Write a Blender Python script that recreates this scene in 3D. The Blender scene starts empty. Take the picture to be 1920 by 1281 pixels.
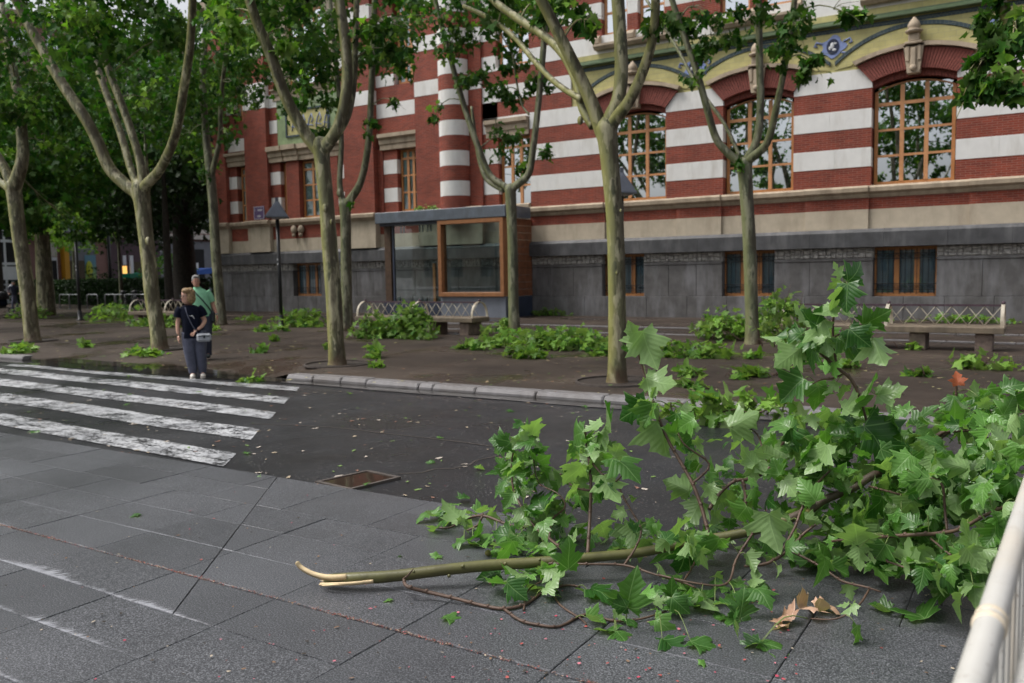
import bpy, math, random
import numpy as np
from mathutils import Vector, Matrix
from mathutils.geometry import delaunay_2d_cdt
random.seed(7); rng = np.random.default_rng(7)
S = bpy.context.scene
COL = S.collection
R_ = math.radians

# ------------------------------------------------------------------ camera
FPX, EYE = 1600.0, 1.68
PIT, ROLL, YAW = math.atan(130 / FPX), 0.0171, math.atan2(.847, -.531)
_F0 = np.array([math.cos(YAW), math.sin(YAW), 0]); _R0 = np.array([math.sin(YAW), -math.cos(YAW), 0])
CF = _F0 * math.cos(PIT) + np.array([0, 0, -1.0]) * math.sin(PIT)
_U = np.cross(_R0, CF)
CR = math.cos(ROLL) * _R0 - math.sin(ROLL) * _U
CU = math.sin(ROLL) * _R0 + math.cos(ROLL) * _U
CC = np.array([0, 0, EYE])
cam = bpy.data.cameras.new("camera"); camo = bpy.data.objects.new("camera", cam); COL.objects.link(camo)
camo.matrix_world = Matrix(((CR[0], CU[0], -CF[0], 0), (CR[1], CU[1], -CF[1], 0), (CR[2], CU[2], -CF[2], EYE), (0, 0, 0, 1)))
cam.sensor_width = 36; cam.lens = 30; cam.clip_start = .05; cam.clip_end = 1000
cam.dof.use_dof = True; cam.dof.focus_distance = 4.6; cam.dof.aperture_fstop = 3.2
S.camera = camo

# ------------------------------------------------------------------ sky, sun, exposure
SUN_EL, SUN_AZ = R_(58), R_(-150)          # azimuth of the direction to the sun, in the ground plane from +X
W = bpy.data.worlds.new("World"); S.world = W; W.use_nodes = True
nt = W.node_tree; bg = nt.nodes["Background"]
sky = nt.nodes.new("ShaderNodeTexSky"); sky.sky_type = 'NISHITA'; sky.sun_disc = False
sky.sun_elevation = SUN_EL; sky.sun_rotation = math.pi / 2 - SUN_AZ
sky.air_density = 1.0; sky.dust_density = 6.0; sky.ozone_density = 1.0
hs = nt.nodes.new("ShaderNodeHueSaturation"); hs.inputs['Saturation'].default_value = .24
nt.links.new(sky.outputs[0], hs.inputs['Color']); nt.links.new(hs.outputs[0], bg.inputs[0])
bg.inputs[1].default_value = .15
sl = bpy.data.lights.new("sun", 'SUN'); sl.energy = 1.5; sl.angle = R_(25); sl.color = (1, .96, .9)
so = bpy.data.objects.new("sun", sl); COL.objects.link(so)
_d = Vector((math.cos(SUN_AZ) * math.cos(SUN_EL), math.sin(SUN_AZ) * math.cos(SUN_EL), math.sin(SUN_EL)))
so.rotation_euler = _d.to_track_quat('Z', 'Y').to_euler(); so.location = (0, 0, 40)
S.view_settings.view_transform = 'Standard'; S.view_settings.look = 'None'
S.view_settings.gamma = 1; S.view_settings.use_curve_mapping = False
S.view_settings.exposure = 0.36
S.render.engine = 'CYCLES'
S.cycles.use_denoising = True
S.cycles.max_bounces = 8; S.cycles.transparent_max_bounces = 12; S.cycles.transmission_bounces = 6

# ------------------------------------------------------------------ survey helpers: sight lines of the photo met with real planes
def _ray(x, y): return CF * FPX + CR * (x - 960) - CU * (y - 640.5)
def gnd(x, y, z=0.0):
    d = _ray(x, y); return CC + d * ((z - EYE) / d[2])
def at(x, y, Y):
    d = _ray(x, y); return CC + d * (Y / d[1])
def atx(x, y, X):
    d = _ray(x, y); return CC + d * (X / d[0])
def dist(p): return float((np.array(p) - CC) @ CF)

# ------------------------------------------------------------------ mesh helpers
class MB:
    def __init__(s): s.v = []; s.f = []; s.m = []; s.sm = []
    def add(s, vs, fs, mi=0, smooth=False):
        o = len(s.v); s.v += [tuple(map(float, v)) for v in vs]
        for f in fs: s.f.append([i + o for i in f]); s.m.append(mi); s.sm.append(smooth)
        return s
    def box(s, x0, x1, y0, y1, z0, z1, mi=0, b=0.0):
        if b <= 0:
            vs = [(x, y, z) for z in (z0, z1) for y in (y0, y1) for x in (x0, x1)]
            return s.add(vs, [(0, 2, 3, 1), (4, 5, 7, 6), (0, 1, 5, 4), (2, 6, 7, 3), (0, 4, 6, 2), (1, 3, 7, 5)], mi)
        b = min(b, .45 * min(x1 - x0, y1 - y0, z1 - z0))
        # box with every edge chamfered
        X, Y, Z = (x0, x1), (y0, y1), (z0, z1); vs = []; idx = {}
        for i in (0, 1):
            for j in (0, 1):
                for k in (0, 1):
                    sx, sy, sz = (1, -1)[i], (1, -1)[j], (1, -1)[k]
                    for a in range(3):
                        p = [X[i] + sx * b, Y[j] + sy * b, Z[k] + sz * b]
                        p[a] = (X[i], Y[j], Z[k])[a]
                        idx[i, j, k, a] = len(vs); vs.append(p)
        fs = []
        for k in (0, 1): fs.append([idx[0, 0, k, 2], idx[1, 0, k, 2], idx[1, 1, k, 2], idx[0, 1, k, 2]])
        for j in (0, 1): fs.append([idx[0, j, 0, 1], idx[1, j, 0, 1], idx[1, j, 1, 1], idx[0, j, 1, 1]])
        for i in (0, 1): fs.append([idx[i, 0, 0, 0], idx[i, 1, 0, 0], idx[i, 1, 1, 0], idx[i, 0, 1, 0]])
        for i in (0, 1):
            for j in (0, 1): fs.append([idx[i, j, 0, 0], idx[i, j, 1, 0], idx[i, j, 1, 1], idx[i, j, 0, 1]])
            for k in (0, 1): fs.append([idx[i, 0, k, 0], idx[i, 1, k, 0], idx[i, 1, k, 2], idx[i, 0, k, 2]])
        for j in (0, 1):
            for k in (0, 1): fs.append([idx[0, j, k, 1], idx[1, j, k, 1], idx[1, j, k, 2], idx[0, j, k, 2]])
        for i in (0, 1):
            for j in (0, 1):
                for k in (0, 1): fs.append([idx[i, j, k, 0], idx[i, j, k, 1], idx[i, j, k, 2]])
        c = np.array([(x0 + x1) / 2, (y0 + y1) / 2, (z0 + z1) / 2]); out = []
        for f in fs:
            P = [np.array(vs[q]) for q in f]
            n = np.cross(P[1] - P[0], P[2] - P[0]); m = sum(P) / len(P)
            out.append(f if n @ (m - c) > 0 else f[::-1])
        return s.add(vs, out, mi)
    def prism(s, poly, lo, hi, axis='z', mi=0):
        """poly: list of 2D points; extruded along axis from lo to hi"""
        n = len(poly)
        def P(a, h): return {'z': (a[0], a[1], h), 'y': (a[0], h, a[1]), 'x': (h, a[0], a[1])}[axis]
        vs = [P(a, lo) for a in poly] + [P(a, hi) for a in poly]
        area = sum(poly[i][0] * poly[(i + 1) % n][1] - poly[(i + 1) % n][0] * poly[i][1] for i in range(n))
        flip = (area < 0) != (axis == 'y')
        fs = [list(range(n))[::-1], list(range(n, 2 * n))] + [(i, (i + 1) % n, n + (i + 1) % n, n + i) for i in range(n)]
        if flip: fs = [list(f)[::-1] for f in fs]
        return s.add(vs, fs, mi)
    def tube(s, pts, rad, seg=8, mi=0, cap=True, smooth=True, wob=0.0):
        pts = [np.array(p, float) for p in pts]; n = len(pts)
        if not hasattr(rad, '__len__'): rad = [rad] * n
        vs = []; fs = []; up = None
        for i in range(n):
            t = pts[min(i + 1, n - 1)] - pts[max(i - 1, 0)]; t = t / (np.linalg.norm(t) + 1e-9)
            if up is None:
                up = np.array([1., 0, 0]) if abs(t[0]) < .8 else np.array([0, 1., 0])
            a = up - t * (up @ t); a /= np.linalg.norm(a) + 1e-9; up = a; b = np.cross(t, a)
            for k in range(seg):
                th = 2 * math.pi * k / seg
                r = rad[i] * (1 + wob * (random.random() - .5))
                vs.append(pts[i] + (a * math.cos(th) + b * math.sin(th)) * r)
        for i in range(n - 1):
            for k in range(seg):
                k2 = (k + 1) % seg
                fs.append((i * seg + k, i * seg + k2, (i + 1) * seg + k2, (i + 1) * seg + k))
        s.add(vs, fs, mi, smooth)
        if cap:
            o = len(s.v) - len(vs)
            s.f.append([o + k for k in range(seg)][::-1]); s.m.append(mi); s.sm.append(False)
            s.f.append([o + (n - 1) * seg + k for k in range(seg)]); s.m.append(mi); s.sm.append(False)
        return s
    def lathe(s, prof, c=(0, 0, 0), seg=16, mi=0, smooth=True, a0=0, a1=2 * math.pi):
        full = abs(a1 - a0 - 2 * math.pi) < 1e-6; m = seg if full else seg + 1; vs = []; fs = []
        for r, z in prof:
            for k in range(m):
                th = a0 + (a1 - a0) * k / seg
                vs.append((c[0] + r * math.cos(th), c[1] + r * math.sin(th), c[2] + z))
        for i in range(len(prof) - 1):
            for k in range(seg):
                k2 = (k + 1) % m
                fs.append((i * m + k, i * m + k2, (i + 1) * m + k2, (i + 1) * m + k))
        return s.add(vs, fs, mi, smooth)
    def ball(s, c, r, seg=12, ring=8, mi=0):
        r = r if hasattr(r, '__len__') else (r, r, r)
        vs = [(c[0], c[1], c[2] - r[2])]; fs = []
        for i in range(1, ring):
            ph = math.pi * i / ring - math.pi / 2
            for k in range(seg):
                th = 2 * math.pi * k / seg
                vs.append((c[0] + r[0] * math.cos(ph) * math.cos(th), c[1] + r[1] * math.cos(ph) * math.sin(th), c[2] + r[2] * math.sin(ph)))
        vs.append((c[0], c[1], c[2] + r[2])); e = len(vs) - 1
        for k in range(seg): fs.append((0, 1 + (k + 1) % seg, 1 + k))
        for i in range(ring - 2):
            for k in range(seg):
                k2 = (k + 1) % seg
                fs.append((1 + i * seg + k, 1 + i * seg + k2, 1 + (i + 1) * seg + k2, 1 + (i + 1) * seg + k))
        for k in range(seg): fs.append((e, e - seg + k, e - seg + (k + 1) % seg))
        return s.add(vs, fs, mi, True)
    def mesh(s, name, mats, org=(0, 0, 0)):
        me = bpy.data.meshes.new(name)
        o = np.array(org, float)
        me.from_pydata([tuple(np.array(v) - o) for v in s.v], [], s.f)
        for m in (mats if isinstance(mats, (list, tuple)) else [mats]): me.materials.append(m)
        me.polygons.foreach_set('material_index', s.m); me.polygons.foreach_set('use_smooth', s.sm)
        me.update(); return me
    def base(s):
        a = np.array(s.v); return ((a[:, 0].min() + a[:, 0].max()) / 2, (a[:, 1].min() + a[:, 1].max()) / 2, a[:, 2].min())
    def build(s, name, mats, parent=None, org=None):
        """top level: origin at the base; child: built in world space unless org given"""
        if parent is None and org is None: org = s.base()
        org = org or (0, 0, 0)
        return link(bpy.data.objects.new(name, s.mesh(name, mats, org)), parent, org)

WORLD = {}
def link(o, parent=None, loc=(0, 0, 0)):
    COL.objects.link(o); loc = Vector(loc)
    if parent is None: o.location = loc; WORLD[o.name] = loc
    else:
        o.parent = parent; b = WORLD.get(parent.name, Vector((0, 0, 0))); o.location = loc - b; WORLD[o.name] = loc
    return o
def tag(o, label=None, cat=None, group=None, kind=None):
    if label: o['label'] = label
    if cat: o['category'] = cat
    if group: o['group'] = group
    if kind: o['kind'] = kind
    return o
def empty(name, loc, label=None, cat=None, group=None, kind=None):
    o = bpy.data.objects.new(name, None); o.empty_display_size = .2
    return tag(link(o, None, loc), label, cat, group, kind)
def copy_tree(o, loc=None, rz=None, parent=None, scale=None):
    c = o.copy(); COL.objects.link(c)
    if parent: c.parent = parent
    if loc is not None: c.location = loc
    if rz is not None: c.rotation_euler.z = rz
    if scale is not None: c.scale = (scale,) * 3
    for ch in list(o.children): copy_tree(ch, parent=c)
    return c

# ------------------------------------------------------------------ materials
def _n(t, k, **kw):
    n = t.nodes.new(k)
    for a, b in kw.items():
        if a in n.inputs.keys(): n.inputs[a].default_value = b
        else: setattr(n, a, b)
    return n
def newmat(name, rough=.7, spec=.5):
    m = bpy.data.materials.new(name); m.use_nodes = True; t = m.node_tree; b = t.nodes["Principled BSDF"]
    b.inputs['Roughness'].default_value = rough; b.inputs['Specular IOR Level'].default_value = spec
    return m, t, b
def pos(t, kind='world'):
    return _n(t, "ShaderNodeNewGeometry").outputs['Position'] if kind == 'world' else _n(t, "ShaderNodeTexCoord").outputs['Object']
def noise(t, v, scale, detail=4, rough=.55, stretch=None):
    if stretch:
        mp = _n(t, "ShaderNodeMapping"); mp.inputs['Scale'].default_value = stretch; t.links.new(v, mp.inputs[0]); v = mp.outputs[0]
    n = _n(t, "ShaderNodeTexNoise", Scale=scale, Detail=detail, Roughness=rough); t.links.new(v, n.inputs['Vector']); return n.outputs['Fac']
def ramp(t, fac, stops, interp='LINEAR'):
    r = _n(t, "ShaderNodeValToRGB"); r.color_ramp.interpolation = interp; e = r.color_ramp.elements
    while len(e) < len(stops): e.new(.5)
    for q, (p, c) in zip(e, stops): q.position = p; q.color = (*c, 1) if hasattr(c, '__len__') else (c, c, c, 1)
    t.links.new(fac, r.inputs[0]); return r.outputs[0]
def mixc(t, fac, a, b, mode='MIX'):
    m = _n(t, "ShaderNodeMix", data_type='RGBA', blend_type=mode)
    for s, v in ((m.inputs[0], fac), (m.inputs[6], a), (m.inputs[7], b)):
        if hasattr(v, 'links') or hasattr(v, 'is_linked'): t.links.new(v, s)
        elif hasattr(v, '__len__'): s.default_value = (*v, 1)
        else: s.default_value = v
    return m.outputs[2]
def math_(t, op, a, b=0.0, c=None):
    m = _n(t, "ShaderNodeMath", operation=op)
    for i, v in enumerate((a, b) if c is None else (a, b, c)):
        if hasattr(v, 'is_linked'): t.links.new(v, m.inputs[i])
        else: m.inputs[i].default_value = v
    return m.outputs[0]
def bump(t, b, h, strength=.3, dist_=.02):
    n = _n(t, "ShaderNodeBump", Strength=strength, Distance=dist_); t.links.new(h, n.inputs['Height']); t.links.new(n.outputs[0], b.inputs['Normal'])
def simple(name, c, rough=.6, var=.12, scale=6, bmp=0.0, metal=0.0, spec=.5, dirt=None, space='world'):
    """one colour with mottling, optional dirt streaks and relief"""
    m, t, b = newmat(name, rough, spec); v = pos(t, space); n = noise(t, v, scale, 5)
    lo = tuple(x * (1 - var) for x in c); hi = tuple(min(1, x * (1 + var)) for x in c)
    col = ramp(t, n, [(.3, lo), (.7, hi)])
    if dirt:
        d = noise(t, v, 2.3, 6, .6, (1, 1, .25)); col = mixc(t, ramp(t, d, [(.48, 0), (.74, .8)]), col, dirt)
    t.links.new(col, b.inputs['Base Color']); b.inputs['Metallic'].default_value = metal
    if bmp: bump(t, b, noise(t, v, scale * 9, 3), bmp, .01)
    return m
def emis(name, c, s):
    m, t, b = newmat(name); b.inputs['Base Color'].default_value = (*c, 1)
    b.inputs['Emission Color'].default_value = (*c, 1); b.inputs['Emission Strength'].default_value = s; return m
M = {}
# ------------------------------------------------------------------ setting materials
def road_mat(name, worn=None):
    m, t, b = newmat(name, .5, .32); p = pos(t)
    base = ramp(t, noise(t, p, .9, 6), [(.3, (.013, .0137, .0165)), (.7, (.025, .026, .030))])
    vor = _n(t, "ShaderNodeTexVoronoi", Scale=70.0); t.links.new(p, vor.inputs['Vector'])
    sp = noise(t, p, 52, 2); base = mixc(t, ramp(t, sp, [(.63, 0), (.70, .8)]), base, (.17, .165, .16))
    col = base
    if worn:
        wn = noise(t, p, 4.2, 8, .74, (.8, 1.2, 1)); fine = noise(t, p, 30, 5, .7)
        wear = math_(t, 'ADD', math_(t, 'MULTIPLY', wn, .62), math_(t, 'MULTIPLY', fine, .48))
        w = ramp(t, wear, [(.515, 1), (.60, 0)])
        paint = ramp(t, noise(t, p, 2.1, 6), [(.3, (.30, .31, .33)), (.7, (.53, .54, .56))])
        # lay-down marks eaten from the edges
        uv = _n(t, "ShaderNodeUVMap"); uv.uv_map = "UVMap"; sx = _n(t, "ShaderNodeSeparateXYZ"); t.links.new(uv.outputs[0], sx.inputs[0])
        e = math_(t, 'MINIMUM', sx.outputs[1], math_(t, 'SUBTRACT', 1.0, sx.outputs[1]))
        ed = ramp(t, math_(t, 'ADD', e, math_(t, 'MULTIPLY', math_(t, 'SUBTRACT', noise(t, p, 14, 5, .7), .5), .16)), [(.02, 0), (.045, 1)])
        col = mixc(t, math_(t, 'MULTIPLY', w, ed), base, paint)
    t.links.new(col, b.inputs['Base Color'])
    wet = ramp(t, noise(t, p, .55, 4), [(.35, .22), (.65, .55)]); t.links.new(wet, b.inputs['Roughness'])
    bump(t, b, math_(t, 'ADD', vor.outputs['Distance'], noise(t, p, 120, 2)), .35, .006); return m
M['road'] = road_mat("wet_asphalt"); M['stripe'] = road_mat("worn_white_paint", True)

def slab_mat():
    m, t, b = newmat("granite_slab", .42, .35); p = pos(t); o = pos(t, 'obj')
    oi = _n(t, "ShaderNodeObjectInfo")
    g = ramp(t, noise(t, p, 125, 3, .7), [(.34, (.018, .019, .022)), (.5, (.060, .063, .071)), (.68, (.225, .232, .25))])
    tone = ramp(t, oi.outputs['Random'], [(0, .86), (1, 1.08)]); col = mixc(t, 1.0, g, tone, 'MULTIPLY')
    big = ramp(t, noise(t, p, 1.1, 5), [(.3, .8), (.7, 1.1)]); col = mixc(t, 1.0, col, big, 'MULTIPLY')
    # lime bloom creeping out of the joints, in brushed streaks
    s = _n(t, "ShaderNodeSeparateXYZ"); t.links.new(o, s.inputs[0]); w = _n(t, "ShaderNodeSeparateXYZ"); t.links.new(p, w.inputs[0])
    edge = math_(t, 'ADD', s.outputs[1], .197)
    sk = _n(t, "ShaderNodeVectorRotate", rotation_type='Z_AXIS'); sk.inputs['Angle'].default_value = .6; t.links.new(p, sk.inputs['Vector'])
    st = noise(t, sk.outputs[0], 9, 6, .8, (5.5, .7, 1)); st = ramp(t, st, [(.36, 0), (.66, 1)])
    reg = math_(t, 'MULTIPLY', ramp(t, math_(t, 'ADD', math_(t, 'MULTIPLY', w.outputs[0], -.5), -1.6), [(0, 0), (.5, 1)]), ramp(t, w.outputs[1], [(0, 1), (2.85, 1), (2.95, .12)] if False else [(0, 1), (1, 1)]))
    yy = math_(t, 'LESS_THAN', w.outputs[1], 2.95); reg = math_(t, 'MULTIPLY', reg, math_(t, 'ADD', math_(t, 'MULTIPLY', yy, .86), .14))
    wide = math_(t, 'MULTIPLY', math_(t, 'MULTIPLY', ramp(t, noise(t, p, 1.7, 4, .7), [(.40, .15), (.62, 1)]), .12), reg)
    f = math_(t, 'SUBTRACT', math_(t, 'ADD', math_(t, 'MULTIPLY', st, wide), math_(t, 'MULTIPLY', ramp(t, noise(t, p, 2.2, 3), [(.45, 0), (.6, 1)]), .0075)), edge)
    bloom = ramp(t, f, [(.0, 0), (.03, .6)]); col = mixc(t, bloom, col, (.40, .41, .45))
    t.links.new(col, b.inputs['Base Color'])
    t.links.new(ramp(t, noise(t, p, .8, 4), [(.3, .28), (.7, .5)]), b.inputs['Roughness'])
    bump(t, b, noise(t, p, 130, 3), .12, .004); return m
M['slab'] = slab_mat()
M['joint'] = simple("joint_grit", (.035, .028, .024), .8, .5, 30)
M['kerb'] = simple("kerb_stone", (.17, .163, .168), .5, .22, 5, .2, dirt=(.10, .085, .075))
M['gutter'] = simple("gutter_concrete", (.20, .19, .19), .35, .25, 4, .1, dirt=(.06, .05, .045))
def plaza_mat():
    m, t, b = newmat("wet_plaza_asphalt", .4, .3); p = pos(t)
    col = ramp(t, noise(t, p, .7, 7, .6), [(.28, (.024, .017, .013)), (.52, (.047, .034, .026)), (.75, (.085, .064, .049))])
    col = mixc(t, ramp(t, noise(t, p, 26, 3, .7), [(.62, 0), (.72, .5)]), col, (.17, .145, .115))
    col = mixc(t, ramp(t, noise(t, p, 9, 5, .7), [(.6, 0), (.75, .6)]), col, (.035, .026, .021))
    t.links.new(col, b.inputs['Base Color'])
    t.links.new(ramp(t, noise(t, p, .5, 3), [(.36, .12), (.5, .7)]), b.inputs['Roughness'])
    bump(t, b, noise(t, p, 70, 4, .7), .35, .008); return m
M['plaza'] = plaza_mat()
M['soil'] = simple("tree_pit_soil", (.030, .022, .017), .6, .5, 12, .4)
def water_mat(name, c):
    m, t, b = newmat(name, .03, .5); b.inputs['Base Color'].default_value = (*c, 1)
    tr = _n(t, "ShaderNodeBsdfTransparent"); mx = _n(t, "ShaderNodeMixShader", Fac=.55)
    t.links.new(tr.outputs[0], mx.inputs[1]); t.links.new(b.outputs[0], mx.inputs[2])
    t.links.new(mx.outputs[0], t.nodes["Material Output"].inputs[0])
    bump(t, b, noise(t, pos(t), 6, 2), .04, .01); return m
M['water'] = water_mat("puddle_water", (.02, .018, .014)); M['mudwater'] = water_mat("muddy_water", (.040, .022, .013))
M['steel'] = simple("galvanised_steel", (.33, .34, .36), .35, .15, 8, metal=.7)
M['rust'] = simple("rusty_frame", (.075, .062, .055), .6, .35, 12, .2)

# ------------------------------------------------------------------ ground, road, plaza
g = MB().add([(-400, -300, -.35), (300, -300, -.35), (300, 400, -.35), (-400, 400, -.35)], [(0, 1, 2, 3)]).build("ground", M['plaza'], org=(0, 0, 0)); tag(g, kind='structure')
def _sm(a, b, x):
    u = min(1, max(0, (x - a) / (b - a))); return u * u * (3 - 2 * u)
def wig(x, y): return .006 * math.sin(x * 1.7 + 2 * math.sin(y * 1.3)) + .005 * math.sin(y * 2.9 + x * .8 + 1.5 * math.sin(x * .7))
def road_z(x, y): return -.018 - .042 * _sm(4.9, 6.5, y) - .058 * _sm(8.9, 10.1, y) + wig(x, y) * .8
def drop(x): return _sm(-19.9, -19.2, x) * (1 - _sm(-11.6, -10.95, x))
def plaza_z(x, y): return -.105 * drop(x) * (1 - _sm(10.3, 12.4, y)) + wig(x * .7, y * .6) * 1.0 * _sm(10.6, 11.5, y)
def sheet(name, mat, xs, ys, zf, kind='structure'):
    nx, ny = len(xs), len(ys); b = MB()
    b.add([(x, y, zf(x, y)) for y in ys for x in xs], [(j * nx + i, j * nx + i + 1, (j + 1) * nx + i + 1, (j + 1) * nx + i) for j in range(ny - 1) for i in range(nx - 1)], 0, True)
    return tag(b.build(name, mat, org=(0, 0, 0)), kind=kind)
lin = lambda a, b, n: [a + (b - a) * i / n for i in range(n + 1)]
road = sheet("road", M['road'], lin(-70, 14, 280), lin(4.93, 10.5, 26), road_z)
plaza = sheet("plaza", M['plaza'], lin(-74, 14, 200), [10.46, 10.7, 11, 11.3, 11.7, 12.2, 13] + lin(14, 29.5, 20), plaza_z)
far = MB().add([(-74, 29.5, 0), (-36, 29.5, 0), (-36, 90, 0), (-74, 90, 0)], [(0, 1, 2, 3)]).build("side_street", M['plaza'], org=(0, 0, 0)); tag(far, kind='structure')

# crossing: five worn stripes
def stripe(q, n=24):
    b = MB(); vs = []; uv = []
    for j in range(5):
        for i in range(n + 1):
            u, v = i / n, j / 4; a = [(1 - u) * q[0][k] + u * q[1][k] for k in (0, 1)]; c = [(1 - u) * q[3][k] + u * q[2][k] for k in (0, 1)]
            x, y = [(1 - v) * c[k] + v * a[k] for k in (0, 1)]; vs.append((x, y, road_z(x, y) + .006)); uv.append((u, v))
    b.add(vs, [(j * (n + 1) + i, j * (n + 1) + i + 1, (j + 1) * (n + 1) + i + 1, (j + 1) * (n + 1) + i) for j in range(4) for i in range(n)], 0, True)
    o = b.build("crosswalk_stripe", M['stripe'], road); me = o.data; l = me.uv_layers.new(name="UVMap")
    for lp in me.loops: l.data[lp.index].uv = uv[lp.vertex_index]
    return o
for q in ([(-15.4, 6.05), (-6.62, 5.5), (-6.21, 5.0), (-15.0, 5.46)], [(-16.3, 7.12), (-7.55, 6.61), (-7.08, 6.06), (-15.8, 6.55)],
          [(-17.2, 8.1), (-8.34, 7.58), (-7.98, 7.14), (-16.75, 7.52)], [(-18.0, 8.96), (-9.15, 8.58), (-8.75, 8.09), (-17.6, 8.44)],
          [(-18.81, 9.80), (-10.08, 9.67), (-9.58, 9.12), (-18.33, 9.33)]): stripe(q)
# tarred crack / seam in the road
def seam(px, w, h=.004):
    P = [gnd(x, y, -.05) for x, y in px]; b = MB()
    for i in range(len(P) - 1):
        a, c = P[i], P[i + 1]; d = (c - a)[:2]; nrm = np.array([-d[1], d[0]]) / np.linalg.norm(d) * w * random.uniform(.5, 1)
        b.add([(a[0] - nrm[0], a[1] - nrm[1], road_z(a[0], a[1]) + h), (c[0] - nrm[0], c[1] - nrm[1], road_z(c[0], c[1]) + h),
               (c[0] + nrm[0], c[1] + nrm[1], road_z(c[0], c[1]) + h), (a[0] + nrm[0], a[1] + nrm[1], road_z(a[0], a[1]) + h)], [(0, 1, 2, 3)])
    return b.build("road_crack", M['joint'], road)
seam([(470, 795), (560, 797), (640, 802), (720, 811), (800, 819), (880, 828), (960, 840)], .022)
seam([(745, 893), (790, 890), (815, 882), (850, 881), (882, 872), (890, 864), (915, 858), (935, 852), (985, 848)], .02)
# gutter strip and kerb stones on the far side
b = MB()
for i in range(30):
    x0, x1 = -10.9 + i * .5, -10.4 + i * .5
    b.add([(x0, 10.0, road_z(x0, 10.0) + .012), (x1, 10.0, road_z(x1, 10.0) + .012), (x1, 10.3, -.098), (x0, 10.3, -.098)], [(0, 1, 2, 3)], 0, True)
tag(b.build("gutter", M['gutter'], org=(0, 0, 0)), kind='structure')
kerb = empty("kerb", (-6, 10.35, -.1), kind='structure')
kx = [-11.0, -10.38, -9.75, -9.2, -8.14, -7.86, -7.08, -6.05, -5.0, -3.85, -2.8, -1.75, -.7, .3, 1.3, 2.3, 3.3]
def kerbstone(x0, x1, y0=10.24, y1=10.5, top=.012):
    b = MB(); g_ = .008; zb = -.2; n = 5; prof = [(y0, zb), (y0 + .006, -.045), (y0 + .03, top - .012), (y0 + .055, top), (y1, top)]
    j = lambda: random.uniform(-.006, .006); dz = random.uniform(-.012, .004); dy = random.uniform(-.012, .012)
    xs = [x0 + g_, x0 + g_ + .02, x1 - g_ - .02, x1 - g_]
    vs = [(x + j() * .3, y + dy + (.012 if k in (0, 3) and 0 < q < 4 else 0), z + dz - (.01 if k in (0, 3) and q > 1 else 0)) for k, x in enumerate(xs) for q, (y, z) in enumerate(prof)]
    fs = [(k * n + q, (k + 1) * n + q, (k + 1) * n + q + 1, k * n + q + 1) for k in range(3) for q in range(n - 1)]
    fs += [[q for q in range(n)], [3 * n + q for q in range(n)][::-1]]
    return b.add(vs, fs).build("kerb_stone", M['kerb'], kerb)
for a, c in zip(kx[:-1], kx[1:]): kerbstone(a, c)
for a in (-25.3, -24.1, -22.9, -21.7, -20.5): kerbstone(a, a + 1.18)
# gutter puddle
b = MB(); ring = []
for x, y0, y1 in [(-20.4, 10.0, 10.25), (-19.6, 9.85, 10.7), (-18, 9.72, 11.25), (-16, 9.7, 11.15), (-14, 9.75, 10.85), (-12.6, 9.85, 10.55), (-11.3, 9.95, 10.36), (-9, 9.97, 10.28), (-6.5, 10.03, 10.27), (-3, 10.0, 10.27), (0, 10.02, 10.27)]:
    ring.append((x, y0, y1))
for (xa, a0, a1), (xb, b0, b1) in zip(ring[:-1], ring[1:]):
    z = -.083; b.add([(xa, a0, z), (xb, b0, z), (xb, b1, z), (xa, a1, z)], [(0, 1, 2, 3)])
tag(b.build("puddle", M['water'], org=(0, 0, 0)), kind='structure')
# sunken utility cover filled with muddy rainwater
uc = empty("utility_cover", (-4.7, 5.1, -.03), "square sunken cover full of brown rainwater in the road", "utility cover")
Q = [gnd(x, y, -.03) for x, y in [(590, 908), (690, 886), (752, 899), (655, 923)]]
cq = sum(Q) / 4; In = [cq + (p - cq) * .86 for p in Q]; b = MB()
for i in range(4):
    k = (i + 1) % 4; z = -.006
    b.add([(*Q[i][:2], z), (*Q[k][:2], z), (*In[k][:2], z), (*In[i][:2], z), (*In[k][:2], -.1), (*In[i][:2], -.1), (*Q[i][:2], -.1), (*Q[k][:2], -.1)], [(0, 1, 2, 3), (3, 2, 4, 5), (0, 6, 7, 1)])
b.build("frame", M['rust'], uc)
MB().add([(*p[:2], -.012) for p in In], [(0, 1, 2, 3)]).build("water", M['mudwater'], uc)
MB().add([(*p[:2], -.0135) for p in In], [(0, 1, 2, 3)]).build("lid", M['soil'], uc)

# ------------------------------------------------------------------ near pavement: slabs cut along a slanting movement joint
pav = MB().add([(-24, -6, -.012), (7, -6, -.012), (7, 4.92, -.012), (-24, 4.92, -.012), (7, 4.92, -.12), (-24, 4.92, -.12)], [(0, 1, 2, 3), (3, 2, 4, 5)]).build("pavement", M['joint'], org=(0, 0, 0))
tag(pav, kind='structure')
def clip(poly, a, n, off):
    out = []; f = lambda p: (p[0] - a[0]) * n[0] + (p[1] - a[1]) * n[1] - off
    for i, p in enumerate(poly):
        q = poly[(i + 1) % len(poly)]; fp, fq = f(p), f(q)
        if fp >= 0: out.append(p)
        if (fp >= 0) != (fq >= 0): u = fp / (fp - fq); out.append((p[0] + u * (q[0] - p[0]), p[1] + u * (q[1] - p[1])))
    return out
J0, J1 = (-3.40, 2.25), (-5.23, 4.65); jd = np.array(J1) - np.array(J0); jn = np.array([-jd[1], jd[0]]) / np.linalg.norm(jd)
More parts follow.
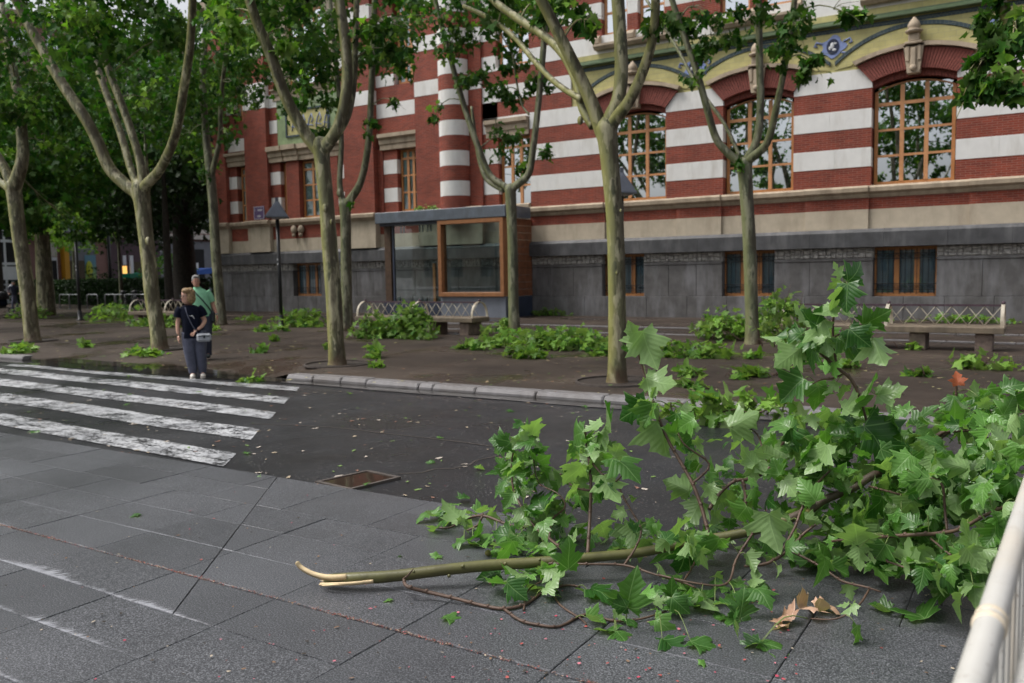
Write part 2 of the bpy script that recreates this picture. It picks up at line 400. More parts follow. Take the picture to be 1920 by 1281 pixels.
def slab(poly, cx, cy):
    if len(poly) < 3: return
    ar = abs(sum(poly[i][0] * poly[(i + 1) % len(poly)][1] - poly[(i + 1) % len(poly)][0] * poly[i][1] for i in range(len(poly)))) / 2
    if ar < .003: return
    tz = random.uniform(-.0025, .0025); n = len(poly); c = np.mean(poly, axis=0)
    ins = [tuple(np.array(p) + (c - np.array(p)) / np.linalg.norm(c - np.array(p)) * .004) for p in poly]
    vs = [(*p, -.02) for p in poly] + [(*p, -.003 + tz) for p in poly] + [(*p, tz) for p in ins]
    fs = [(i, (i + 1) % n, n + (i + 1) % n, n + i) for i in range(n)] + [(n + i, n + (i + 1) % n, 2 * n + (i + 1) % n, 2 * n + i) for i in range(n)] + [list(range(2 * n, 3 * n))]
    link(bpy.data.objects.new("paving_slab", MB().add(vs, fs).mesh("paving_slab", M['slab'], (cx, cy, 0))), pav, (cx, cy, 0))
ye = [-.23, .18, .59, 1.0, 1.4, 1.81, 2.21, 2.61, 3.01, 3.42, 3.83, 4.22, 4.6, 4.925]
for r in range(len(ye) - 1):
    y0, y1 = ye[r] + (.0075 if r == 8 else .002), ye[r + 1] - (.0075 if r == 7 else .002)
    for k in range(-16, 9):
        off = 0 if r < 11 else .37
        x0 = -3.37 + .82 * k + off + .002; x1 = x0 + .816
        if r == len(ye) - 2: pass
        corners = [gndp for gndp in [(x0, y0), (x1, y0), (x1, y1), (x0, y1)]]
        # leave out what lies outside the view (with a margin)
        P = [(np.array([x, y, 0]) - CC) for x, y in corners]; uv_ = [(960 + FPX * (v @ CR) / max(.2, v @ CF), 640 - FPX * (v @ CU) / max(.2, v @ CF), v @ CF) for v in P]
        if all(u[2] < .3 for u in uv_) or max(u[0] for u in uv_) < -900 or min(u[0] for u in uv_) > 2040 or min(u[1] for u in uv_) > 1500: continue
        cx, cy = (x0 + x1) / 2, (y0 + y1) / 2; q = [(x0, y0), (x1, y0), (x1, y1), (x0, y1)]
        lo_in = y1 > J0[1]
        if not lo_in: slab(q, cx, cy); continue
        a = clip(q, J0, jn, .0022); c = clip(q, J0, -jn, .0022)
        if y0 < J0[1] and len(a) > 2 and len(c) > 2: slab(q, cx, cy); continue
        slab(a, cx, cy); slab(c, cx, cy)
# edging strips across the plaza in front of the facade
for i, Y in enumerate((20.6, 23.0)):
    for k in range(18):
        x0 = -20 + k * 1.3
        MB().box(x0, x0 + 1.285, Y, Y + .16, -.1, .03, 0, .01).build("edging_stone", M['kerb'], plaza)
# ------------------------------------------------------------------ the striped brick building
FY = 28.5
def brick_mat(name, c1, c2, mort, sx=.26, sz=.066, dark=.0, radial=False):
    m, t, b = newmat(name, .75, .35); p = pos(t); s = _n(t, "ShaderNodeSeparateXYZ"); t.links.new(p, s.inputs[0])
    u = math_(t, 'ADD', s.outputs[0], s.outputs[1]); c = _n(t, "ShaderNodeCombineXYZ"); t.links.new(u, c.inputs[0]); t.links.new(s.outputs[2], c.inputs[1])
    br = _n(t, "ShaderNodeTexBrick", Scale=1.0); br.inputs['Brick Width'].default_value = sx; br.inputs['Row Height'].default_value = sz
    br.inputs['Mortar Size'].default_value = .008; br.inputs['Mortar Smooth'].default_value = .3; br.inputs['Bias'].default_value = -.1
    br.inputs['Color1'].default_value = (*c1, 1); br.inputs['Color2'].default_value = (*c2, 1); br.inputs['Mortar'].default_value = (*mort, 1)
    t.links.new(c.outputs[0], br.inputs['Vector'])
    n = ramp(t, noise(t, p, 1.6, 6), [(.3, .78), (.7, 1.15)]); col = mixc(t, 1.0, br.outputs['Color'], n, 'MULTIPLY')
    lime = ramp(t, noise(t, p, 3.1, 7, .7), [(.68, 0), (.82, .3)]); col = mixc(t, lime, col, (.45, .36, .32))
    t.links.new(col, b.inputs['Base Color']); bump(t, b, math_(t, 'SUBTRACT', 1.0, br.outputs['Fac']), .5, .008); return m
M['brick'] = brick_mat("red_brick", (.265, .048, .024), (.17, .031, .018), (.27, .13, .10))
M['voussoir'] = simple("arch_brick", (.21, .055, .040), .75, .3, 14, .2)
M['white'] = simple("white_block", (.74, .735, .715), .7, .05, 3, .08, dirt=(.54, .52, .48))
M['beige'] = simple("cream_stone", (.50, .43, .33), .75, .08, 4, .1, dirt=(.33, .27, .2))
M['tan'] = simple("tan_stone", (.42, .34, .25), .8, .15, 5, .2, dirt=(.20, .155, .11))
M['granite'] = simple("dark_granite", (.10, .096, .096), .6, .25, 3.2, .2, dirt=(.23, .23, .245))
M['granite2'] = simple("dark_granite_sill", (.062, .063, .068), .55, .3, 3, .15, dirt=(.15, .15, .155))
M['rubble'] = simple("rubble_stone", (.38, .365, .35), .8, .5, 9, .5)
def tile_mat(name, c, var, sx, sz, mort):
    return brick_mat(name, c, tuple(x * var for x in c), mort, sx, sz)
M['yellow'] = tile_mat("yellow_glazed_tile", (.50, .46, .20), .86, .32, .16, (.40, .37, .2))
M['blue'] = tile_mat("blue_grey_glazed_tile", (.055, .085, .10), .6, .11, .30, (.15, .17, .15))
M['greenst'] = simple("green_glazed_moulding", (.10, .15, .075), .4, .2, 5)
M['greenpanel'] = simple("pale_green_ceramic", (.24, .32, .17), .45, .2, 4)
M['periwinkle'] = simple("periwinkle_ceramic", (.22, .28, .52), .35, .2, 9)
M['ink'] = simple("ink_blue_ceramic", (.012, .018, .05), .25, .3, 9)
M['relief'] = simple("white_ceramic", (.65, .66, .68), .35, .1, 9)
M['ochre'] = simple("varnished_wood_frame", (.45, .195, .068), .45, .14, 6, .05)
M['ochre_light'] = simple("pale_wood_frame", (.54, .26, .115), .5, .12, 6)
def pane_mat(name, tint, mirror):
    m, t, b = newmat(name); out = t.nodes["Material Output"]
    tr = _n(t, "ShaderNodeBsdfTransparent"); tr.inputs[0].default_value = (*tint, 1)
    gl = _n(t, "ShaderNodeBsdfGlossy", Roughness=.015); gl.inputs[0].default_value = (.9, .95, 1, 1)
    fr = _n(t, "ShaderNodeFresnel", IOR=1.5); f = math_(t, 'ADD', math_(t, 'MULTIPLY', fr.outputs[0], 1.6), mirror)
    mx = _n(t, "ShaderNodeMixShader"); t.links.new(f, mx.inputs[0]); t.links.new(tr.outputs[0], mx.inputs[1]); t.links.new(gl.outputs[0], mx.inputs[2]); t.links.new(mx.outputs[0], out.inputs[0])
    nb = _n(t, "ShaderNodeBump", Strength=.03, Distance=.01); t.links.new(noise(t, pos(t), 1.5, 2), nb.inputs['Height']); t.links.new(nb.outputs[0], gl.inputs['Normal'])
    return m
M['pane'] = pane_mat("window_glass", (.62, .68, .72), .62)
M['pane2'] = pane_mat("shop_glass", (.76, .88, .87), .07)
M['dark'] = simple("dark_interior", (.02, .02, .022), .9, .2, 3)
M['curtain'] = simple("blue_grey_curtain", (.30, .37, .46), .9, .1, 3)
M['blind'] = simple("white_blind", (.78, .82, .88), .9, .06, 3)
M['iron'] = simple("black_iron", (.015, .016, .02), .5, .2, 10)

bld = empty("brick_building", (-15, FY, 0), "long building of striped red brick and white stone with arched windows", "building")
def FB(b, x0, x1, z0, z1, d0, d1, mi=0, bev=0.0):        # d: metres the face stands in front of the wall plane
    return b.box(x0, x1, FY - d1, FY - d0, z0, z1, mi, bev)
def fbox(name, mat, x0, x1, z0, z1, d0, d1, bev=0.0, parent=None): return FB(MB(), x0, x1, z0, z1, d0, d1, 0, bev).build(name, M[mat], parent or bld)
def fpoly(name, mat, poly, d0, d1, parent=None): return MB().prism(poly, FY - d1, FY - d0, 'y').build(name, M[mat], parent or bld)
def splitx(x0, x1, w):
    n = max(1, round((x1 - x0) / w)); xs = [x0 + (x1 - x0) * i / n for i in range(n + 1)]
    for i in range(1, n): xs[i] += random.uniform(-.12, .12) * w
    return list(zip(xs[:-1], xs[1:]))

XR = 7.0
WX = [-12.55, -8.2, -3.54, .95, 5.4]                     # centres of the arched windows
BW = [(-13.87, -12.23), (-9.36, -7.61), (-4.58, -2.81), (-.2, 1.6), (-29.83, -28.06)]     # cellar windows
XL = -35.0
def gaps(x0, x1, holes):
    out = []; x = x0
    for a, c in sorted(holes):
        if c <= x0 or a >= x1: continue
        if a > x: out.append((x, a))
        x = max(x, c)
    if x < x1: out.append((x, x1))
    return out
# plinth: granite blocks in two courses, rubble strip, sill course
for a, c in splitx(XL, XR, 1.35): fbox("granite_block", 'granite', a + .004, c - .004, -.2, .735, -.3, .06 + random.uniform(0, .006), .008)
for s0, s1 in gaps(XL, XR, BW):
    for a, c in splitx(s0, s1, 1.1): fbox("granite_block", 'granite', a + .004, c - .004, .743, 1.83, -.3, .05 + random.uniform(0, .006), .008)
    fbox("granite_block", 'granite', s0, s1, 1.83, 1.93, -.3, .075, .02)
    b = MB(); x = s0
    FB(b, s0, s1, 1.93, 2.27, -.3, .0)
    while x < s1 - .04:
        w = random.uniform(.09, .24); z = 1.945
        while z < 2.25:
            h = random.uniform(.08, .18); h = min(h, 2.265 - z)
            if h > .04: FB(b, x + .006, min(s1, x + w) - .006, z, z + h - .012, -.1, random.uniform(.03, .085), 0, .025)
            z += h
        x += w
    tag(b.build("rubble_strip", M['rubble'], bld), kind='stuff')
for a, c in splitx(XL - .1, XR, 1.9):
    b = MB(); n = [(FY + .3, 2.27), (FY - .26, 2.27), (FY - .26, 2.72), (FY - .14, 2.83), (FY + .3, 2.83)]
    b.prism(n, a + .003, c - .003, 'x'); b.build("granite_sill", M['granite2'], bld)
# bays: the piers stand 9 cm in front of the window bays
BAY = [(x - 1.2, x + 1.55) for x in WX]
def proud(x):
    return any(a <= x <= c for a, c in BAY)
cuts = sorted([XL, -16.9, XR] + [q for a, c in BAY for q in (a, c) if q < XR])
for x0, x1 in zip(cuts[:-1], cuts[1:]):
    if x1 <= -16.85: continue
    d = -.02 if proud((x0 + x1) / 2) else .07
    for a, c in splitx(x0, x1, 2.2): fbox("cream_block", 'beige', a + .002, c - .002, 2.83, 3.435, -.3, d, .004)
    fbox("brick_course", 'brick', x0, x1, 3.435, 3.79, -.3, d - .02)
    prof = [(FY + .3, 3.79), (FY - d - .01, 3.79), (FY - d - .05, 3.86), (FY - d - .06, 3.9), (FY - d - .16, 3.97), (FY - d - .17, 4.09), (FY - d - .1, 4.155), (FY + .3, 4.155)]
    MB().prism(prof, x0, x1 - .001, 'x').build("sill_moulding", M['tan'], bld)
# striped wall of the right wing
def band(z0, z1, kind, x0, x1, holes, d=.0):
    for a, c in gaps(x0, x1, holes):
        if kind == 'brick': fbox("brick_band", 'brick', a, c, z0, z1, -.42, d)
        else:
            for e, f in splitx(a, c, 1.25): fbox("white_block", 'white', e + .0015, f - .0015, z0 + .002, z1 - .002, -.42, d + .012, .004)
zs = [4.155, 4.745, 5.335, 5.925, 6.515, 7.12, 7.73]
hw = 1.16
for i in range(6):
    z0, z1 = zs[i], zs[i + 1]; kind = ('brick', 'white')[i % 2]
    if i < 5: band(z0, z1, kind, -16.9, XR, [(x - hw, x + hw) for x in WX])
    else:
        ends = [-16.9 - .9] + WX + [XR + .9]
        for a, c in zip(ends[:-1], ends[1:]):
            first, last = a < -16.95, c > XR
            p = [(a + (hw if not first else .9), 7.122), (c - (hw if not last else .9), 7.122), (c - (1.52 if not last else .9), 7.728), (a + (1.52 if not first else .9), 7.728)]
            xm = (p[0][0] + p[1][0]) / 2; xm2 = xm
            fpoly("white_block", 'white', [p[0], (xm - .002, 7.122), (xm - .002, 7.728), p[3], (p[0][0], 7.275)], -.42, .012)
            fpoly("white_block", 'white', [(xm + .002, 7.122), p[1], (p[1][0], 7.275), p[2], (xm + .002, 7.728)], -.42, .012)
XF = -15.1                                                # the tiled frieze starts here; stripes go on to the left of it
for i, (z0, z1) in enumerate(zip((7.73, 8.32, 8.91, 9.5), (8.32, 8.91, 9.5, 10.1))):
    band(z0, z1, ('brick', 'white')[i % 2], -16.9, XF, [], .0)
# arch geometry
def arc(xc, hwid, zs_, rise, n, ext=0.0):
    R = (hwid ** 2 + rise ** 2) / (2 * rise); zc = zs_ + rise - R; th = math.asin(hwid / R)
    return [(xc + R * math.sin(-th + 2 * th * i / n), zc + R * math.cos(-th + 2 * th * i / n)) for i in range(n + 1)]
def ringpoly(name, mat, lo, hi, d0, d1, parent=None, kind=None):
    b = MB(); n = len(lo)
    for i in range(n - 1): b.prism([lo[i], lo[i + 1], hi[i + 1], hi[i]], FY - d1, FY - d0, 'y')
    o = b.build(name, M[mat], parent or bld)
    if kind: tag(o, kind=kind)
    return o
fr_lo = 7.73; fr_hi = 9.1
mb = MB()
FB(mb, XF, XR, fr_lo, fr_hi, -.42, -.05)
# heads of the openings are cut by leaving the frieze slab behind the arches only above 7.73
mb.build("tile_frieze", M['yellow'], bld)
fbox("tile_frieze_border", 'blue', XF, XR, 8.93, 9.06, -.05, -.035)
fbox("green_moulding", 'greenst', XF - .05, XR, 9.1, 9.2, -.42, .16, .02); fbox("green_moulding", 'greenst', XF - .05, XR, 9.2, 9.27, -.42, .08)
fbox("tile_course", 'yellow', XF - .05, XR, 9.27, 9.47, -.42, .04)
def arched_window(xc):
    N = 26
    ilo = arc(xc, hw, 7.13, .30, N); ihi = arc(xc, hw + .0, 7.3, .30, N)
    # inner, set back ring of brick headers, then the main ring of brick
    b = MB()
    lo = arc(xc, hw - .001, 7.10, .24, N); hi = arc(xc, hw - .001, 7.36, .24, N)
    for i in range(N):
        g_ = .004
        b.prism([(lo[i][0] + g_, lo[i][1]), (lo[i + 1][0] - g_, lo[i + 1][1]), (hi[i + 1][0] - g_, hi[i + 1][1]), (hi[i][0] + g_, hi[i][1])], FY + .10 + random.uniform(0, .008), FY + .42, 'y')
    tag(b.build("brick_arch_soffit", M['voussoir'], bld), kind='stuff')
    b = MB(); N2 = 34; lo = arc(xc, hw, 7.28, .25, N2); hi = arc(xc, 1.60, 7.80, .32, N2)
    for i in range(N2):
        g_ = .006
        b.prism([(lo[i][0] + g_, lo[i][1]), (lo[i + 1][0] - g_, lo[i + 1][1]), (hi[i + 1][0] - g_, hi[i + 1][1]), (hi[i][0] + g_, hi[i][1])], FY - .075 - random.uniform(0, .012), FY + .3, 'y')
    tag(b.build("brick_arch", M['voussoir'], bld), kind='stuff')
    h0 = arc(xc, 1.64, 7.82, .325, 20); h1 = arc(xc, 1.72, 7.93, .335, 20)
    ringpoly("hood_moulding", 'tan', h0, h1, -.3, .2)
    c0 = arc(xc, 1.80, 7.86, .47, 20); c1 = arc(xc, 2.26, 7.80, .98, 20)
    ringpoly("frieze_arch_band", 'yellow', c0, c1, -.06, -.015)
    s0 = arc(xc, 2.26, 7.93, .86, 20); s1 = arc(xc, 2.27, 8.05, .86, 20)
    ringpoly("frieze_arch_border", 'blue', s0, s1, -.06, .005)
    # console keystone with a small urn on top
    k = fpoly("keystone", 'tan', [(xc - .17, 7.38), (xc + .17, 7.38), (xc + .28, 8.2), (xc - .28, 8.2)], -.2, .2)
    b = MB(); b.lathe([(.0, 8.52), (.2, 8.52), (.25, 8.57), (.24, 8.60), (.13, 8.62), (.17, 8.68), (.18, 8.75), (.14, 8.84), (.07, 8.93), (.03, 8.98), (0, 8.99)], (xc, FY - .2, 0), 10)
    FB(b, xc - .24, xc + .24, 8.2, 8.28, -.1, .3, 0, .02); FB(b, xc - .15, xc + .15, 8.28, 8.52, -.1, .27, 0, .02); b.build("urn", M['tan'], k)
    b = MB(); FB(b, xc - .07, xc + .07, 7.55, 8.1, .2, .27, 0, .02); FB(b, xc - .21, xc - .11, 7.72, 8.16, .2, .24, 0, .02); FB(b, xc + .11, xc + .21, 7.72, 8.16, .2, .24, 0, .02)
    b.ball((xc, FY - .24, 7.52), (.1, .07, .1), 8, 6); b.build("scroll_carving", M['tan'], k)
    window(xc, 1.12, 4.17, 7.0, .27)
    # white or brick quoins turn into the reveal by themselves: the wall bands are 42 cm deep
def window(xc, w, z0, zsp, rise, d=-.28, rows=4, mat='pane', curtain=None):
    n = 12; t_ = .10; b = MB()
    outer = [(xc - w, z0), (xc + w, z0)]; top = arc(xc, w, zsp, rise, n) if rise > 0 else [(xc - w, zsp), (xc + w, zsp)]
    itop = arc(xc, w - t_, zsp, rise - .05, n) if rise > 0 else [(xc - w + t_, zsp - t_), (xc + w - t_, zsp - t_)]
    FB(b, xc - w, xc - w + t_, z0, zsp - (0 if rise > 0 else t_), d - .06, d); FB(b, xc + w - t_, xc + w, z0, zsp - (0 if rise > 0 else t_), d - .06, d)
    FB(b, xc - w + t_, xc + w - t_, z0, z0 + .1, d - .06, d + .001)
    if rise > 0:
        for i in range(n):
            b.prism([itop[i], itop[i + 1], top[i + 1], top[i]], FY - d, FY - d + .06, 'y')
    else: FB(b, xc - w, xc + w, zsp - t_, zsp, d - .06, d)
    o = b.build("window", M['ochre'], bld)
    cw = (2 * w - 2 * t_) / 3; zt = zsp + (rise if rise > 0 else -t_)
    for i in (1, 2):
        x = xc - w + t_ + cw * i; FB(MB(), x - .058, x + .058, z0 + .1, zsp + (rise - .1 if rise else -t_), d - .05, d + .012).build("mullion", M['ochre_light'], o)
    zr = [z0 + .1 + (zsp - .38 - z0 - .1) * i / (rows - 1) for i in range(rows)] + [zt]
    for j in range(1, rows):
        hgt = .05 if j == rows - 1 else .034
        for i in range(3):
            xa = xc - w + t_ + cw * i + (.05 if i else 0); xb = xc - w + t_ + cw * (i + 1) - (.05 if i < 2 else 0)
            FB(MB(), xa, xb, zr[j] - hgt, zr[j] + hgt, d - .045, d + .006).build("glazing_bar", M['ochre_light'], o)
    for j in range(rows):
        for i in range(3):
            xa = xc - w + t_ + cw * i - .01; xb = xa + cw + .02; tz = random.uniform(-.004, .004); ty = random.uniform(-.004, .004)
            ztop = min(zr[j + 1], (zsp + rise - .05 if i == 1 else zsp + rise * .62) if rise else zr[j + 1])
            y = FY - d + .03
            MB().add([(xa, y + tz, zr[j]), (xb, y - tz, zr[j]), (xb, y - tz + ty, ztop), (xa, y + tz + ty, ztop)], [(0, 1, 2, 3)]).build("pane", M[mat], o)
    if curtain:
        b = MB(); m_ = 44; ys = [FY - d + .07 + .02 * math.sin(i * 1.9) for i in range(m_ + 1)]
        vs = [(xc - w + 2 * w * i / m_, ys[i], z) for z in (z0, z0 + (zt - z0) * curtain[0]) for i in range(m_ + 1)]
        b.add(vs, [(i, i + 1, m_ + 2 + i, m_ + 1 + i) for i in range(m_)], 0, True); b.build("curtain", M[curtain[1]], o)
    return o
for i, x in enumerate(WX): arched_window(x)
# curtains behind the two left windows hang in their lower half
for x, h in ((-12.55, 1.6), (-8.2, 1.1)):
    b = MB(); m_ = 60; vs = [(x - 1.1 + 2.2 * i / m_, FY + .5 + .03 * math.sin(i * 1.7), z) for z in (4.2, 4.2 + h) for i in range(m_ + 1)]
    b.add(vs, [(i, i + 1, m_ + 2 + i, m_ + 1 + i) for i in range(m_)], 0, True).build("curtain", M['curtain'], bld)
# cartouches in the spandrels of the frieze
for a, c in zip(WX[:-1], WX[1:]):
    x, z = (a + c) / 2, 8.52
    b = MB()
    pts = [(x + (.36 + .07 * math.cos(5 * q)) * math.cos(q), z + (.30 + .06 * math.cos(4 * q + .5)) * math.sin(q)) for q in [2 * math.pi * i / 30 for i in range(30)]]
    b.prism(pts, FY + .02, FY + .052, 'y')
    for s in (-1, 1):
        b.tube([(x + s * .3, FY + .03, z + .12), (x + s * .5, FY + .03, z + .2), (x + s * .56, FY + .03, z + .08), (x + s * .47, FY + .03, z + .06)], .03, 6)
        b.tube([(x + s * .25, FY + .03, z - .2), (x + s * .4, FY + .03, z - .22), (x + s * .42, FY + .03, z - .32)], .025, 6)
    o = b.build("cartouche", M['periwinkle'], bld)
    MB().prism([(x + .19 * math.cos(q), z + .24 * math.sin(q)) for q in [2 * math.pi * i / 20 for i in range(20)]], FY + .005, FY + .03, 'y').build("oval", M['ink'], o)
    b = MB(); b.ball((x - .02, FY + .0, z + .03), (.06, .015, .1), 8, 6); b.ball((x + .07, FY + .0, z + .09), (.05, .012, .03), 8, 6); b.ball((x - .09, FY + .0, z - .04), (.035, .012, .06), 8, 6); b.ball((x + .04, FY, z - .1), (.07, .012, .04), 8, 6)
    b.build("relief_figure", M['relief'], o)
# upper floor: stripes, paired windows on moulded sills
UW = []
for x in WX: UW += [(x - 1.28, x - .28), (x + .12, x + 1.12)]
zu = [9.47, 10.1, 10.69, 11.28, 11.87, 12.46, 13.05, 13.64, 14.23]
for i in range(8):
    k = ('white', 'brick')[i % 2]
    for q in gaps(-16.9, XR, []): pass
    band(zu[i], zu[i + 1], k, XF if i == 0 else -16.9, XR, [(a, c) for a, c in UW] if zu[i] >= 10 else [], .0 if k == 'white' else .012)
for x in WX:
    MB().prism([(FY + .2, 9.58), (FY - .2, 9.58), (FY - .3, 9.68), (FY - .3, 9.76), (FY + .2, 9.8)], x - 1.5, x + 1.36, 'x').build("upper_sill", M['tan'], bld)
    for c in (x - 1.42, x - .08, x + 1.27): MB().prism([(FY + .1, 9.80), (FY - .26, 9.80), (FY - .28, 9.95), (FY - .16, 10.08), (FY + .1, 10.1)], c - .13, c + .13, 'x').build("sill_block", M['tan'], bld)
for a, c in UW:
    xc = (a + c) / 2; w = (c - a) / 2 - .02; d = -.2; z0, z1 = 10.1, 13.0
    b = MB(); FB(b, xc - w, xc - w + .09, z0, z1, d - .06, d); FB(b, xc + w - .09, xc + w, z0, z1, d - .06, d); FB(b, xc - w + .09, xc + w - .09, z0, z0 + .12, d - .06, d); FB(b, xc - w + .09, xc + w - .09, z1 - .1, z1, d - .06, d)
    for z in (10.9, 11.6): FB(b, xc - w + .09, xc + w - .09, z - .04, z + .04, d - .05, d + .003)
    o = b.build("window", M['ochre_light'], bld)
    for za, zb in ((10.2, 10.88), (10.92, 11.58), (11.62, 12.92)):
        ty = random.uniform(-.006, .006); MB().add([(xc - w + .08, FY - d + .03, za), (xc + w - .08, FY - d + .03 + ty, za), (xc + w - .08, FY - d + .03, zb), (xc - w + .08, FY - d + .03 + ty, zb)], [(0, 1, 2, 3)]).build("pane", M['pane'], o)
    if a == UW[0][0]: pass
# cellar windows with bars and curtains
for a, c in BW:
    xc, w = (a + c) / 2, (c - a) / 2; d = -.24; z0, z1 = .745, 2.26; b = MB(); t_ = .06
    FB(b, a, a + t_, z0, z1, d - .06, d); FB(b, c - t_, c, z0, z1, d - .06, d); FB(b, a + t_, c - t_, z0, z0 + .1, d - .06, d + .02); FB(b, a + t_, c - t_, z1 - .1, z1, d - .06, d)
    o = b.build("cellar_window", M['ochre'], bld)
    for q in (1, 2):
        x = a + (c - a) * (.36 if q == 1 else .68); FB(MB(), x - .075, x + .075, z0 + .1, z1 - .1, d - .05, d + .01).build("mullion", M['ochre'], o)
    xs = [a + t_, a + (c - a) * .36 - .075, a + (c - a) * .36 + .075, a + (c - a) * .68 - .075, a + (c - a) * .68 + .075, c - t_]
    for q in (0, 2, 4): MB().add([(xs[q], FY - d + .03, z0 + .1), (xs[q + 1], FY - d + .03, z0 + .1), (xs[q + 1], FY - d + .03, z1 - .1), (xs[q], FY - d + .03, z1 - .1)], [(0, 1, 2, 3)]).build("pane", M['pane2'], o)
    b = MB(); m_ = 50; vs = [(a + (c - a) * i / m_, FY - d + .12 + .025 * math.sin(i * 2.1), z) for z in (z0, z1) for i in range(m_ + 1)]
    b.add(vs, [(i, i + 1, m_ + 2 + i, m_ + 1 + i) for i in range(m_)], 0, True).build("curtain", M['curtain'], o)
    b = MB(); n = 11
    for i in range(n): b.tube([(a + (c - a) * (i + .5) / n, FY - d - .07, z0 + .06), (a + (c - a) * (i + .5) / n, FY - d - .07, z1 - .06)], .009, 5)
    for z in (z0 + .2, z0 + .38, z1 - .2, z1 - .36): FB(b, a, c, z - .012, z + .012, d + .06, d + .08)
    for i in range(n - 1):
        for z in (z0 + .29, z1 - .28): b.tube([(a + (c - a) * (i + 1) / n + .055 * math.cos(q), FY - d - .07, z + .055 * math.sin(q)) for q in [k * math.pi / 3 for k in range(7)]], .007, 4, 0, False)
    b.build("window_grille", M['iron'], o)

# ---------------- left part: pilasters, narrow windows, green ceramic panel, rounded pier
def stack(x0, x1, z0, z1, d, pat, dd=-.42):
    """brick and white courses; pat(i) tells which"""
    zz = [4.155 + .592 * i for i in range(18)]
    for i in range(17):
        a, c = max(z0, zz[i]), min(z1, zz[i + 1])
        if c - a < .05: continue
        if pat(i): fbox("white_block", 'white', x0 + .001, x1 - .001, a + .002, c - .002, dd, d + .012, .004)
        else: fbox("brick_band", 'brick', x0, x1, a, c, dd, d)
brk = lambda i: False; alt = lambda i: i % 2 == 1; up = lambda i: i in (7, 8, 11, 13, 15)
ZT = 14.2
fbox("brick_band", 'brick', -35.05, -34.0, 4.3, ZT, -.42, .22)
stack(-34.0, -33.45, 4.3, 7.0, .0, alt); stack(-34.0, -32.5, 7.62, 9.1, .0, lambda i: i == 6); stack(-34.0, -32.5, 11.9, ZT, .0, alt); stack(-34.0, -33.5, 9.1, 11.9, .0, alt)
stack(-32.5, -31.0, 4.3, ZT, .3, lambda i: i in (9, 10, 13, 15))
stack(-31.0, -30.35, 4.3, 6.95, .1, alt); stack(-31.0, -30.5, 7.65, ZT, .05, lambda i: i in (7, 9, 11, 13))
stack(-29.95, -29.15, 4.3, 6.95, .12, brk); stack(-27.25, -26.75, 4.3, 6.95, .12, brk); stack(-26.75, -26.2, 4.3, 6.95, .1, alt)
stack(-26.55, -26.2, 7.65, ZT, .05, lambda i: i in (7, 9, 11, 13))
stack(-26.2, -24.5, 4.3, ZT, .3, lambda i: i in (8, 11, 14))
stack(-24.5, -24.2, 4.3, 7.0, .05, brk); stack(-24.2, -23.45, 4.3, 6.95, .0, alt); stack(-24.5, -22.2, 7.6, 9.6, .0, lambda i: i == 7); stack(-22.3, -22.2, 4.3, 6.95, .05, alt)
stack(-24.5, -23.5, 9.6, 13, .0, alt); stack(-24.5, -22.2, 13, ZT, .0, brk)
stack(-22.2, -20.95, 4.3, ZT, .3, lambda i: i in (8, 11, 14))
stack(-19.65, -19.05, 4.3, ZT, .1, lambda i: i in (8, 11, 14)); stack(-19.05, -18.35, 4.3, 8.3, .0, alt); stack(-19.05, -16.9, 7.6, 9.6, .0, alt); stack(-19.05, -18.4, 9.6, 13, .0, alt); stack(-19.05, -16.9, 13, ZT, 0, alt)
zz = [4.155 + .592 * i for i in range(18)]
for i in range(17):                                         # rounded pier
    m_ = 'white' if i % 2 else 'brick'
    b = MB(); b.lathe([(.655, zz[i] + .002), (.655, zz[i + 1] - .002)], (-20.3, FY - .12, 0), 18, 0, True, math.pi, 2 * math.pi); b.lathe([(0, zz[i + 1] - .002), (.655, zz[i + 1] - .002)], (-20.3, FY - .12, 0), 18, 0, False, math.pi, 2 * math.pi)
    b.build("pier_drum", M[m_], bld)
def lintel(x0, x1, z0, z1, d):
    p = [(FY + .3, z0), (FY - d, z0), (FY - d, z0 + .2), (FY - d - .05, z0 + .24), (FY - d - .05, z0 + .42), (FY - d - .18, z0 + .5), (FY - d - .18, z1), (FY + .3, z1)]
    MB().prism(p, x0, x1, 'x').build("lintel_moulding", M['tan'], bld)
lintel(-34.05, -32.55, 7.0, 7.62, .1); lintel(-31.0, -26.2, 6.95, 7.65, .14); lintel(-31.0, -30.1, 6.95, 7.66, .2); lintel(-29.98, -29.1, 6.95, 7.66, .22); lintel(-24.3, -22.15, 6.95, 7.6, .1)
lintel(-18.9, -16.95, 6.95, 7.6, .02)
fbox("ceramic_panel_frame", 'greenpanel', -30.5, -26.55, 7.65, 9.75, -.4, .06, .02)
b = MB()
for a in ((-29.9, -27.2, 8.02, 8.1), (-29.9, -27.2, 9.16, 9.24), (-29.9, -29.82, 8.1, 9.16), (-27.28, -27.2, 8.1, 9.16)): FB(b, *a, .06, .12)
b.build("panel_border", M['blue'], bld); pn = fbox("ceramic_panel", 'yellow', -29.82, -27.28, 8.1, 9.16, .055, .075)
b = MB()                                                     # painted scrolls on the panel
for k in range(5):
    x = -29.5 + k * .5
    b.tube([(x, FY - .085, 8.3), (x + .1, FY - .085, 8.75), (x + .25, FY - .085, 8.95), (x + .33, FY - .085, 8.7), (x + .22, FY - .085, 8.55)], .025, 5); b.tube([(x - .05, FY - .085, 8.5), (x + .35, FY - .085, 8.42)], .02, 5)
b.build("scroll_ornament", M['periwinkle'], pn)
lintel(-30.7, -26.4, 9.75, 10.2, .1)
for x0, x1 in ((-30.5, -29.75), (-27.3, -26.55)): fbox("cream_pilaster", 'beige', x0, x1, 10.2, ZT, -.4, .08, .01)
window((-28.52), 1.2, 10.2, 13.6, 0, -.15, 5)
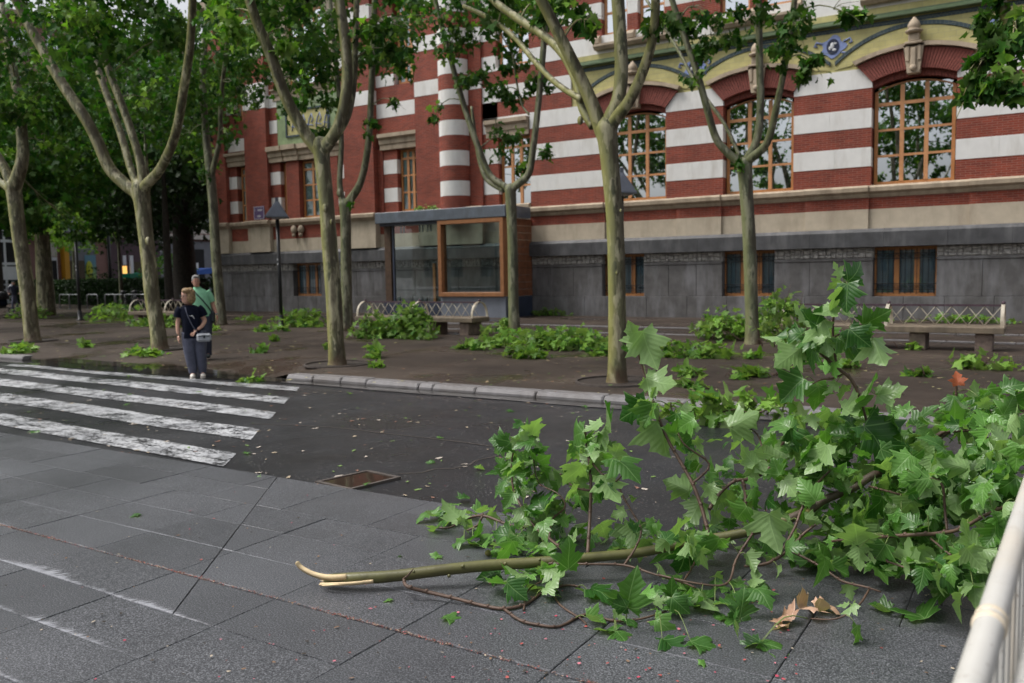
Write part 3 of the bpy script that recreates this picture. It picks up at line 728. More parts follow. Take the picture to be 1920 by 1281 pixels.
window(-32.95, .42, 4.32, 6.95, 0, -.2, 4, 'pane2', (1, 'blind')); window(-30.15, .2, 4.32, 6.9, 0, -.12, 4, 'pane2'); window(-28.2, .92, 4.32, 6.9, 0, -.12, 4, 'pane2', (1, 'blind'))
window(-22.87, .54, 4.32, 6.92, 0, -.2, 4, 'pane2', (1, 'blind')); window(-17.62, .7, 4.2, 6.92, 0, -.2, 4)
window(-33.0, .45, 9.1, 11.85, 0, -.2, 4); window(-22.85, .55, 9.62, 12.9, 0, -.2, 5, 'pane2', (1, 'blind')); window(-17.6, .72, 9.62, 12.9, 0, -.2, 5)
# base of the left part
for x0, x1, d in ((-35.05, -34.0, .22), (-34.0, -32.5, .0), (-32.5, -31.0, .3), (-31.0, -26.2, .1), (-26.2, -24.5, .3), (-24.5, -22.2, .0), (-22.2, -19.0, .25), (-19.0, -16.9, .0)):
    fbox("cream_block", 'beige', x0, x1 - .003, 2.83, 3.4, -.3, d, .004)
    brickish = x0 in (-31.0, -24.5, -34.0)
    fbox("brick_course" if brickish else "cream_block", 'brick' if brickish else 'beige', x0, x1 - .003, 3.405, 4.0, -.3, d - .015, .003)
    MB().prism([(FY + .3, 4.0), (FY - d - .02, 4.0), (FY - d - .06, 4.07), (FY - d - .17, 4.14), (FY - d - .18, 4.27), (FY - d - .1, 4.32), (FY + .3, 4.32)], x0 - (.06 if d > .05 else 0), x1 + (.05 if d > .05 else 0), 'x').build("sill_moulding", M['tan'], bld)
for x in (-29.5, -29.05):
    b = MB(); b.ball((x, FY - .2, 3.8), (.16, .14, .2), 10, 8); b.ball((x, FY - .22, 3.55), (.1, .1, .1), 8, 6); b.build("carved_bracket", M['tan'], bld)
# shell behind the facade: dark rooms, return walls, roof
b = MB(); b.box(XL, XR, FY + 2.6, FY + 2.8, 0, 14.3); b.box(XL, XR, FY + .5, FY + 2.6, 14.2, 14.3); b.box(XR, XR + .2, FY - .1, FY + 2.8, 0, 14.3); b.box(XL, XR, FY + .35, FY + 2.6, 8.9, 9.0); b.box(XL, XR, FY + .35, FY + 2.6, 3.3, 3.4)
b.build("interior", M['dark'], bld)
fbox("brick_band", 'brick', XL - .02, XL + .3, 2.83, ZT, -14, -.42); fbox("granite_block", 'granite', XL - .05, XL + .3, -.2, 2.83, -14, -.3)
MB().prism([(FY + 3, 14.2), (FY - .3, 14.2), (FY - .7, 14.5), (FY - .7, 14.8), (FY + 3, 14.9)], XL - .3, XR, 'x').build("cornice", M['tan'], bld)
# street name plate on the pilaster
M['plate'] = simple("violet_enamel", (.13, .09, .20), .3, .1, 5); M['plate_white'] = simple("white_enamel", (.6, .6, .62), .4, .05, 5)
sg = empty("street_name_plate", (-31.6, FY - .33, 4.6), "small violet enamel street plate with white lines on the brick pilaster", "sign")
fbox("plate", 'plate', -32.0, -31.28, 4.36, 4.98, .30, .33, .01, sg)
b = MB(); FB(b, -31.98, -31.30, 4.38, 4.40, .33, .335); FB(b, -31.98, -31.30, 4.94, 4.96, .33, .335); FB(b, -31.98, -31.96, 4.40, 4.94, .33, .335); FB(b, -31.32, -31.30, 4.40, 4.94, .33, .335)
b.build("border", M['plate_white'], sg)
b = MB()
for k, (xa, xb, z) in enumerate(((-31.93, -31.86, 4.8), (-31.72, -31.4, 4.8), (-31.75, -31.5, 4.52))):
    x = xa
    while x < xb - .03: w = random.uniform(.025, .045); FB(b, x, x + w - .008, z - .045, z + .045, .33, .334); x += w
b.build("lettering", M['plate_white'], sg)

# ------------------------------------------------------------------ glazed kiosk against the facade
M['zinc'] = simple("blue_grey_zinc", (.13, .155, .19), .4, .2, 3, .05, dirt=(.08, .09, .10)); M['navy'] = simple("navy_panel", (.035, .045, .075), .4, .2, 3)
M['panel'] = simple("blue_grey_panel", (.19, .21, .255), .5, .1, 2, dirt=(.12, .13, .15)); M['cedar'] = simple("cedar_plank", (.22, .085, .04), .5, .3, 5, .12, dirt=(.12, .05, .03))
KY = 26.5; KX0, KX1, KM = -22.85, -16.86, -19.83
ks = empty("glass_kiosk", (-19.8, 27.4, 0), "glazed vestibule with zinc roof and orange wood window against the brick wall", "kiosk")
B = lambda n, m, *a, bev=0.0: MB().box(*a, 0, bev).build(n, M[m], ks)
B("roof", 'zinc', KX0 - .1, KX1 + .12, KY - .12, KY + .5, 3.70, 4.13, bev=.02); B("roof", 'zinc', KX0 - .1, KX0 + .1, KY + .501, FY - .32, 3.70, 4.12); B("roof", 'zinc', KX1 - .1, KX1 + .12, KY + .501, FY - .32, 3.70, 4.12); B("roof_soffit", 'navy', KX0, KX1 - .02, KY + .05, KY + .5, 3.6, 3.70)
MB().add([(KX0 + .1, KY + .5, 4.0), (KX1 - .1, KY + .5, 4.0), (KX1 - .1, FY - .32, 4.05), (KX0 + .1, FY - .32, 4.05)], [(0, 1, 2, 3)]).build("skylight", M['pane2'], ks)
B("base_panel", 'panel', KM, KX1 - .02, KY + .02, KY + .12, .0, .78); B("base_panel", 'navy', KX0, KM - .01, KY + .2, KY + .3, .0, .55); B("base_panel", 'navy', KX1 - .1, KX1, KY + .13, FY - .07, 0, .76)
B("floor_slab", 'navy', KX0, KX1 - .1, KY + .3, FY - .07, 0, .12)
fr = MB()
for a in ((KM - .02, KM + .14, .95, 3.53), (KX1 - .16, KX1, .95, 3.53)): fr.box(a[0], a[1], KY - .1, KY + .28, a[2], a[3], 0, .01)
fr.box(KM - .02, KX1, KY - .1, KY + .28, 3.53, 3.69, 0, .01); fr.box(KM - .02, KX1, KY - .1, KY + .28, .79, .95, 0, .01)
M['kioskwood'] = simple("oiled_orange_wood", (.33, .145, .058), .5, .16, 6, .05); M['darkwood'] = simple("dark_stained_post", (.085, .048, .028), .6, .3, 6, .1)
wf = fr.build("window", M['kioskwood'], ks)
MB().add([(KM + .14, KY + .1, .95), (KX1 - .16, KY + .1, .95), (KX1 - .16, KY + .1, 3.53), (KM + .14, KY + .1, 3.53)], [(0, 1, 2, 3)]).build("pane", M['pane2'], wf)
MB().add([(KX0 + .5, KY + .3, .55), (KM - .02, KY + .3, .55), (KM - .02, KY + .3, 3.6), (KX0 + .5, KY + .3, 3.6)], [(0, 1, 2, 3)]).build("pane", M['pane2'], ks)
B("corner_post", 'darkwood', KX0 + .02, KX0 + .34, KY + .3, KY + .5, .3, 3.6); B("glazing_post", 'navy', KX0 + .46, KX0 + .54, KY + .26, KY + .34, .55, 3.6); B("door_post", 'ochre', KX0 + 1.25, KX0 + 1.37, FY - .14, FY - .08, .5, 2.1)
nz = 11
for i in range(nz):
    z0 = .78 + (3.69 - .78) * i / nz; z1 = .78 + (3.69 - .78) * (i + 1) / nz - .012
    B("cedar_plank", 'cedar', KX1 - .05, KX1 + random.uniform(0, .012), KY + .285, FY - .065, z0, z1)
lit = tag(MB().box(KM - .42, KM - .06, KY + .5, KY + .54, 1.92, 2.12).build("lit_sign", emis("lit_sign_white", (1, .97, .85), 1.6)), "small glowing white box sign inside the kiosk glass", "sign")
for i, x in enumerate((KX0 + .62, KX0 + 1.75, KX0 + 1.98)):
    b = MB(); b.lathe([(0, 0), (.055, 0), (.075, .2), (.06, .2), (.05, .02), (0, .02)], (x, KY + .45, .56), 10)
    tag(b.build("cup", M['plate_white']), ("white cup standing alone at the post end of the kiosk sill", "white cup on the kiosk sill, left of a pair", "white cup on the kiosk sill, right of a pair")[i], "cup", "white cups on the kiosk sill")
    MB().box(x - .2, x + .2, KY + .38, KY + .52, .5, .558).build("sill_shelf", M['navy'], ks)
sp = MB()
for x in (-22.1, -21.95, -21.15, -21.0, -20.75, -20.6): sp.tube([(x, KY + .5, 3.58), (x + .05, KY + .42, 3.33)], .035, 6)
sp.build("spot_lamp", M['plate_white'], ks)
# ------------------------------------------------------------------ plane trees
def bark_mat(name, base, patch1, patch2, lit_moss, dark):
    m, t, b = newmat(name, .6, .4); p = pos(t)
    st = (1, 1, .32)
    col = ramp(t, noise(t, p, 5, 5, .6, st), [(.3, tuple(x * .75 for x in base)), (.7, tuple(x * 1.25 for x in base))])
    col = mixc(t, ramp(t, noise(t, p, 6.5, 4, .5, st), [(.48, 0), (.515, .9)]), col, patch1)
    col = mixc(t, ramp(t, noise(t, p, 9.5, 4, .5, st), [(.56, 0), (.59, .9)]), col, patch2)
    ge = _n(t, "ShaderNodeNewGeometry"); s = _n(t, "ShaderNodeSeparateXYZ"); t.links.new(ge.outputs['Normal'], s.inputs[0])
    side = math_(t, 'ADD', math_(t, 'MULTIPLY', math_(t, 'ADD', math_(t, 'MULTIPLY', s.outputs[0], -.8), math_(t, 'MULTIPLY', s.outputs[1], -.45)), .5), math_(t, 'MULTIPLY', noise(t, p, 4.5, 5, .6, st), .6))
    col = mixc(t, ramp(t, side, [(.34, 0), (.66, .85)]), col, lit_moss)  # moss colour also paints the light on the trunk's left side
    # rain-dark runs plus painted shade on the right side; rusty splash at the foot
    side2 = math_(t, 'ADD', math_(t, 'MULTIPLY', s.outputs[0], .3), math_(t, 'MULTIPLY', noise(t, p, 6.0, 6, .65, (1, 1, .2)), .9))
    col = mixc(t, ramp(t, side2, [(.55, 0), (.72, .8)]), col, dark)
    w = _n(t, "ShaderNodeSeparateXYZ"); t.links.new(p, w.inputs[0])
    foot = math_(t, 'ADD', math_(t, 'MULTIPLY', w.outputs[2], -1.1), math_(t, 'MULTIPLY', noise(t, p, 5, 5, .6), 1.1))
    col = mixc(t, ramp(t, foot, [(.25, 0), (.6, .7)]), col, (.085, .045, .024))
    t.links.new(col, b.inputs['Base Color']); bump(t, b, math_(t, 'ADD', noise(t, p, 18, 6, .65, (1, 1, .5)), noise(t, p, 9.5, 4, .5, st)), .6, .02); return m
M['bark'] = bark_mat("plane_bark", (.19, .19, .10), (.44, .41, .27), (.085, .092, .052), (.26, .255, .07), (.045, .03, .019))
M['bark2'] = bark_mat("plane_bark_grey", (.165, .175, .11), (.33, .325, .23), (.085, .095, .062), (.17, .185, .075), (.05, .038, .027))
M['barkdark'] = simple("dark_bark", (.035, .028, .022), .85, .35, 6, .5)
M['cutwood'] = simple("cut_wood", (.42, .30, .15), .7, .2, 20)

# --- leaves
def leaf_outline():
    h = [(.07, -.05), (.2, -.05), (.38, -.11), (.355, .025), (.43, .10), (.33, .18), (.48, .278), (.68, .44), (.49, .462), (.41, .53), (.245, .48), (.275, .605), (.36, .70), (.205, .768), (.115, .89)]
    return [(0, 0)] + h + [(0, 1.0)] + [(-x, y) for x, y in h[::-1]]
_in = [(0, .25), (0, .5), (0, .75), (.16, .11), (.32, .22), (-.16, .11), (-.32, .22), (.14, .3), (-.14, .3)]
_out = leaf_outline(); _no = len(_out)
_cd = delaunay_2d_cdt([Vector(p) for p in _out + _in], [(i, (i + 1) % _no) for i in range(_no)] + [(0, _no), (_no, _no + 1), (_no + 1, _no + 2)], [list(range(_no))], 1, 1e-5)
LV = np.array([(v.x, v.y) for v in _cd[0]]); LF = [list(f) for f in _cd[2]]
def leaf_shape(seed, droop=.35, fold=.25, wave=.05):
    r = np.random.default_rng(seed); x, y = LV[:, 0], LV[:, 1]; z = np.zeros(len(x))
    k = 1 + r.normal(0, .12); z += fold * np.abs(x) * k                                  # folded up along the midrib
    z -= droop * (np.hypot(x * .8, y) ** 2) * (1 + r.normal(0, .2))                        # tips hang
    z += wave * np.sin(7 * x + r.uniform(0, 6)) * np.cos(6 * y + r.uniform(0, 6))
    tw = r.normal(0, .25); z += tw * x * y
    xx = x * (1 + r.normal(0, .06)) + r.normal(0, .08) * y * y
    return np.stack([xx, y, z], 1)
SMALL = np.array([(0, 0), (.36, -.06), (.28, .17), (.64, .42), (.24, .46), (.2, .75), (0, 1), (-.2, .75), (-.24, .46), (-.64, .42), (-.28, .17), (-.36, -.06), (0, .35)])
SF = [[12, i, (i + 1) % 12] for i in range(12)]
def small_shape(seed):
    r = np.random.default_rng(seed); x, y = SMALL[:, 0], SMALL[:, 1]
    return np.stack([x, y, r.uniform(.1, .5) * np.abs(x) - r.uniform(.1, .45) * (x * x * .6 + y * y) + r.normal(0, .03, len(x))], 1)
def leaf_mat(name, top, top2, under, rough=.38, trans=.40, veins=True):
    m, t, b = newmat(name, rough, .5 if veins else .25); out = t.nodes["Material Output"]
    at_ = _n(t, "ShaderNodeAttribute", attribute_name="tint"); oi = _n(t, "ShaderNodeObjectInfo")
    v = math_(t, 'FRACT', math_(t, 'ADD', at_.outputs['Fac'], oi.outputs['Random']))
    c_top = ramp(t, v, [(0, top), (.75, top2), (1, tuple(a * 1.5 for a in top2))])
    ge = _n(t, "ShaderNodeNewGeometry"); c_un = mixc(t, v, tuple(x * .8 for x in under), under)
    col = mixc(t, ge.outputs['Backfacing'], c_top, c_un)
    if veins:
        uv = _n(t, "ShaderNodeUVMap"); uv.uv_map = "UVMap"; s = _n(t, "ShaderNodeSeparateXYZ"); t.links.new(uv.outputs[0], s.inputs[0])
        ax = math_(t, 'ABSOLUTE', s.outputs[0]); y = s.outputs[1]; d = ax
        for vx, vy in ((.66, .43), (.38, -.11)):
            L = math.hypot(vx, vy); q = math_(t, 'ABSOLUTE', math_(t, 'SUBTRACT', math_(t, 'MULTIPLY', ax, vy / L), math_(t, 'MULTIPLY', y, vx / L)))
            d = math_(t, 'MINIMUM', d, q)
        # side veins leave the midrib slantwise
        q = math_(t, 'ABSOLUTE', math_(t, 'SUBTRACT', math_(t, 'FRACT', math_(t, 'MULTIPLY', math_(t, 'SUBTRACT', y, math_(t, 'MULTIPLY', ax, .85)), 6.5)), .5))
        q = math_(t, 'MULTIPLY', q, .12); d2 = math_(t, 'MINIMUM', math_(t, 'MULTIPLY', d, 1.0), math_(t, 'ADD', q, .0125))
        vein = ramp(t, d2, [(.006, 1), (.018, 0)]); col = mixc(t, math_(t, 'MULTIPLY', vein, .3), col, tuple(min(1, x * 1.6 + .05) for x in under))
        bump(t, b, math_(t, 'MULTIPLY', d2, 8), .3, .01)
    t.links.new(col, b.inputs['Base Color'])
    tr = _n(t, "ShaderNodeBsdfTranslucent"); t.links.new(mixc(t, 1.0, col, (1.0, 1.15, .45), 'MULTIPLY'), tr.inputs[0])
    mx = _n(t, "ShaderNodeMixShader", Fac=trans); t.links.new(b.outputs[0], mx.inputs[1]); t.links.new(tr.outputs[0], mx.inputs[2]); t.links.new(mx.outputs[0], out.inputs[0])
    return m
M['leaf'] = leaf_mat("plane_leaf", (.028, .108, .016), (.108, .248, .048), (.26, .41, .16), .30)
M['crownleaf'] = leaf_mat("crown_leaf", (.010, .052, .006), (.044, .138, .016), (.075, .15, .032), .62, .38, False)
M['youngleaf'] = leaf_mat("young_crown_leaf", (.085, .23, .025), (.20, .38, .05), (.24, .38, .09), .55, .4, False)
M['darkleaf'] = leaf_mat("evergreen_leaf", (.009, .030, .008), (.022, .058, .013), (.03, .06, .02), .5, .15, False)
M['brownleaf'] = leaf_mat("dry_leaf", (.34, .19, .12), (.46, .29, .20), (.60, .45, .35), .6, .2)

def basis(tip, nrm):
    tip = tip / (np.linalg.norm(tip, axis=1, keepdims=True) + 1e-9)
    nrm = nrm - tip * (nrm * tip).sum(1, keepdims=True); nrm /= np.linalg.norm(nrm, axis=1, keepdims=True) + 1e-9
    return np.cross(tip, nrm), tip, nrm
def cloud_mesh(name, mats, P, tip, nrm, size, shapes, faces, uvs=None, mi=None):
    """many leaves in one mesh"""
    n = len(P); X, Y, Z = basis(tip, nrm); nv = shapes[0].shape[0]; k = rng.integers(0, len(shapes), n)
    T = np.stack(shapes)[k] * size[:, None, None]
    V = P[:, None, :] + T[..., :1] * X[:, None] + T[..., 1:2] * Y[:, None] + T[..., 2:] * Z[:, None]
    tri = []
    for f in faces:
        for q in range(1, len(f) - 1): tri.append((f[0], f[q], f[q + 1]))
    tri = np.array(tri); F = (tri[None] + (np.arange(n) * nv)[:, None, None]).reshape(-1, 3)
    me = bpy.data.meshes.new(name); me.vertices.add(n * nv); me.vertices.foreach_set('co', V.reshape(-1).astype(np.float32))
    me.loops.add(F.size); me.loops.foreach_set('vertex_index', F.reshape(-1).astype(np.int32))
    me.polygons.add(len(F)); me.polygons.foreach_set('loop_start', np.arange(0, F.size, 3, dtype=np.int32))
    for m in mats: me.materials.append(m)
    if mi is not None: me.polygons.foreach_set('material_index', np.repeat(mi, len(tri)).astype(np.int32))
    me.polygons.foreach_set('use_smooth', np.ones(len(F), bool))
    a = me.attributes.new("tint", 'FLOAT', 'POINT'); a.data.foreach_set('value', np.repeat(rng.random(n), nv).astype(np.float32))
    if uvs is not None:
        l = me.uv_layers.new(name="UVMap"); U = np.tile(uvs, (n, 1))[F.reshape(-1)]; l.data.foreach_set('uv', U.reshape(-1).astype(np.float32))
    me.update(calc_edges=True); me.validate(); return me
SMS = [small_shape(i) for i in range(8)]
def rand_dirs(n):
    v = rng.normal(size=(n, 3)); return v / np.linalg.norm(v, axis=1, keepdims=True)
def blob_points(n, c, r, clump=.28, hollow=.0, per=22):
    """points gathered in clumps inside an ellipsoid"""
    c, r = np.array(c, float), np.array(r, float); k = max(3, n // per)
    u = rand_dirs(k) * (hollow + (1 - hollow) * rng.random((k, 1)) ** .45)
    ctr = u[rng.integers(0, k, n)]
    return c + (ctr + rng.normal(size=(n, 3)) * clump * np.array([1, 1, .8]) * (.5 + .5 * rng.random((n, 1)))) * r
def leaf_frames(n, hang=.55):
    tip = rand_dirs(n) * .75; tip[:, 2] -= hang; nr = rand_dirs(n) * .9; nr[:, 2] += .55; return tip, nr
def crown(parent, parts, mats, name="crown"):
    """parts: (points, leaf size, material index, hang)"""
    P, T, N, SZ, MI = [], [], [], [], []
    for p, s, mi, hang in parts:
        n = len(p); t_, n_ = leaf_frames(n, hang); P.append(p); T.append(t_); N.append(n_); SZ.append(s * rng.uniform(.65, 1.2, n)); MI.append(np.full(n, mi))
    me = cloud_mesh(name, [M[q] for q in mats], np.concatenate(P), np.concatenate(T), np.concatenate(N), np.concatenate(SZ), SMS, SF, None, np.concatenate(MI))
    return tag(link(bpy.data.objects.new(name, me), parent, (0, 0, 0)), kind='stuff')

def trace(pts, Y, dY=0.0, w0=None):
    """limb followed on the photo at the tree's own distance; dY: how far it leans away by its end"""
    out, rad = [], []; n = len(pts)
    for i, q in enumerate(pts):
        p = at(q[0], q[1], Y + dY * (i / max(1, n - 1)) ** 1.3); out.append(p); rad.append(q[2] / 2 * dist(p) / FPX * .9)
    return out, rad
def smooth_path(P, R, k=4):
    P = np.array(P); R = np.array(R); n = len(P); oP, oR = [], []
    for i in range(n - 1):
        p0, p1, p2, p3 = P[max(0, i - 1)], P[i], P[i + 1], P[min(n - 1, i + 2)]
        for j in range(k):
            u = j / k; oP.append(.5 * ((2 * p1) + (-p0 + p2) * u + (2 * p0 - 5 * p1 + 4 * p2 - p3) * u * u + (-p0 + 3 * p1 - 3 * p2 + p3) * u ** 3)); oR.append(R[i] * (1 - u) + R[i + 1] * u)
    oP.append(P[-1]); oR.append(R[-1]); return oP, oR
TREES = {}
def traced_tree(key, Y, trunk, limbs, label, sprays=(), top=(), mat='bark', group="plane trees standing on the plaza", knots=()):
    """trunk, limbs: pixels and pixel widths; sprays: (px, py, pixel radius, Y, leaves, young share); top: crown ellipsoids above the picture"""
    P, R = trace(trunk, Y); base = P[0]
    base[2] = plaza_z(base[0], base[1])
    root = empty("plane_tree", tuple(base), label, "tree", group)
    b = MB(); P[0] = base - np.array([0, 0, .06]); R[0] *= 1.12
    sp, sr = smooth_path(P, R, 5); sr[0] *= 1.25; sr[1] *= 1.08
    tt = sp[-1] - sp[-3]; tt /= np.linalg.norm(tt)
    for k_, f_ in ((.5, .86), (.9, .55), (1.1, .2)): sp.append(sp[len(P) * 0 - 1] * 0 + np.array(P[-1]) + tt * R[-1] * k_); sr.append(R[-1] * f_)
    b.tube(sp, sr, 16, 0, True, True, .03)
    for kx, ky, kw in knots:                          # scars and stubs
        p = at(kx, ky, Y - R[1] * .9); r = kw / 2 * dist(p) / FPX; b.ball(p, (r, r * .6, r * 1.3), 8, 6, 0)
    b.build("trunk", M[mat], root)
    ends = []
    for L in limbs:
        pts, dY = L; lp, lr = trace(pts, Y, dY)
        if lr[0] > .5 * R[-1] and np.linalg.norm(lp[0] - P[-1]) < 4 * R[-1]:      # the limb grows out of the trunk
            lp = [P[-1] * .45 + P[-2] * .55 * 1.0 + (lp[0] - P[-1]) * .3] + lp; lr = [min(lr[0] * 1.05, R[-1] * .8)] + lr; lr[1] *= 1.12
        lp, lr = smooth_path(lp, lr, 5)
        # go on above the picture, thinning out
        d = lp[-1] - lp[-3]; d /= np.linalg.norm(d); q = lp[-1]; r = lr[-1]
        if pts[-1][1] < 5:
            for _ in range(5):
                d = d + rng.normal(size=3) * .12; d[2] = max(d[2], .35); d /= np.linalg.norm(d); q = q + d * .75; r *= .8; lp.append(q); lr.append(r)
        MB().tube(lp, lr, 12, 0, True, True, .03).build("limb", M[mat], root); ends.append(lp)
    parts = []; tw = MB()
    for (x, y, pr, sy, n, yg) in sprays:
        c = at(x, y, sy); r = pr * dist(c) / FPX; n1 = int(n * (1 - yg - (.1 if Y < 14 else .03)))
        rr = (r, r * .8, r * .9)
        if n1: parts.append((blob_points(n1, c, rr, .34), .17, 0, .7))
        if n - n1: parts.append((blob_points(n - n1, c, rr, .34), .17, 1, .7))
        allp = np.concatenate([np.array(e) for e in ends]); j = np.argmin(((allp - c) ** 2).sum(1) + 1.5 * np.maximum(0, allp[:, 2] - c[2]) * 0)
        s = allp[j]; mid = (s + c) / 2 + np.array([0, 0, .15]); pp, pr_ = smooth_path([s, mid, c, c + (c - mid) * .4 - np.array([0, 0, .1])], [.022, .014, .008, .004], 3)
        tw.tube(pp, pr_, 5)
        for _ in range(5):
            e = c + rng.normal(size=3) * r * .5; pp, pr_ = smooth_path([(mid + c) / 2, (mid + c + e) / 3 + np.array([0, 0, .05]), e], [.008, .006, .003], 3); tw.tube(pp, pr_, 4)
    if tw.v: tw.build("twigs", M[mat], root)['kind'] = 'stuff'
    for (cx, cy, cz, rx, ry, rz, n) in top:
        parts.append((blob_points(n, (base[0] + cx, base[1] + cy, cz), (rx, ry, rz), .17, .25, 70), .2, 0, .5))
    if parts: crown(root, parts, ['crownleaf', 'youngleaf'])
    TREES[key] = root; return root
def topc(z=8.3, n=2000, r=2.6): return ((0, 0, z, r, r, 2.2, n),)

traced_tree('A', 12.93, [(62, 642, 28.2), (57, 600, 29.0), (48, 520, 29.0), (36, 440, 28.2), (28, 375, 29.0), (25, 350, 31.7)],
    [([(27, 352, 26), (42, 300, 24), (41, 250, 22), (34, 180, 20), (20, 110, 18), (5, 30, 16), (0, -10, 15)], 1.0), ([(24, 350, 22), (3, 305, 18), (-25, 262, 16), (-60, 200, 14), (-80, 100, 12), (-90, 0, 10)], -.6), ([(22, 358, 16), (-5, 338, 14), (-60, 300, 12), (-110, 220, 10), (-130, 110, 9), (-140, -10, 8)], .5)],
    "greenish plane tree at the far left edge of the kerb", [(20, 210, 45, 12.6, 150, .15), (70, 130, 60, 13.6, 200, .1), (10, 60, 60, 12.4, 160, .1), (95, 280, 40, 14, 120, .15), (60, 30, 60, 13.4, 180, .2), (10, 290, 40, 13.6, 110, .1), (140, 425, 26, 19.4, 150, .1), (110, 400, 36, 19, 140, .15)], topc())
traced_tree('B', 12.66, [(300, 657, 33.1), (296, 620, 31.3), (286, 560, 30.4), (278, 480, 30.4), (268, 400, 29.6), (263, 352, 34.8)],
    [([(256, 362, 24), (235, 346, 25), (205, 315, 25), (185, 270, 24), (160, 222, 23), (120, 162, 22), (75, 85, 20), (40, 20, 18), (15, -30, 17)], -1.2), ([(258, 350, 16), (243, 310, 15), (226, 250, 15), (190, 150, 14), (165, 80, 13), (140, 20, 12), (128, -20, 12)], .8), ([(268, 350, 18), (262, 300, 17), (237, 220, 16), (207, 140, 16), (182, 60, 15), (170, -15, 14)], .2), ([(270, 352, 20), (300, 318, 20), (328, 255, 19), (344, 170, 18), (357, 80, 17), (362, -20, 16)], -.6)],
    "four-limbed plane tree rising behind the woman in the dark top", [(150, 40, 42, 11.6, 90, .85), (130, 15, 40, 11.8, 70, .6), (210, 20, 55, 12.6, 120, .15), (330, 60, 50, 13.4, 130, .1), (290, 190, 45, 14, 120, .1), (60, 190, 40, 12.8, 90, .2)], topc(8.4), knots=((277, 452, 12), (209, 330, 9)))
traced_tree('C', 11.86, [(633, 684, 34.2), (630, 640, 33.2), (626, 560, 33.2), (619, 470, 32.3), (612, 380, 30.4), (604, 300, 32.3), (601, 275, 38.0)],
    [([(603, 288, 26), (578, 258, 27), (556, 222, 25), (534, 178, 24), (508, 105, 23), (480, 38, 21), (462, -22, 20)], -1.0), ([(606, 282, 26), (632, 243, 25), (647, 190, 24), (651, 130, 23), (645, 60, 22), (632, -22, 21)], .5), ([(618, 270, 16), (642, 238, 15), (657, 200, 14), (664, 140, 14), (667, 60, 13), (669, -22, 12)], 1.0)],
    "yellow-barked plane tree at the end of the kerb stones", [(415, 40, 55, 11.0, 90, .8), (505, 75, 40, 11.2, 60, .9), (450, 70, 40, 11.2, 70, .9), (560, 165, 30, 13, 70, .1), (470, 10, 50, 11.6, 80, .3), (720, 40, 60, 12.5, 120, .05), (740, 100, 38, 12.8, 80, .05), (590, 20, 60, 12.6, 110, .05)], topc(8.2), knots=((609, 390, 12), (622, 416, 8)))
traced_tree('D', 11.64, [(1157, 719, 42), (1157, 680, 38), (1157, 600, 37), (1156, 500, 36), (1152, 400, 36), (1143, 300, 38), (1137, 240, 46)],
    [([(1130, 248, 30), (1103, 178, 28), (1068, 105, 26), (1033, 35, 24), (1003, -22, 22)], -.6), ([(1112, 238, 18), (1092, 205, 17), (1082, 160, 17), (1062, 112, 18), (1030, 75, 18), (975, 38, 17), (930, 5, 16), (900, -30, 15)], .9), ([(1092, 188, 13), (1045, 158, 13), (1005, 118, 12), (962, 68, 11), (915, 33, 10), (870, 12, 9)], 1.4), ([(1140, 232, 28), (1158, 190, 28), (1165, 140, 29), (1163, 70, 28), (1157, -22, 27)], .4), ([(1146, 236, 26), (1178, 192, 24), (1203, 140, 22), (1222, 80, 20), (1229, 20, 19), (1228, -22, 18)], -.6)],
    "thick plane tree with a pruned stub on its fork beside the kerb", [(1010, 15, 45, 12.4, 80, .05), (1080, 20, 40, 12, 70, .05), (950, 25, 40, 12.6, 70, .05), (1110, 40, 22, 11.2, 30, .05), (1235, 45, 35, 11.4, 50, .05)], topc(8.0), knots=((1088, 226, 13), (1157, 512, 6), (1164, 395, 5)))
traced_tree('E', 18.83, [(1411, 647, 30), (1410, 600, 27), (1408, 540, 27), (1405, 450, 27), (1400, 370, 27), (1396, 310, 32)],
    [([(1392, 312, 17), (1366, 288, 17), (1343, 260, 16), (1326, 205, 15), (1305, 130, 14), (1278, 55, 13), (1253, -22, 12)], -.8), ([(1388, 296, 8), (1360, 235, 8), (1328, 190, 8), (1300, 148, 7), (1268, 88, 7), (1225, 20, 6), (1200, -20, 6)], .9), ([(1398, 308, 18), (1418, 265, 17), (1426, 200, 16), (1424, 110, 15), (1422, -22, 14)], .4), ([(1400, 306, 18), (1438, 268, 16), (1458, 190, 14), (1474, 110, 13), (1493, -22, 12)], -.8)],
    "slim forked plane tree in front of the middle arched window", [(1345, 65, 48, 18.2, 120, .04), (1270, 50, 38, 18.4, 80, .04), (1500, 60, 50, 17.6, 140, .04), (1530, 125, 32, 17.4, 80, .04), (1400, 40, 40, 18.5, 80, .04), (1310, 15, 45, 18.2, 90, .04), (1468, 105, 28, 18, 50, .04), (1590, 25, 35, 17.2, 70, .04), (1300, 150, 22, 18.2, 22, .1), (1385, 310, 11, 18.6, 14, .2)], topc(9.8, 1300, 2.3), mat='bark2')
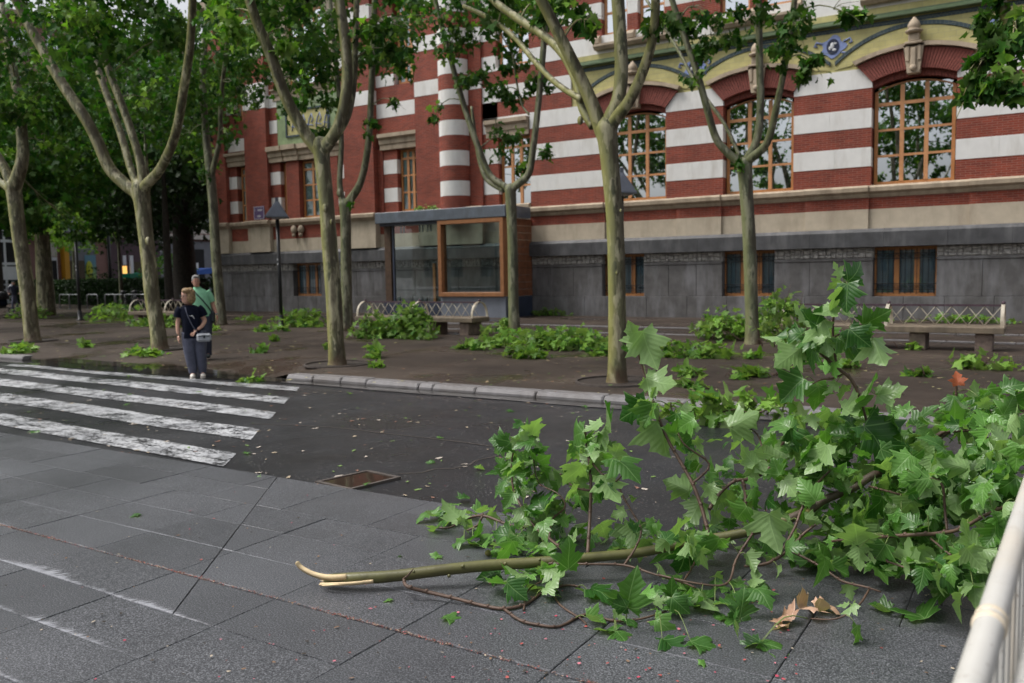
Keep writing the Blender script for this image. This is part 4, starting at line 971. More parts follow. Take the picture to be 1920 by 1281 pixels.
traced_tree('F', 19.4, [(966, 629, 25), (963, 580, 22), (962, 500, 22), (960, 420, 21), (957, 356, 24)],
    [([(953, 356, 13), (920, 330, 13), (898, 280, 13), (872, 205, 12), (846, 115, 11), (822, 25, 10), (812, -22, 10)], -.7), ([(960, 356, 16), (990, 328, 15), (1000, 275, 14), (1010, 190, 13), (1019, 90, 13), (1027, -22, 12)], .4), ([(945, 358, 10), (914, 338, 10), (900, 305, 9), (892, 262, 8), (884, 200, 6)], .3), ([(992, 215, 5), (978, 195, 4), (968, 150, 4), (960, 100, 3)], .2)],
    "slender plane tree growing beside the glass kiosk", [(850, 80, 42, 18.8, 130, .05), (880, 150, 36, 18.9, 100, .05), (830, 30, 45, 18.6, 120, .05), (940, 180, 40, 19.5, 120, .05), (950, 260, 34, 19.6, 100, .05), (1000, 150, 34, 19.7, 90, .08), (970, 110, 40, 19.6, 110, .05), (1020, 290, 18, 19.5, 34, .05), (818, 205, 20, 18.8, 40, .05), (910, 40, 50, 19, 140, .05), (975, 315, 20, 19.6, 36, .05), (1000, 30, 45, 19.8, 120, .04)], topc(9.8, 1300, 2.3), mat='bark2')
traced_tree('G', 19.9, [(415, 611, 22), (412, 560, 20), (405, 480, 20), (400, 390, 19), (394, 320, 19)],
    [([(394, 325, 17), (386, 250, 15), (380, 150, 14), (385, 60, 12), (392, -22, 11)], .6), ([(397, 330, 11), (412, 260, 10), (414, 190, 9), (425, 90, 8), (440, -20, 7)], -.6)],
    "slim plane tree at the left corner of the brick building", [(400, 100, 60, 19.6, 190, .06), (440, 160, 45, 19.2, 130, .05), (380, 210, 55, 20, 170, .06), (460, 60, 60, 19.0, 160, .05), (395, 300, 42, 20.2, 120, .06), (350, 260, 45, 20.5, 130, .06), (470, 180, 30, 19.0, 60, .03), (425, 250, 26, 19.3, 60, .04)], topc(9.6, 2200, 2.6), mat='bark2')
traced_tree('H', 19.6, [(650, 617, 26), (650, 560, 23), (649, 480, 22), (648, 410, 22), (647, 384, 25)],
    [([(645, 386, 13), (637, 345, 12), (640, 265, 11), (634, 160, 10), (624, 60, 9), (618, -22, 8)], .6), ([(650, 384, 17), (676, 342, 15), (691, 265, 14), (697, 150, 13), (702, 20, 12), (703, -22, 11)], -.5)],
    "forked grey plane tree just behind the yellow-barked one", [(610, 130, 46, 19.2, 130, .04), (590, 60, 55, 19, 150, .04), (620, 200, 34, 19.4, 90, .06), (700, 95, 30, 19, 70, .04), (760, 45, 48, 19, 140, .04), (750, 120, 36, 19.2, 90, .04), (742, 190, 14, 19.2, 22, .04), (600, 245, 24, 19.6, 50, .04), (540, 200, 40, 19, 90, .04), (690, 235, 22, 19, 34, .04), (540, 110, 36, 18.8, 70, .04), (660, 380, 8, 19.0, 8, .1)], topc(9.6, 2200, 2.6), mat='bark2', knots=((636, 362, 12),))
traced_tree('R', 11.8, [(2070, 768, 44), (2074, 600, 40), (2078, 420, 38), (2080, 260, 38)],
    [([(2076, 262, 28), (2010, 160, 26), (1950, 108, 25), (1905, 72, 24), (1884, 25, 22), (1868, -22, 20)], 0), ([(2082, 262, 26), (2120, 150, 22), (2130, 0, 20)], .5)],
    "plane tree limb with hanging leaves in the upper right corner", [(1870, 120, 42, 11.4, 110, .04), (1845, 165, 24, 11.2, 60, .04), (1900, 60, 45, 11.5, 110, .04), (1825, 140, 18, 11.2, 30, .04), (1895, 160, 30, 11.3, 70, .04), (1880, 20, 40, 11.8, 80, .04), (1815, 178, 12, 11.2, 14, .04)], topc(8.0, 1500, 2.5))
# circular pits round the trees by the kerb
for k, nm in (('A', 0), ('B', 1), ('C', 2), ('D', 3)):
    p = TREES[k].location; b = MB(); n = 28; r0, r1 = .60, .63
    b.add([(p.x, p.y, p.z + .006)] + [(p.x + r0 * math.cos(2 * math.pi * i / n), p.y + r0 * math.sin(2 * math.pi * i / n), p.z + .009) for i in range(n)], [(0, 1 + i, 1 + (i + 1) % n) for i in range(n)], 1)
    for i in range(n):
        a0, a1 = 2 * math.pi * i / n, 2 * math.pi * (i + 1) / n; c = lambda r, a, z: (p.x + r * math.cos(a), p.y + r * math.sin(a), p.z + z)
        h = .035
        b.add([c(r0, a0, 0), c(r0, a1, 0), c(r1, a0, 0), c(r1, a1, 0), c(r0, a0, h), c(r0, a1, h), c(r1, a0, h), c(r1, a1, h)], [(4, 5, 7, 6), (0, 1, 5, 4), (3, 2, 6, 7)])
    tag(b.build("tree_pit", [M['rust'], M['soil']], org=(p.x, p.y, p.z)), kind='structure')

# --- trees and shrubs of the park behind, dense and dark
def park_tree(name, x, y, h, tr, crowns, label, leaf='crownleaf', bark='barkdark', lsize=.34, lean=(0, 0)):
    root = empty(name, (x, y, 0), label, "tree", "trees of the park on the left")
    P, Rr = smooth_path([(x, y, -.1), (x + lean[0] * .3, y + lean[1] * .3, h * .3), (x + lean[0] * .7, y + lean[1] * .7, h * .65), (x + lean[0], y + lean[1], h)], [tr * 1.2, tr, tr * .8, tr * .4], 4)
    b = MB().tube(P, Rr, 10, 0, True, True, .06); b.build("trunk", M[bark], root)
    b = MB(); parts = []
    for (cx, cy, cz, rx, ry, rz, n) in crowns:
        c = (x + cx, y + cy, cz); q, r = smooth_path([P[-6], (np.array(P[-4]) + np.array(c)) / 2 + (0, 0, .3), c], [tr * .5, tr * .3, tr * .12], 3); b.tube(q, r, 6)
        parts.append((blob_points(n, c, (rx, ry, rz), .2, .3), lsize, 0, .5)); parts.append((blob_points(n // 12, c, (rx * 1.05, ry * 1.05, rz), .16, .6), lsize * .8, 1, .5))
    b.build("limb", M[bark], root); crown(root, parts, [leaf, 'crownleaf']); return root
park_tree("dark_tree", *at(349, 560, 30.5)[:2], 9, .62, [(0, 0, 8.2, 5.2, 4.5, 4.2, 3000), (-3, 0, 6.4, 3.2, 3, 2.4, 1300), (3.0, 0, 7.0, 2.6, 3, 2.6, 1000)], "massive black-trunked tree behind the hedge", 'darkleaf')
park_tree("broad_tree", *gnd(88, 592)[:2], 8, .36, [(0, 0, 8.0, 4, 4, 3.6, 2600), (1.5, -2, 5.4, 2.6, 2, 1.6, 900)], "brown-barked tree right behind the far left plane tree", 'crownleaf', 'bark')
park_tree("thin_tree", *gnd(229, 577)[:2], 6, .11, [(0, 0, 7.4, 3.4, 3.2, 2.9, 1900), (-2, 0, 5.2, 2.2, 2, 1.2, 600)], "thin young tree in front of the bicycle racks", 'crownleaf', 'bark2')
park_tree("round_tree", -60, 36, 4, .22, [(0, 0, 5.6, 2.7, 2.7, 2.0, 1300)], "small tree with a rounded bright crown in front of the shops", 'youngleaf', 'bark2', .26)
park_tree("broad_tree", -44, 20, 8, .3, [(0, 0, 8.5, 5, 5, 4.0, 2800), (2, 2, 5.6, 3, 3, 1.4, 700)], "wide leafy tree left of the lamp posts, trunk hidden by the first plane tree", 'crownleaf')
park_tree("broad_tree", -55, 28, 9, .3, [(0, 0, 9.5, 6, 6, 4.6, 3000), (3, 3, 6.4, 4, 3, 1.6, 900)], "tall leafy tree above the hedge on the left", 'crownleaf', lsize=.4)
park_tree("broad_tree", -63, 44, 9, .35, [(0, 0, 10, 7, 7, 5.2, 2600), (4, -3, 6.8, 4, 3, 1.6, 700)], "tall leafy tree in front of the pink apartment block", 'darkleaf', lsize=.46)
park_tree("broad_tree", -37, 27, 7, .2, [(0, 0, 9.8, 4.2, 3.6, 3.6, 2200)], "high crown between the dark tree and the building corner", 'darkleaf')
park_tree("broad_tree", -33.5, 14.5, 7, .28, [(0, 0, 8.4, 3.6, 3.4, 2.6, 2400)], "leafy tree top overhanging the upper left corner", 'crownleaf', 'bark', .24)
park_tree("broad_tree", -30.5, 21.5, 7, .14, [(0, 0, 8.8, 3.6, 3.2, 2.6, 2200)], "dark leafy crown hanging between the two left plane trees", 'crownleaf', 'bark2', .24)
# ------------------------------------------------------------------ the torn-off branch lying across the pavement edge
M['twig'] = simple("reddish_twig_bark", (.085, .050, .034), .55, .3, 14, .2)
M['stem'] = simple("olive_branch_bark", (.112, .110, .038), .4, .3, 7, .15, dirt=(.07, .06, .026))
M['stem2'] = simple("brown_branch_bark", (.075, .055, .038), .55, .3, 9, .2)
M['splinter'] = simple("torn_pale_wood", (.60, .47, .28), .7, .22, 16, .3)
br = empty("fallen_branch", (-3.1, 3.4, 0), "large torn plane tree branch with pale splintered end lying on the grey pavement", "branch")
def path3(pts, k=4):
    P = [at(x, y, Y) for x, y, Y, w in pts]; R = [w / 2 * dist(p) / FPX for p, (_, _, _, w) in zip(P, pts)]
    for p, r in zip(P, R): p[2] = max(p[2], r + .002)
    return smooth_path(P, R, k)
# main stem
stem = [(611, 1087, 3.25, 18), (622, 1087, 3.26, 22), (660, 1085, 3.30, 23), (740, 1080, 3.42, 22), (830, 1069, 3.57, 21), (920, 1060, 3.74, 21), (1000, 1055, 3.88, 20), (1100, 1046, 4.03, 19), (1200, 1036, 4.2, 18), (1300, 1016, 4.36, 18), (1400, 998, 4.5, 18), (1480, 973, 4.62, 18)]
P_, R__ = path3(stem, 5); b = MB(); b.tube(P_, R__, 14, 0, False, True, .04)
for px, py, Y, w in [(868, 1062, 3.61, 8), (948, 1057, 3.76, 7), (1012, 1050, 3.86, 6), (776, 1072, 3.44, 6), (842, 1080, 3.56, 7)]:
    c = at(px, py, Y); r = w / 2 * dist(c) / FPX; b.ball(c, (r, r, r), 7, 5)
b.build("stem", M['stem'], br)
stem2 = [(1476, 975, 4.615, 18), (1520, 955, 4.7, 16), (1545, 938, 4.75, 15), (1600, 915, 4.84, 15), (1640, 890, 4.92, 15), (1690, 881, 5.0, 12), (1720, 850, 5.08, 11), (1760, 822, 5.2, 10), (1800, 795, 5.35, 8), (1860, 770, 5.5, 6)]
P2, R2 = path3(stem2, 5); MB().tube(P2, R2, 12, 0, True, True, .06).build("stem", M['stem2'], br)
# torn end: a curled pale strip and short splinters
def strip(pts, w, t_, n=5):
    P, R = smooth_path([at(*p) for p in pts], [1] * len(pts), n); b = MB(); m = len(P)
    for i, p in enumerate(P): p[2] = max(p[2], .012)
    vs = []
    for i, p in enumerate(P):
        ww = w * (.75 + .35 * i / m) * (.35 if i == 0 else 1); t = P[min(i + 1, m - 1)] - P[max(i - 1, 0)]; t = t / np.linalg.norm(t)
        v = np.cross(t, CF); v /= np.linalg.norm(v); d = np.cross(v, t)
        for a, c in ((-1, -.4), (0, .5), (1, -.4), (0, -1.1)): vs.append(p + v * a * ww + d * c * t_)
    b.add(vs, [(i * 4 + q, i * 4 + (q + 1) % 4, (i + 1) * 4 + (q + 1) % 4, (i + 1) * 4 + q) for i in range(m - 1) for q in range(4)] + [(3, 2, 1, 0), (m * 4 - 4, m * 4 - 3, m * 4 - 2, m * 4 - 1)], 0, True); return b
strip([(556, 1053, 3.21), (564, 1063, 3.22), (580, 1073, 3.225), (600, 1080, 3.23), (624, 1083, 3.235), (650, 1082, 3.27)], .017, .009).build("splinter", M['splinter'], br)
for q, w_ in (([(599, 1096, 3.21), (622, 1095, 3.215), (660, 1094, 3.26), (700, 1090, 3.335)], .010), ([(604, 1098, 3.20), (624, 1097, 3.21), (648, 1096, 3.245)], .006)): strip(q, w_, .006).build("splinter", M['splinter'], br)
_e = P_[0]; _t = P_[1] - P_[0]; _t = _t / np.linalg.norm(_t); _a = np.cross(_t, [0, 0, 1.0]); _a /= np.linalg.norm(_a); _u = np.cross(_a, _t)
for k in range(16):                                          # ragged fibres all round the break
    th = 2 * math.pi * k / 16 + random.uniform(-.15, .15); rr = R__[2] * random.uniform(.45, .95); o_ = (_a * math.cos(th) + _u * math.sin(th)) * rr; L = random.uniform(.008, .045)
    p0 = _e + _t * .05 + o_; p1 = _e + o_ * .95; p2 = _e - _t * L + o_ * random.uniform(.8, 1.1); w0 = random.uniform(.002, .0045)
    for p in (p0, p1, p2): p[2] = max(p[2], .006)
    MB().tube([p0, p1, p2], [w0 * 1.2, w0, .0006], 5).build("splinter", M['splinter'], br)
# twigs: pixel, pixel, distance from the facade plane origin, pixel width
TW = {
 'lowA': [(757, 1086, 3.40, 7), (764, 1100, 3.33, 8), (800, 1110, 3.38, 9), (860, 1124, 3.42, 8), (905, 1137, 3.44, 8), (945, 1143, 3.46, 8), (985, 1133, 3.56, 7), (1012, 1118, 3.72, 6), (1030, 1107, 3.8, 6), (1062, 1099, 3.9, 5), (1088, 1103, 3.92, 4)],
 'lowB': [(945, 1143, 3.46, 7), (975, 1163, 3.38, 7), (1010, 1176, 3.38, 7), (1050, 1179, 3.42, 6), (1098, 1161, 3.6, 7), (1150, 1170, 3.6, 6), (1200, 1161, 3.68, 5), (1250, 1146, 3.8, 4)],
 'lowC': [(1032, 1108, 3.82, 5), (1050, 1138, 3.65, 5), (1088, 1170, 3.55, 5), (1100, 1188, 3.5, 4)],
 'lowD': [(982, 1163, 3.5, 5), (984, 1130, 3.6, 5), (982, 1118, 3.65, 4), (1000, 1098, 3.75, 3), (1030, 1085, 3.85, 3)],
 'spray1': [(757, 1086, 3.41, 5), (766, 1078, 3.36, 4), (775, 1067, 3.33, 2)],
 'longA': [(1008, 1046, 3.95, 5), (1020, 1056, 3.9, 6), (1100, 1058, 3.95, 6), (1170, 1060, 4.02, 6), (1230, 1078, 4.0, 5), (1280, 1092, 4.02, 5), (1305, 1103, 4.02, 4)],
 'longB': [(1170, 1060, 4.02, 6), (1190, 1030, 4.12, 5), (1202, 995, 4.2, 5), (1185, 960, 4.3, 5), (1165, 925, 4.35, 5), (1160, 900, 4.4, 4)],
 'longC': [(1235, 1078, 4.0, 5), (1300, 1093, 4.0, 5), (1362, 1095, 4.05, 5), (1380, 1050, 4.2, 6), (1405, 1010, 4.3, 6), (1426, 980, 4.4, 5)],
 'longD': [(1278, 1095, 4.02, 4), (1300, 1060, 4.2, 5), (1305, 1030, 4.3, 4), (1290, 1000, 4.4, 4)],
 'midA': [(1395, 1062, 4.25, 6), (1440, 1056, 4.3, 8), (1480, 1030, 4.4, 7), (1508, 1000, 4.5, 7), (1535, 980, 4.55, 5)],
 'midB': [(1480, 1032, 4.4, 6), (1520, 1052, 4.35, 6), (1550, 1070, 4.3, 5), (1580, 1090, 4.25, 6), (1620, 1100, 4.2, 5), (1652, 1110, 4.2, 4)],
 'midC': [(1462, 1040, 4.35, 5), (1490, 990, 4.5, 6), (1505, 950, 4.6, 6), (1530, 910, 4.7, 5), (1557, 882, 4.8, 5)],
 'up1': [(1102, 1040, 4.08, 9), (1106, 975, 4.25, 8), (1108, 920, 4.3, 7), (1106, 880, 4.35, 7), (1100, 830, 4.4, 6), (1097, 808, 4.4, 5)],
 'up1b': [(1108, 920, 4.3, 6), (1080, 915, 4.3, 5), (1060, 900, 4.3, 4), (1050, 888, 4.3, 3)],
 'up1c': [(1103, 860, 4.36, 6), (1125, 885, 4.3, 5), (1150, 905, 4.25, 4), (1175, 880, 4.25, 3)],
 'up2': [(1060, 1035, 4.08, 7), (1030, 1010, 4.2, 7), (1000, 985, 4.3, 6), (975, 945, 4.4, 6), (962, 915, 4.45, 5), (960, 860, 4.5, 4), (975, 820, 4.5, 4), (990, 805, 4.5, 3)],
 'up2b': [(1030, 1010, 4.2, 5), (1035, 975, 4.3, 5), (1060, 950, 4.3, 4), (1045, 925, 4.3, 3), (1010, 905, 4.35, 3), (1000, 860, 4.4, 3)],
 'leftA': [(985, 990, 4.3, 6), (950, 983, 4.35, 6), (905, 967, 4.4, 7), (870, 975, 4.4, 5), (840, 990, 4.4, 4), (800, 1010, 4.4, 3)],
 'leftB': [(905, 967, 4.4, 6), (895, 985, 4.35, 5), (875, 995, 4.3, 4)],
 'tall': [(1330, 1010, 4.42, 9), (1318, 960, 4.5, 9), (1300, 910, 4.55, 8), (1278, 870, 4.6, 8), (1250, 820, 4.65, 7), (1225, 755, 4.7, 7), (1208, 700, 4.75, 6), (1196, 660, 4.75, 6), (1190, 640, 4.75, 4)],
 'tallB': [(1300, 905, 4.55, 6), (1330, 870, 4.65, 5), (1280, 830, 4.6, 4), (1260, 770, 4.7, 4), (1258, 755, 4.7, 3)],
 'loop': [(1330, 955, 4.55, 9), (1350, 925, 4.65, 8), (1378, 902, 4.7, 8), (1410, 898, 4.75, 7), (1440, 880, 4.8, 7), (1458, 850, 4.85, 7), (1470, 828, 4.85, 6)],
 'loopB': [(1440, 882, 4.8, 5), (1432, 850, 4.85, 5), (1420, 815, 4.9, 4), (1400, 800, 4.9, 3)],
 'loopC': [(1392, 900, 4.72, 8), (1398, 930, 4.7, 8), (1395, 985, 4.6, 7)],
 'rise': [(1648, 890, 4.9, 8), (1640, 850, 4.95, 7), (1625, 790, 5.0, 6), (1612, 745, 5.0, 7), (1596, 712, 5.0, 8), (1570, 690, 5.0, 8), (1545, 668, 5.0, 7), (1520, 648, 5.0, 6), (1508, 640, 5.0, 4)],
 'riseB': [(1569, 688, 5.0, 6), (1563, 645, 5.0, 6), (1562, 600, 5.0, 6), (1570, 565, 5.0, 6), (1582, 540, 5.0, 5), (1588, 525, 5.0, 4)],
 'riseC': [(1564, 632, 5.0, 5), (1590, 618, 5.0, 5), (1606, 611, 5.0, 4), (1625, 608, 5.0, 3)],
 'riseD': [(1580, 702, 5.0, 5), (1560, 710, 5.0, 5), (1540, 712, 4.95, 4), (1520, 722, 4.95, 3)],
 'rightA': [(1740, 835, 5.15, 10), (1765, 812, 5.2, 9), (1800, 808, 5.2, 7), (1850, 806, 5.2, 6), (1880, 790, 5.2, 6), (1915, 772, 5.2, 5), (1950, 755, 5.2, 4)],
 'rightB': [(1784, 805, 5.25, 8), (1790, 770, 5.3, 7), (1793, 740, 5.3, 7), (1792, 715, 5.3, 5)],
 'rightC': [(1800, 830, 5.1, 6), (1840, 838, 5.0, 6), (1880, 842, 4.9, 6), (1930, 842, 4.8, 5)],
 'rightD': [(1560, 1015, 4.55, 6), (1620, 1008, 4.5, 8), (1660, 1006, 4.45, 9), (1710, 1003, 4.4, 9), (1760, 1000, 4.35, 9), (1800, 992, 4.3, 9), (1850, 965, 4.25, 8), (1892, 948, 4.2, 8), (1960, 930, 4.1, 7)],
 'rightE': [(1776, 996, 4.35, 6), (1772, 960, 4.4, 6), (1768, 915, 4.4, 6), (1756, 900, 4.4, 5), (1744, 897, 4.4, 4)],
 'rightF': [(1745, 1010, 4.35, 5), (1775, 1035, 4.25, 5), (1800, 1055, 4.2, 4), (1815, 1065, 4.15, 3)],
 'rightG': [(1630, 912, 4.8, 5), (1660, 920, 4.7, 5), (1700, 930, 4.6, 5), (1724, 935, 4.55, 4)],
 'rightH': [(1700, 885, 4.9, 6), (1730, 888, 4.8, 6), (1790, 905, 4.6, 4), (1815, 915, 4.5, 3)],
 'lowR': [(1640, 1045, 4.4, 5), (1690, 1062, 4.35, 5), (1738, 1078, 4.3, 4), (1760, 1085, 4.25, 3)],
 'lowS': [(1630, 1105, 4.2, 5), (1610, 1135, 4.05, 5), (1570, 1160, 3.97, 4), (1520, 1160, 3.97, 3)],
}
ANCH = []
for k, pts in TW.items():
    P, R = path3(pts, 4); R = [max(r * .82, .0022) for r in R]; b = MB(); b.tube(P, R, 7, 0, True, True, .12)
    for i in range(2, len(P) - 1, 3):                       # buds and nodes
        b.ball(P[i] + np.array([0, 0, R[i] * .5]), (R[i] * 1.25,) * 3, 5, 4)
    b.build("twig", M['twig'], br)
    L = np.cumsum([0] + [np.linalg.norm(P[i + 1] - P[i]) for i in range(len(P) - 1)]); s = .3 * L[-1]
    if k in ('lowC', 'spray1', 'loopC'): continue
    if k == 'tall': s = .95 * L[-1]
    if k == 'lowA': s = .62 * L[-1]
    while s < L[-1] + .02:
        i = min(len(P) - 2, int(np.searchsorted(L, s)) - 1 if s > 0 else 0); i = max(0, i); u = (s - L[i]) / max(1e-6, L[i + 1] - L[i]); p = P[i] * (1 - u) + P[i + 1] * u
        ANCH.append((p, (P[i + 1] - P[i]) / np.linalg.norm(P[i + 1] - P[i]), s / L[-1])); s += random.uniform(.05, .085)
# leaves: a dozen shapes shared by all
SHP = [leaf_shape(40 + i, rng.uniform(.15, .95), rng.uniform(-.1, .75), rng.uniform(.03, .09)) for i in range(18)]
def leaf_me(sh):
    me = bpy.data.meshes.new("leaf"); me.from_pydata([tuple(v) for v in sh], [], LF); me.materials.append(M['leaf'])
    l = me.uv_layers.new(name="UVMap")
    for lp in me.loops: l.data[lp.index].uv = tuple(LV[lp.vertex_index])
    me.polygons.foreach_set('use_smooth', [True] * len(me.polygons)); me.update(); return me
LM = [leaf_me(s) for s in SHP]
pet = MB()
def frame(p, tip, nrm, size):
    X, Y, Z = basis(np.array([tip]), np.array([nrm])); return Matrix(((X[0][0] * size, Y[0][0] * size, Z[0][0] * size, p[0]), (X[0][1] * size, Y[0][1] * size, Z[0][1] * size, p[1]), (X[0][2] * size, Y[0][2] * size, Z[0][2] * size, p[2]), (0, 0, 0, 1)))
_bo = WORLD[br.name]; NL = [0]
def put_leaf(p, tip, nrm, size, parent=br, me=None):
    # keep the blade above the ground it lies on
    tip = np.array(tip, float); tip /= np.linalg.norm(tip)
    if p[2] + tip[2] * size < .012 and p[1] < 5.2:
        tip[2] = max(tip[2], (.012 - p[2]) / size); tip /= np.linalg.norm(tip)
        if p[2] < .06: nrm = np.array(nrm) * .35 + np.array([0, 0, 1.0])
    o = bpy.data.objects.new("leaf", me or random.choice(LM)); COL.objects.link(o); o.parent = parent
    m = frame(p, tip, nrm, size); m.translation = m.translation - (_bo if parent == br else Vector((0, 0, 0))); o.matrix_local = m; NL[0] += 1; return o
def petiole(a, c, r=.0022):
    mid = (np.array(a) + np.array(c)) / 2 + np.array([0, 0, .2 * np.linalg.norm(np.array(c) - np.array(a))]); P, R = smooth_path([a, mid, c], [r * 1.2, r, r * .8], 3); pet.tube(P, R, 4)
# openings where the photo looks through to the road, the kerb and the dry leaves
OPEN = [(1040, 1066, 1210, 1100), (1110, 1120, 1150, 1180), (1435, 1095, 1585, 1205), (1205, 870, 1290, 965), (1290, 655, 1452, 765), (1195, 560, 1300, 612), (1215, 690, 1275, 730), (1655, 690, 1770, 735), (1690, 740, 1780, 770), (560, 1000, 900, 1130), (1290, 560, 1452, 660), (1030, 720, 1160, 772)]
def opened(p):
    v = np.array(p) - CC; z = v @ CF; x, y = 960 + FPX * (v @ CR) / z, 640.5 - FPX * (v @ CU) / z
    return any(a <= x <= c and b_ <= y <= d for a, b_, c, d in OPEN)
AP = np.array([a[0] for a in ANCH])
# the blades one can pick out one by one: stalk end, tip, lit side (1) or underside (-1), tilt away from the viewer
HERO = """1191 646 1180 606 -1;1204 622 1230 690 -1;1212 709 1266 733 -1;1212 757 1158 785 1;1223 757 1212 805 1;1232 790 1249 858 -1;1280 762 1296 792 -1;1268 775 1262 815 1;1368 801 1426 777 -1;1481 803 1446 772 -1;1481 802 1490 848 -1;1510 818 1512 858 -1
1503 628 1462 618 1;1501 652 1452 690 -1;1507 711 1458 747 1;1512 600 1480 580 -1;1579 518 1560 494 -1;1590 528 1627 498 -1;1588 532 1586 582 -1;1579 540 1551 577 -1;1562 574 1536 606 -1;1618 609 1664 588 1;1621 612 1634 636 1;1636 634 1652 686 -1;1592 616 1630 650 1;1551 632 1551 670 -1;1645 742 1702 735 -1;1606 752 1662 722 -1;1530 610 1500 585 1;1545 600 1520 640 -1
1620 799 1694 862 -1;1581 767 1640 752 -1;1551 835 1532 893 -1;1519 828 1508 874 -1;1717 798 1731 758 -1;1719 805 1756 812 -1;1846 801 1790 777 -1;1846 799 1850 760 1;1834 744 1836 772 1;1881 779 1902 742 -1;1817 858 1834 902 -1;1887 864 1896 902 -1;1745 898 1730 930 -1;1743 897 1700 900 1;1782 898 1764 918 -1;1862 778 1900 800 1;1800 770 1778 800 1;1880 730 1910 712 1
1828 1026 1798 976 -1;1830 1028 1868 1040 -1;1804 1037 1780 1062 -1;1766 1078 1792 1100 -1;1764 1078 1742 1106 -1;1825 1096 1832 1140 -1;1824 1096 1802 1112 -1;1870 990 1850 1030 1;1850 900 1880 930 1;1720 985 1690 960 1;1690 960 1650 985 1;1660 1020 1640 1055 1
1292 921 1248 896 -1;1328 910 1342 944 -1;1312 940 1300 975 -1;1287 1030 1272 1080 -1;1443 964 1446 1030 -1;1553 969 1578 1004 -1;1610 1027 1607 1070 -1;1608 1020 1600 968 -1;1400 950 1372 985 1;1350 1010 1330 1055 1;1470 900 1500 935 -1;1415 870 1385 850 -1;1440 830 1470 860 -1;1530 940 1500 900 1
998 816 1004 776 -1;953 826 915 826 1;957 830 932 856 1;987 887 955 872 1;1091 872 1058 896 -1;1133 892 1146 946 -1;1102 838 1150 853 -1;1150 858 1195 886 -1;1152 855 1164 828 -1;1122 813 1172 783 -1;1094 811 1050 822 1;964 926 945 953 -1;978 918 996 926 -1;1018 957 994 915 -1;964 1004 922 1000 1;970 1007 964 1060 1;1018 1018 1037 1044 -1;886 1010 916 1007 -1;821 991 810 1043 1;866 974 832 954 -1;1029 1064 1056 1094 -1;1066 1068 1070 1010 1;1102 1109 1144 1086 -1;1104 1112 1150 1118 -1
944 1091 920 1126 1;1177 1138 1181 1089 1;1176 1139 1136 1132 1;1228 1161 1262 1178 1;1242 1200 1284 1216 -1;1152 1183 1116 1208 1;1156 1183 1174 1210 1;1295 1203 1356 1210 -1;1387 1161 1398 1105 -1;1388 1162 1340 1152 -1;1427 1206 1494 1233 -1;1425 1205 1385 1216 -1;1602 1130 1584 1154 -1;1040 1112 1052 1140 1;950 1092 975 1120 1;870 1010 840 1040 1;905 1020 880 1040 -1;930 1030 975 1045 -1;1260 1120 1290 1150 1;1320 1130 1300 1170 1;1340 1150 1372 1190 1"""
for row in HERO.replace('\n', ';').split(';'):
    x0, y0, x1, y1, sd = map(float, row.split())
    ra = _ray(x0, y0); t = (AP - CC) @ ra / (ra @ ra); dd = np.linalg.norm(AP - (CC + t[:, None] * ra), axis=1); j = int(np.argmin(dd))
    Y = AP[j][1] - .05 - random.uniform(0, .06); p = at(x0, y0, Y)
    if p[2] < .012: p = gnd(x0, y0, .012)
    q = at(x1, y1, p[1] + random.uniform(-.07, .05))
    if q[2] < .008: q[2] = .008
    v = q - p; size = min(np.linalg.norm(v), 1.3 * math.hypot(x1 - x0, y1 - y0) * dist(p) / FPX); toC = CC - p; toC /= np.linalg.norm(toC)
    nrm = toC * .7 + np.array([0, 0, .4]) + rng.normal(size=3) * .42
    if (1180 < x0 < 1262 and y0 < 870) or (1560 < x0 < 1592 and y0 < 590): nrm = toC * .6 + CR * random.choice((-1, 1)) * .5 + rng.normal(size=3) * .2
    on_ground = p[2] < .03
    put_leaf(p, v, (np.array([0, 0, 1.0]) + rng.normal(size=3) * .15) if on_ground else nrm * (1 if sd > 0 or random.random() < .3 else -1), min(.36, size * 1.06))
    if np.linalg.norm(AP[j] - p) < .35: petiole(AP[j], p)
# more along every twig
for p, t, u in ANCH:
    if NL[0] >= 300: break
    if random.random() > .56: continue
    d = rng.normal(size=3); d = d - t * (d @ t); d /= np.linalg.norm(d); base = p + d * random.uniform(.03, .08) + np.array([0, 0, .015]); base[2] = max(base[2], .02)
    if base[1] > 5.6: continue
    if opened(base) or opened(base + np.array([0, 0, -.08])): continue
    tip = d * .6 + t * .35 + np.array([0, 0, -.55]) + rng.normal(size=3) * .25; nr = np.array([0, -.15, .75]) + rng.normal(size=3) * .55
    if random.random() < .25: nr = -nr
    put_leaf(base, tip, nr, random.uniform(.055, .135)); petiole(p, base)
tag(pet.build("petioles", simple("green_stalk", (.16, .22, .06), .5, .2, 20), br), kind='stuff')
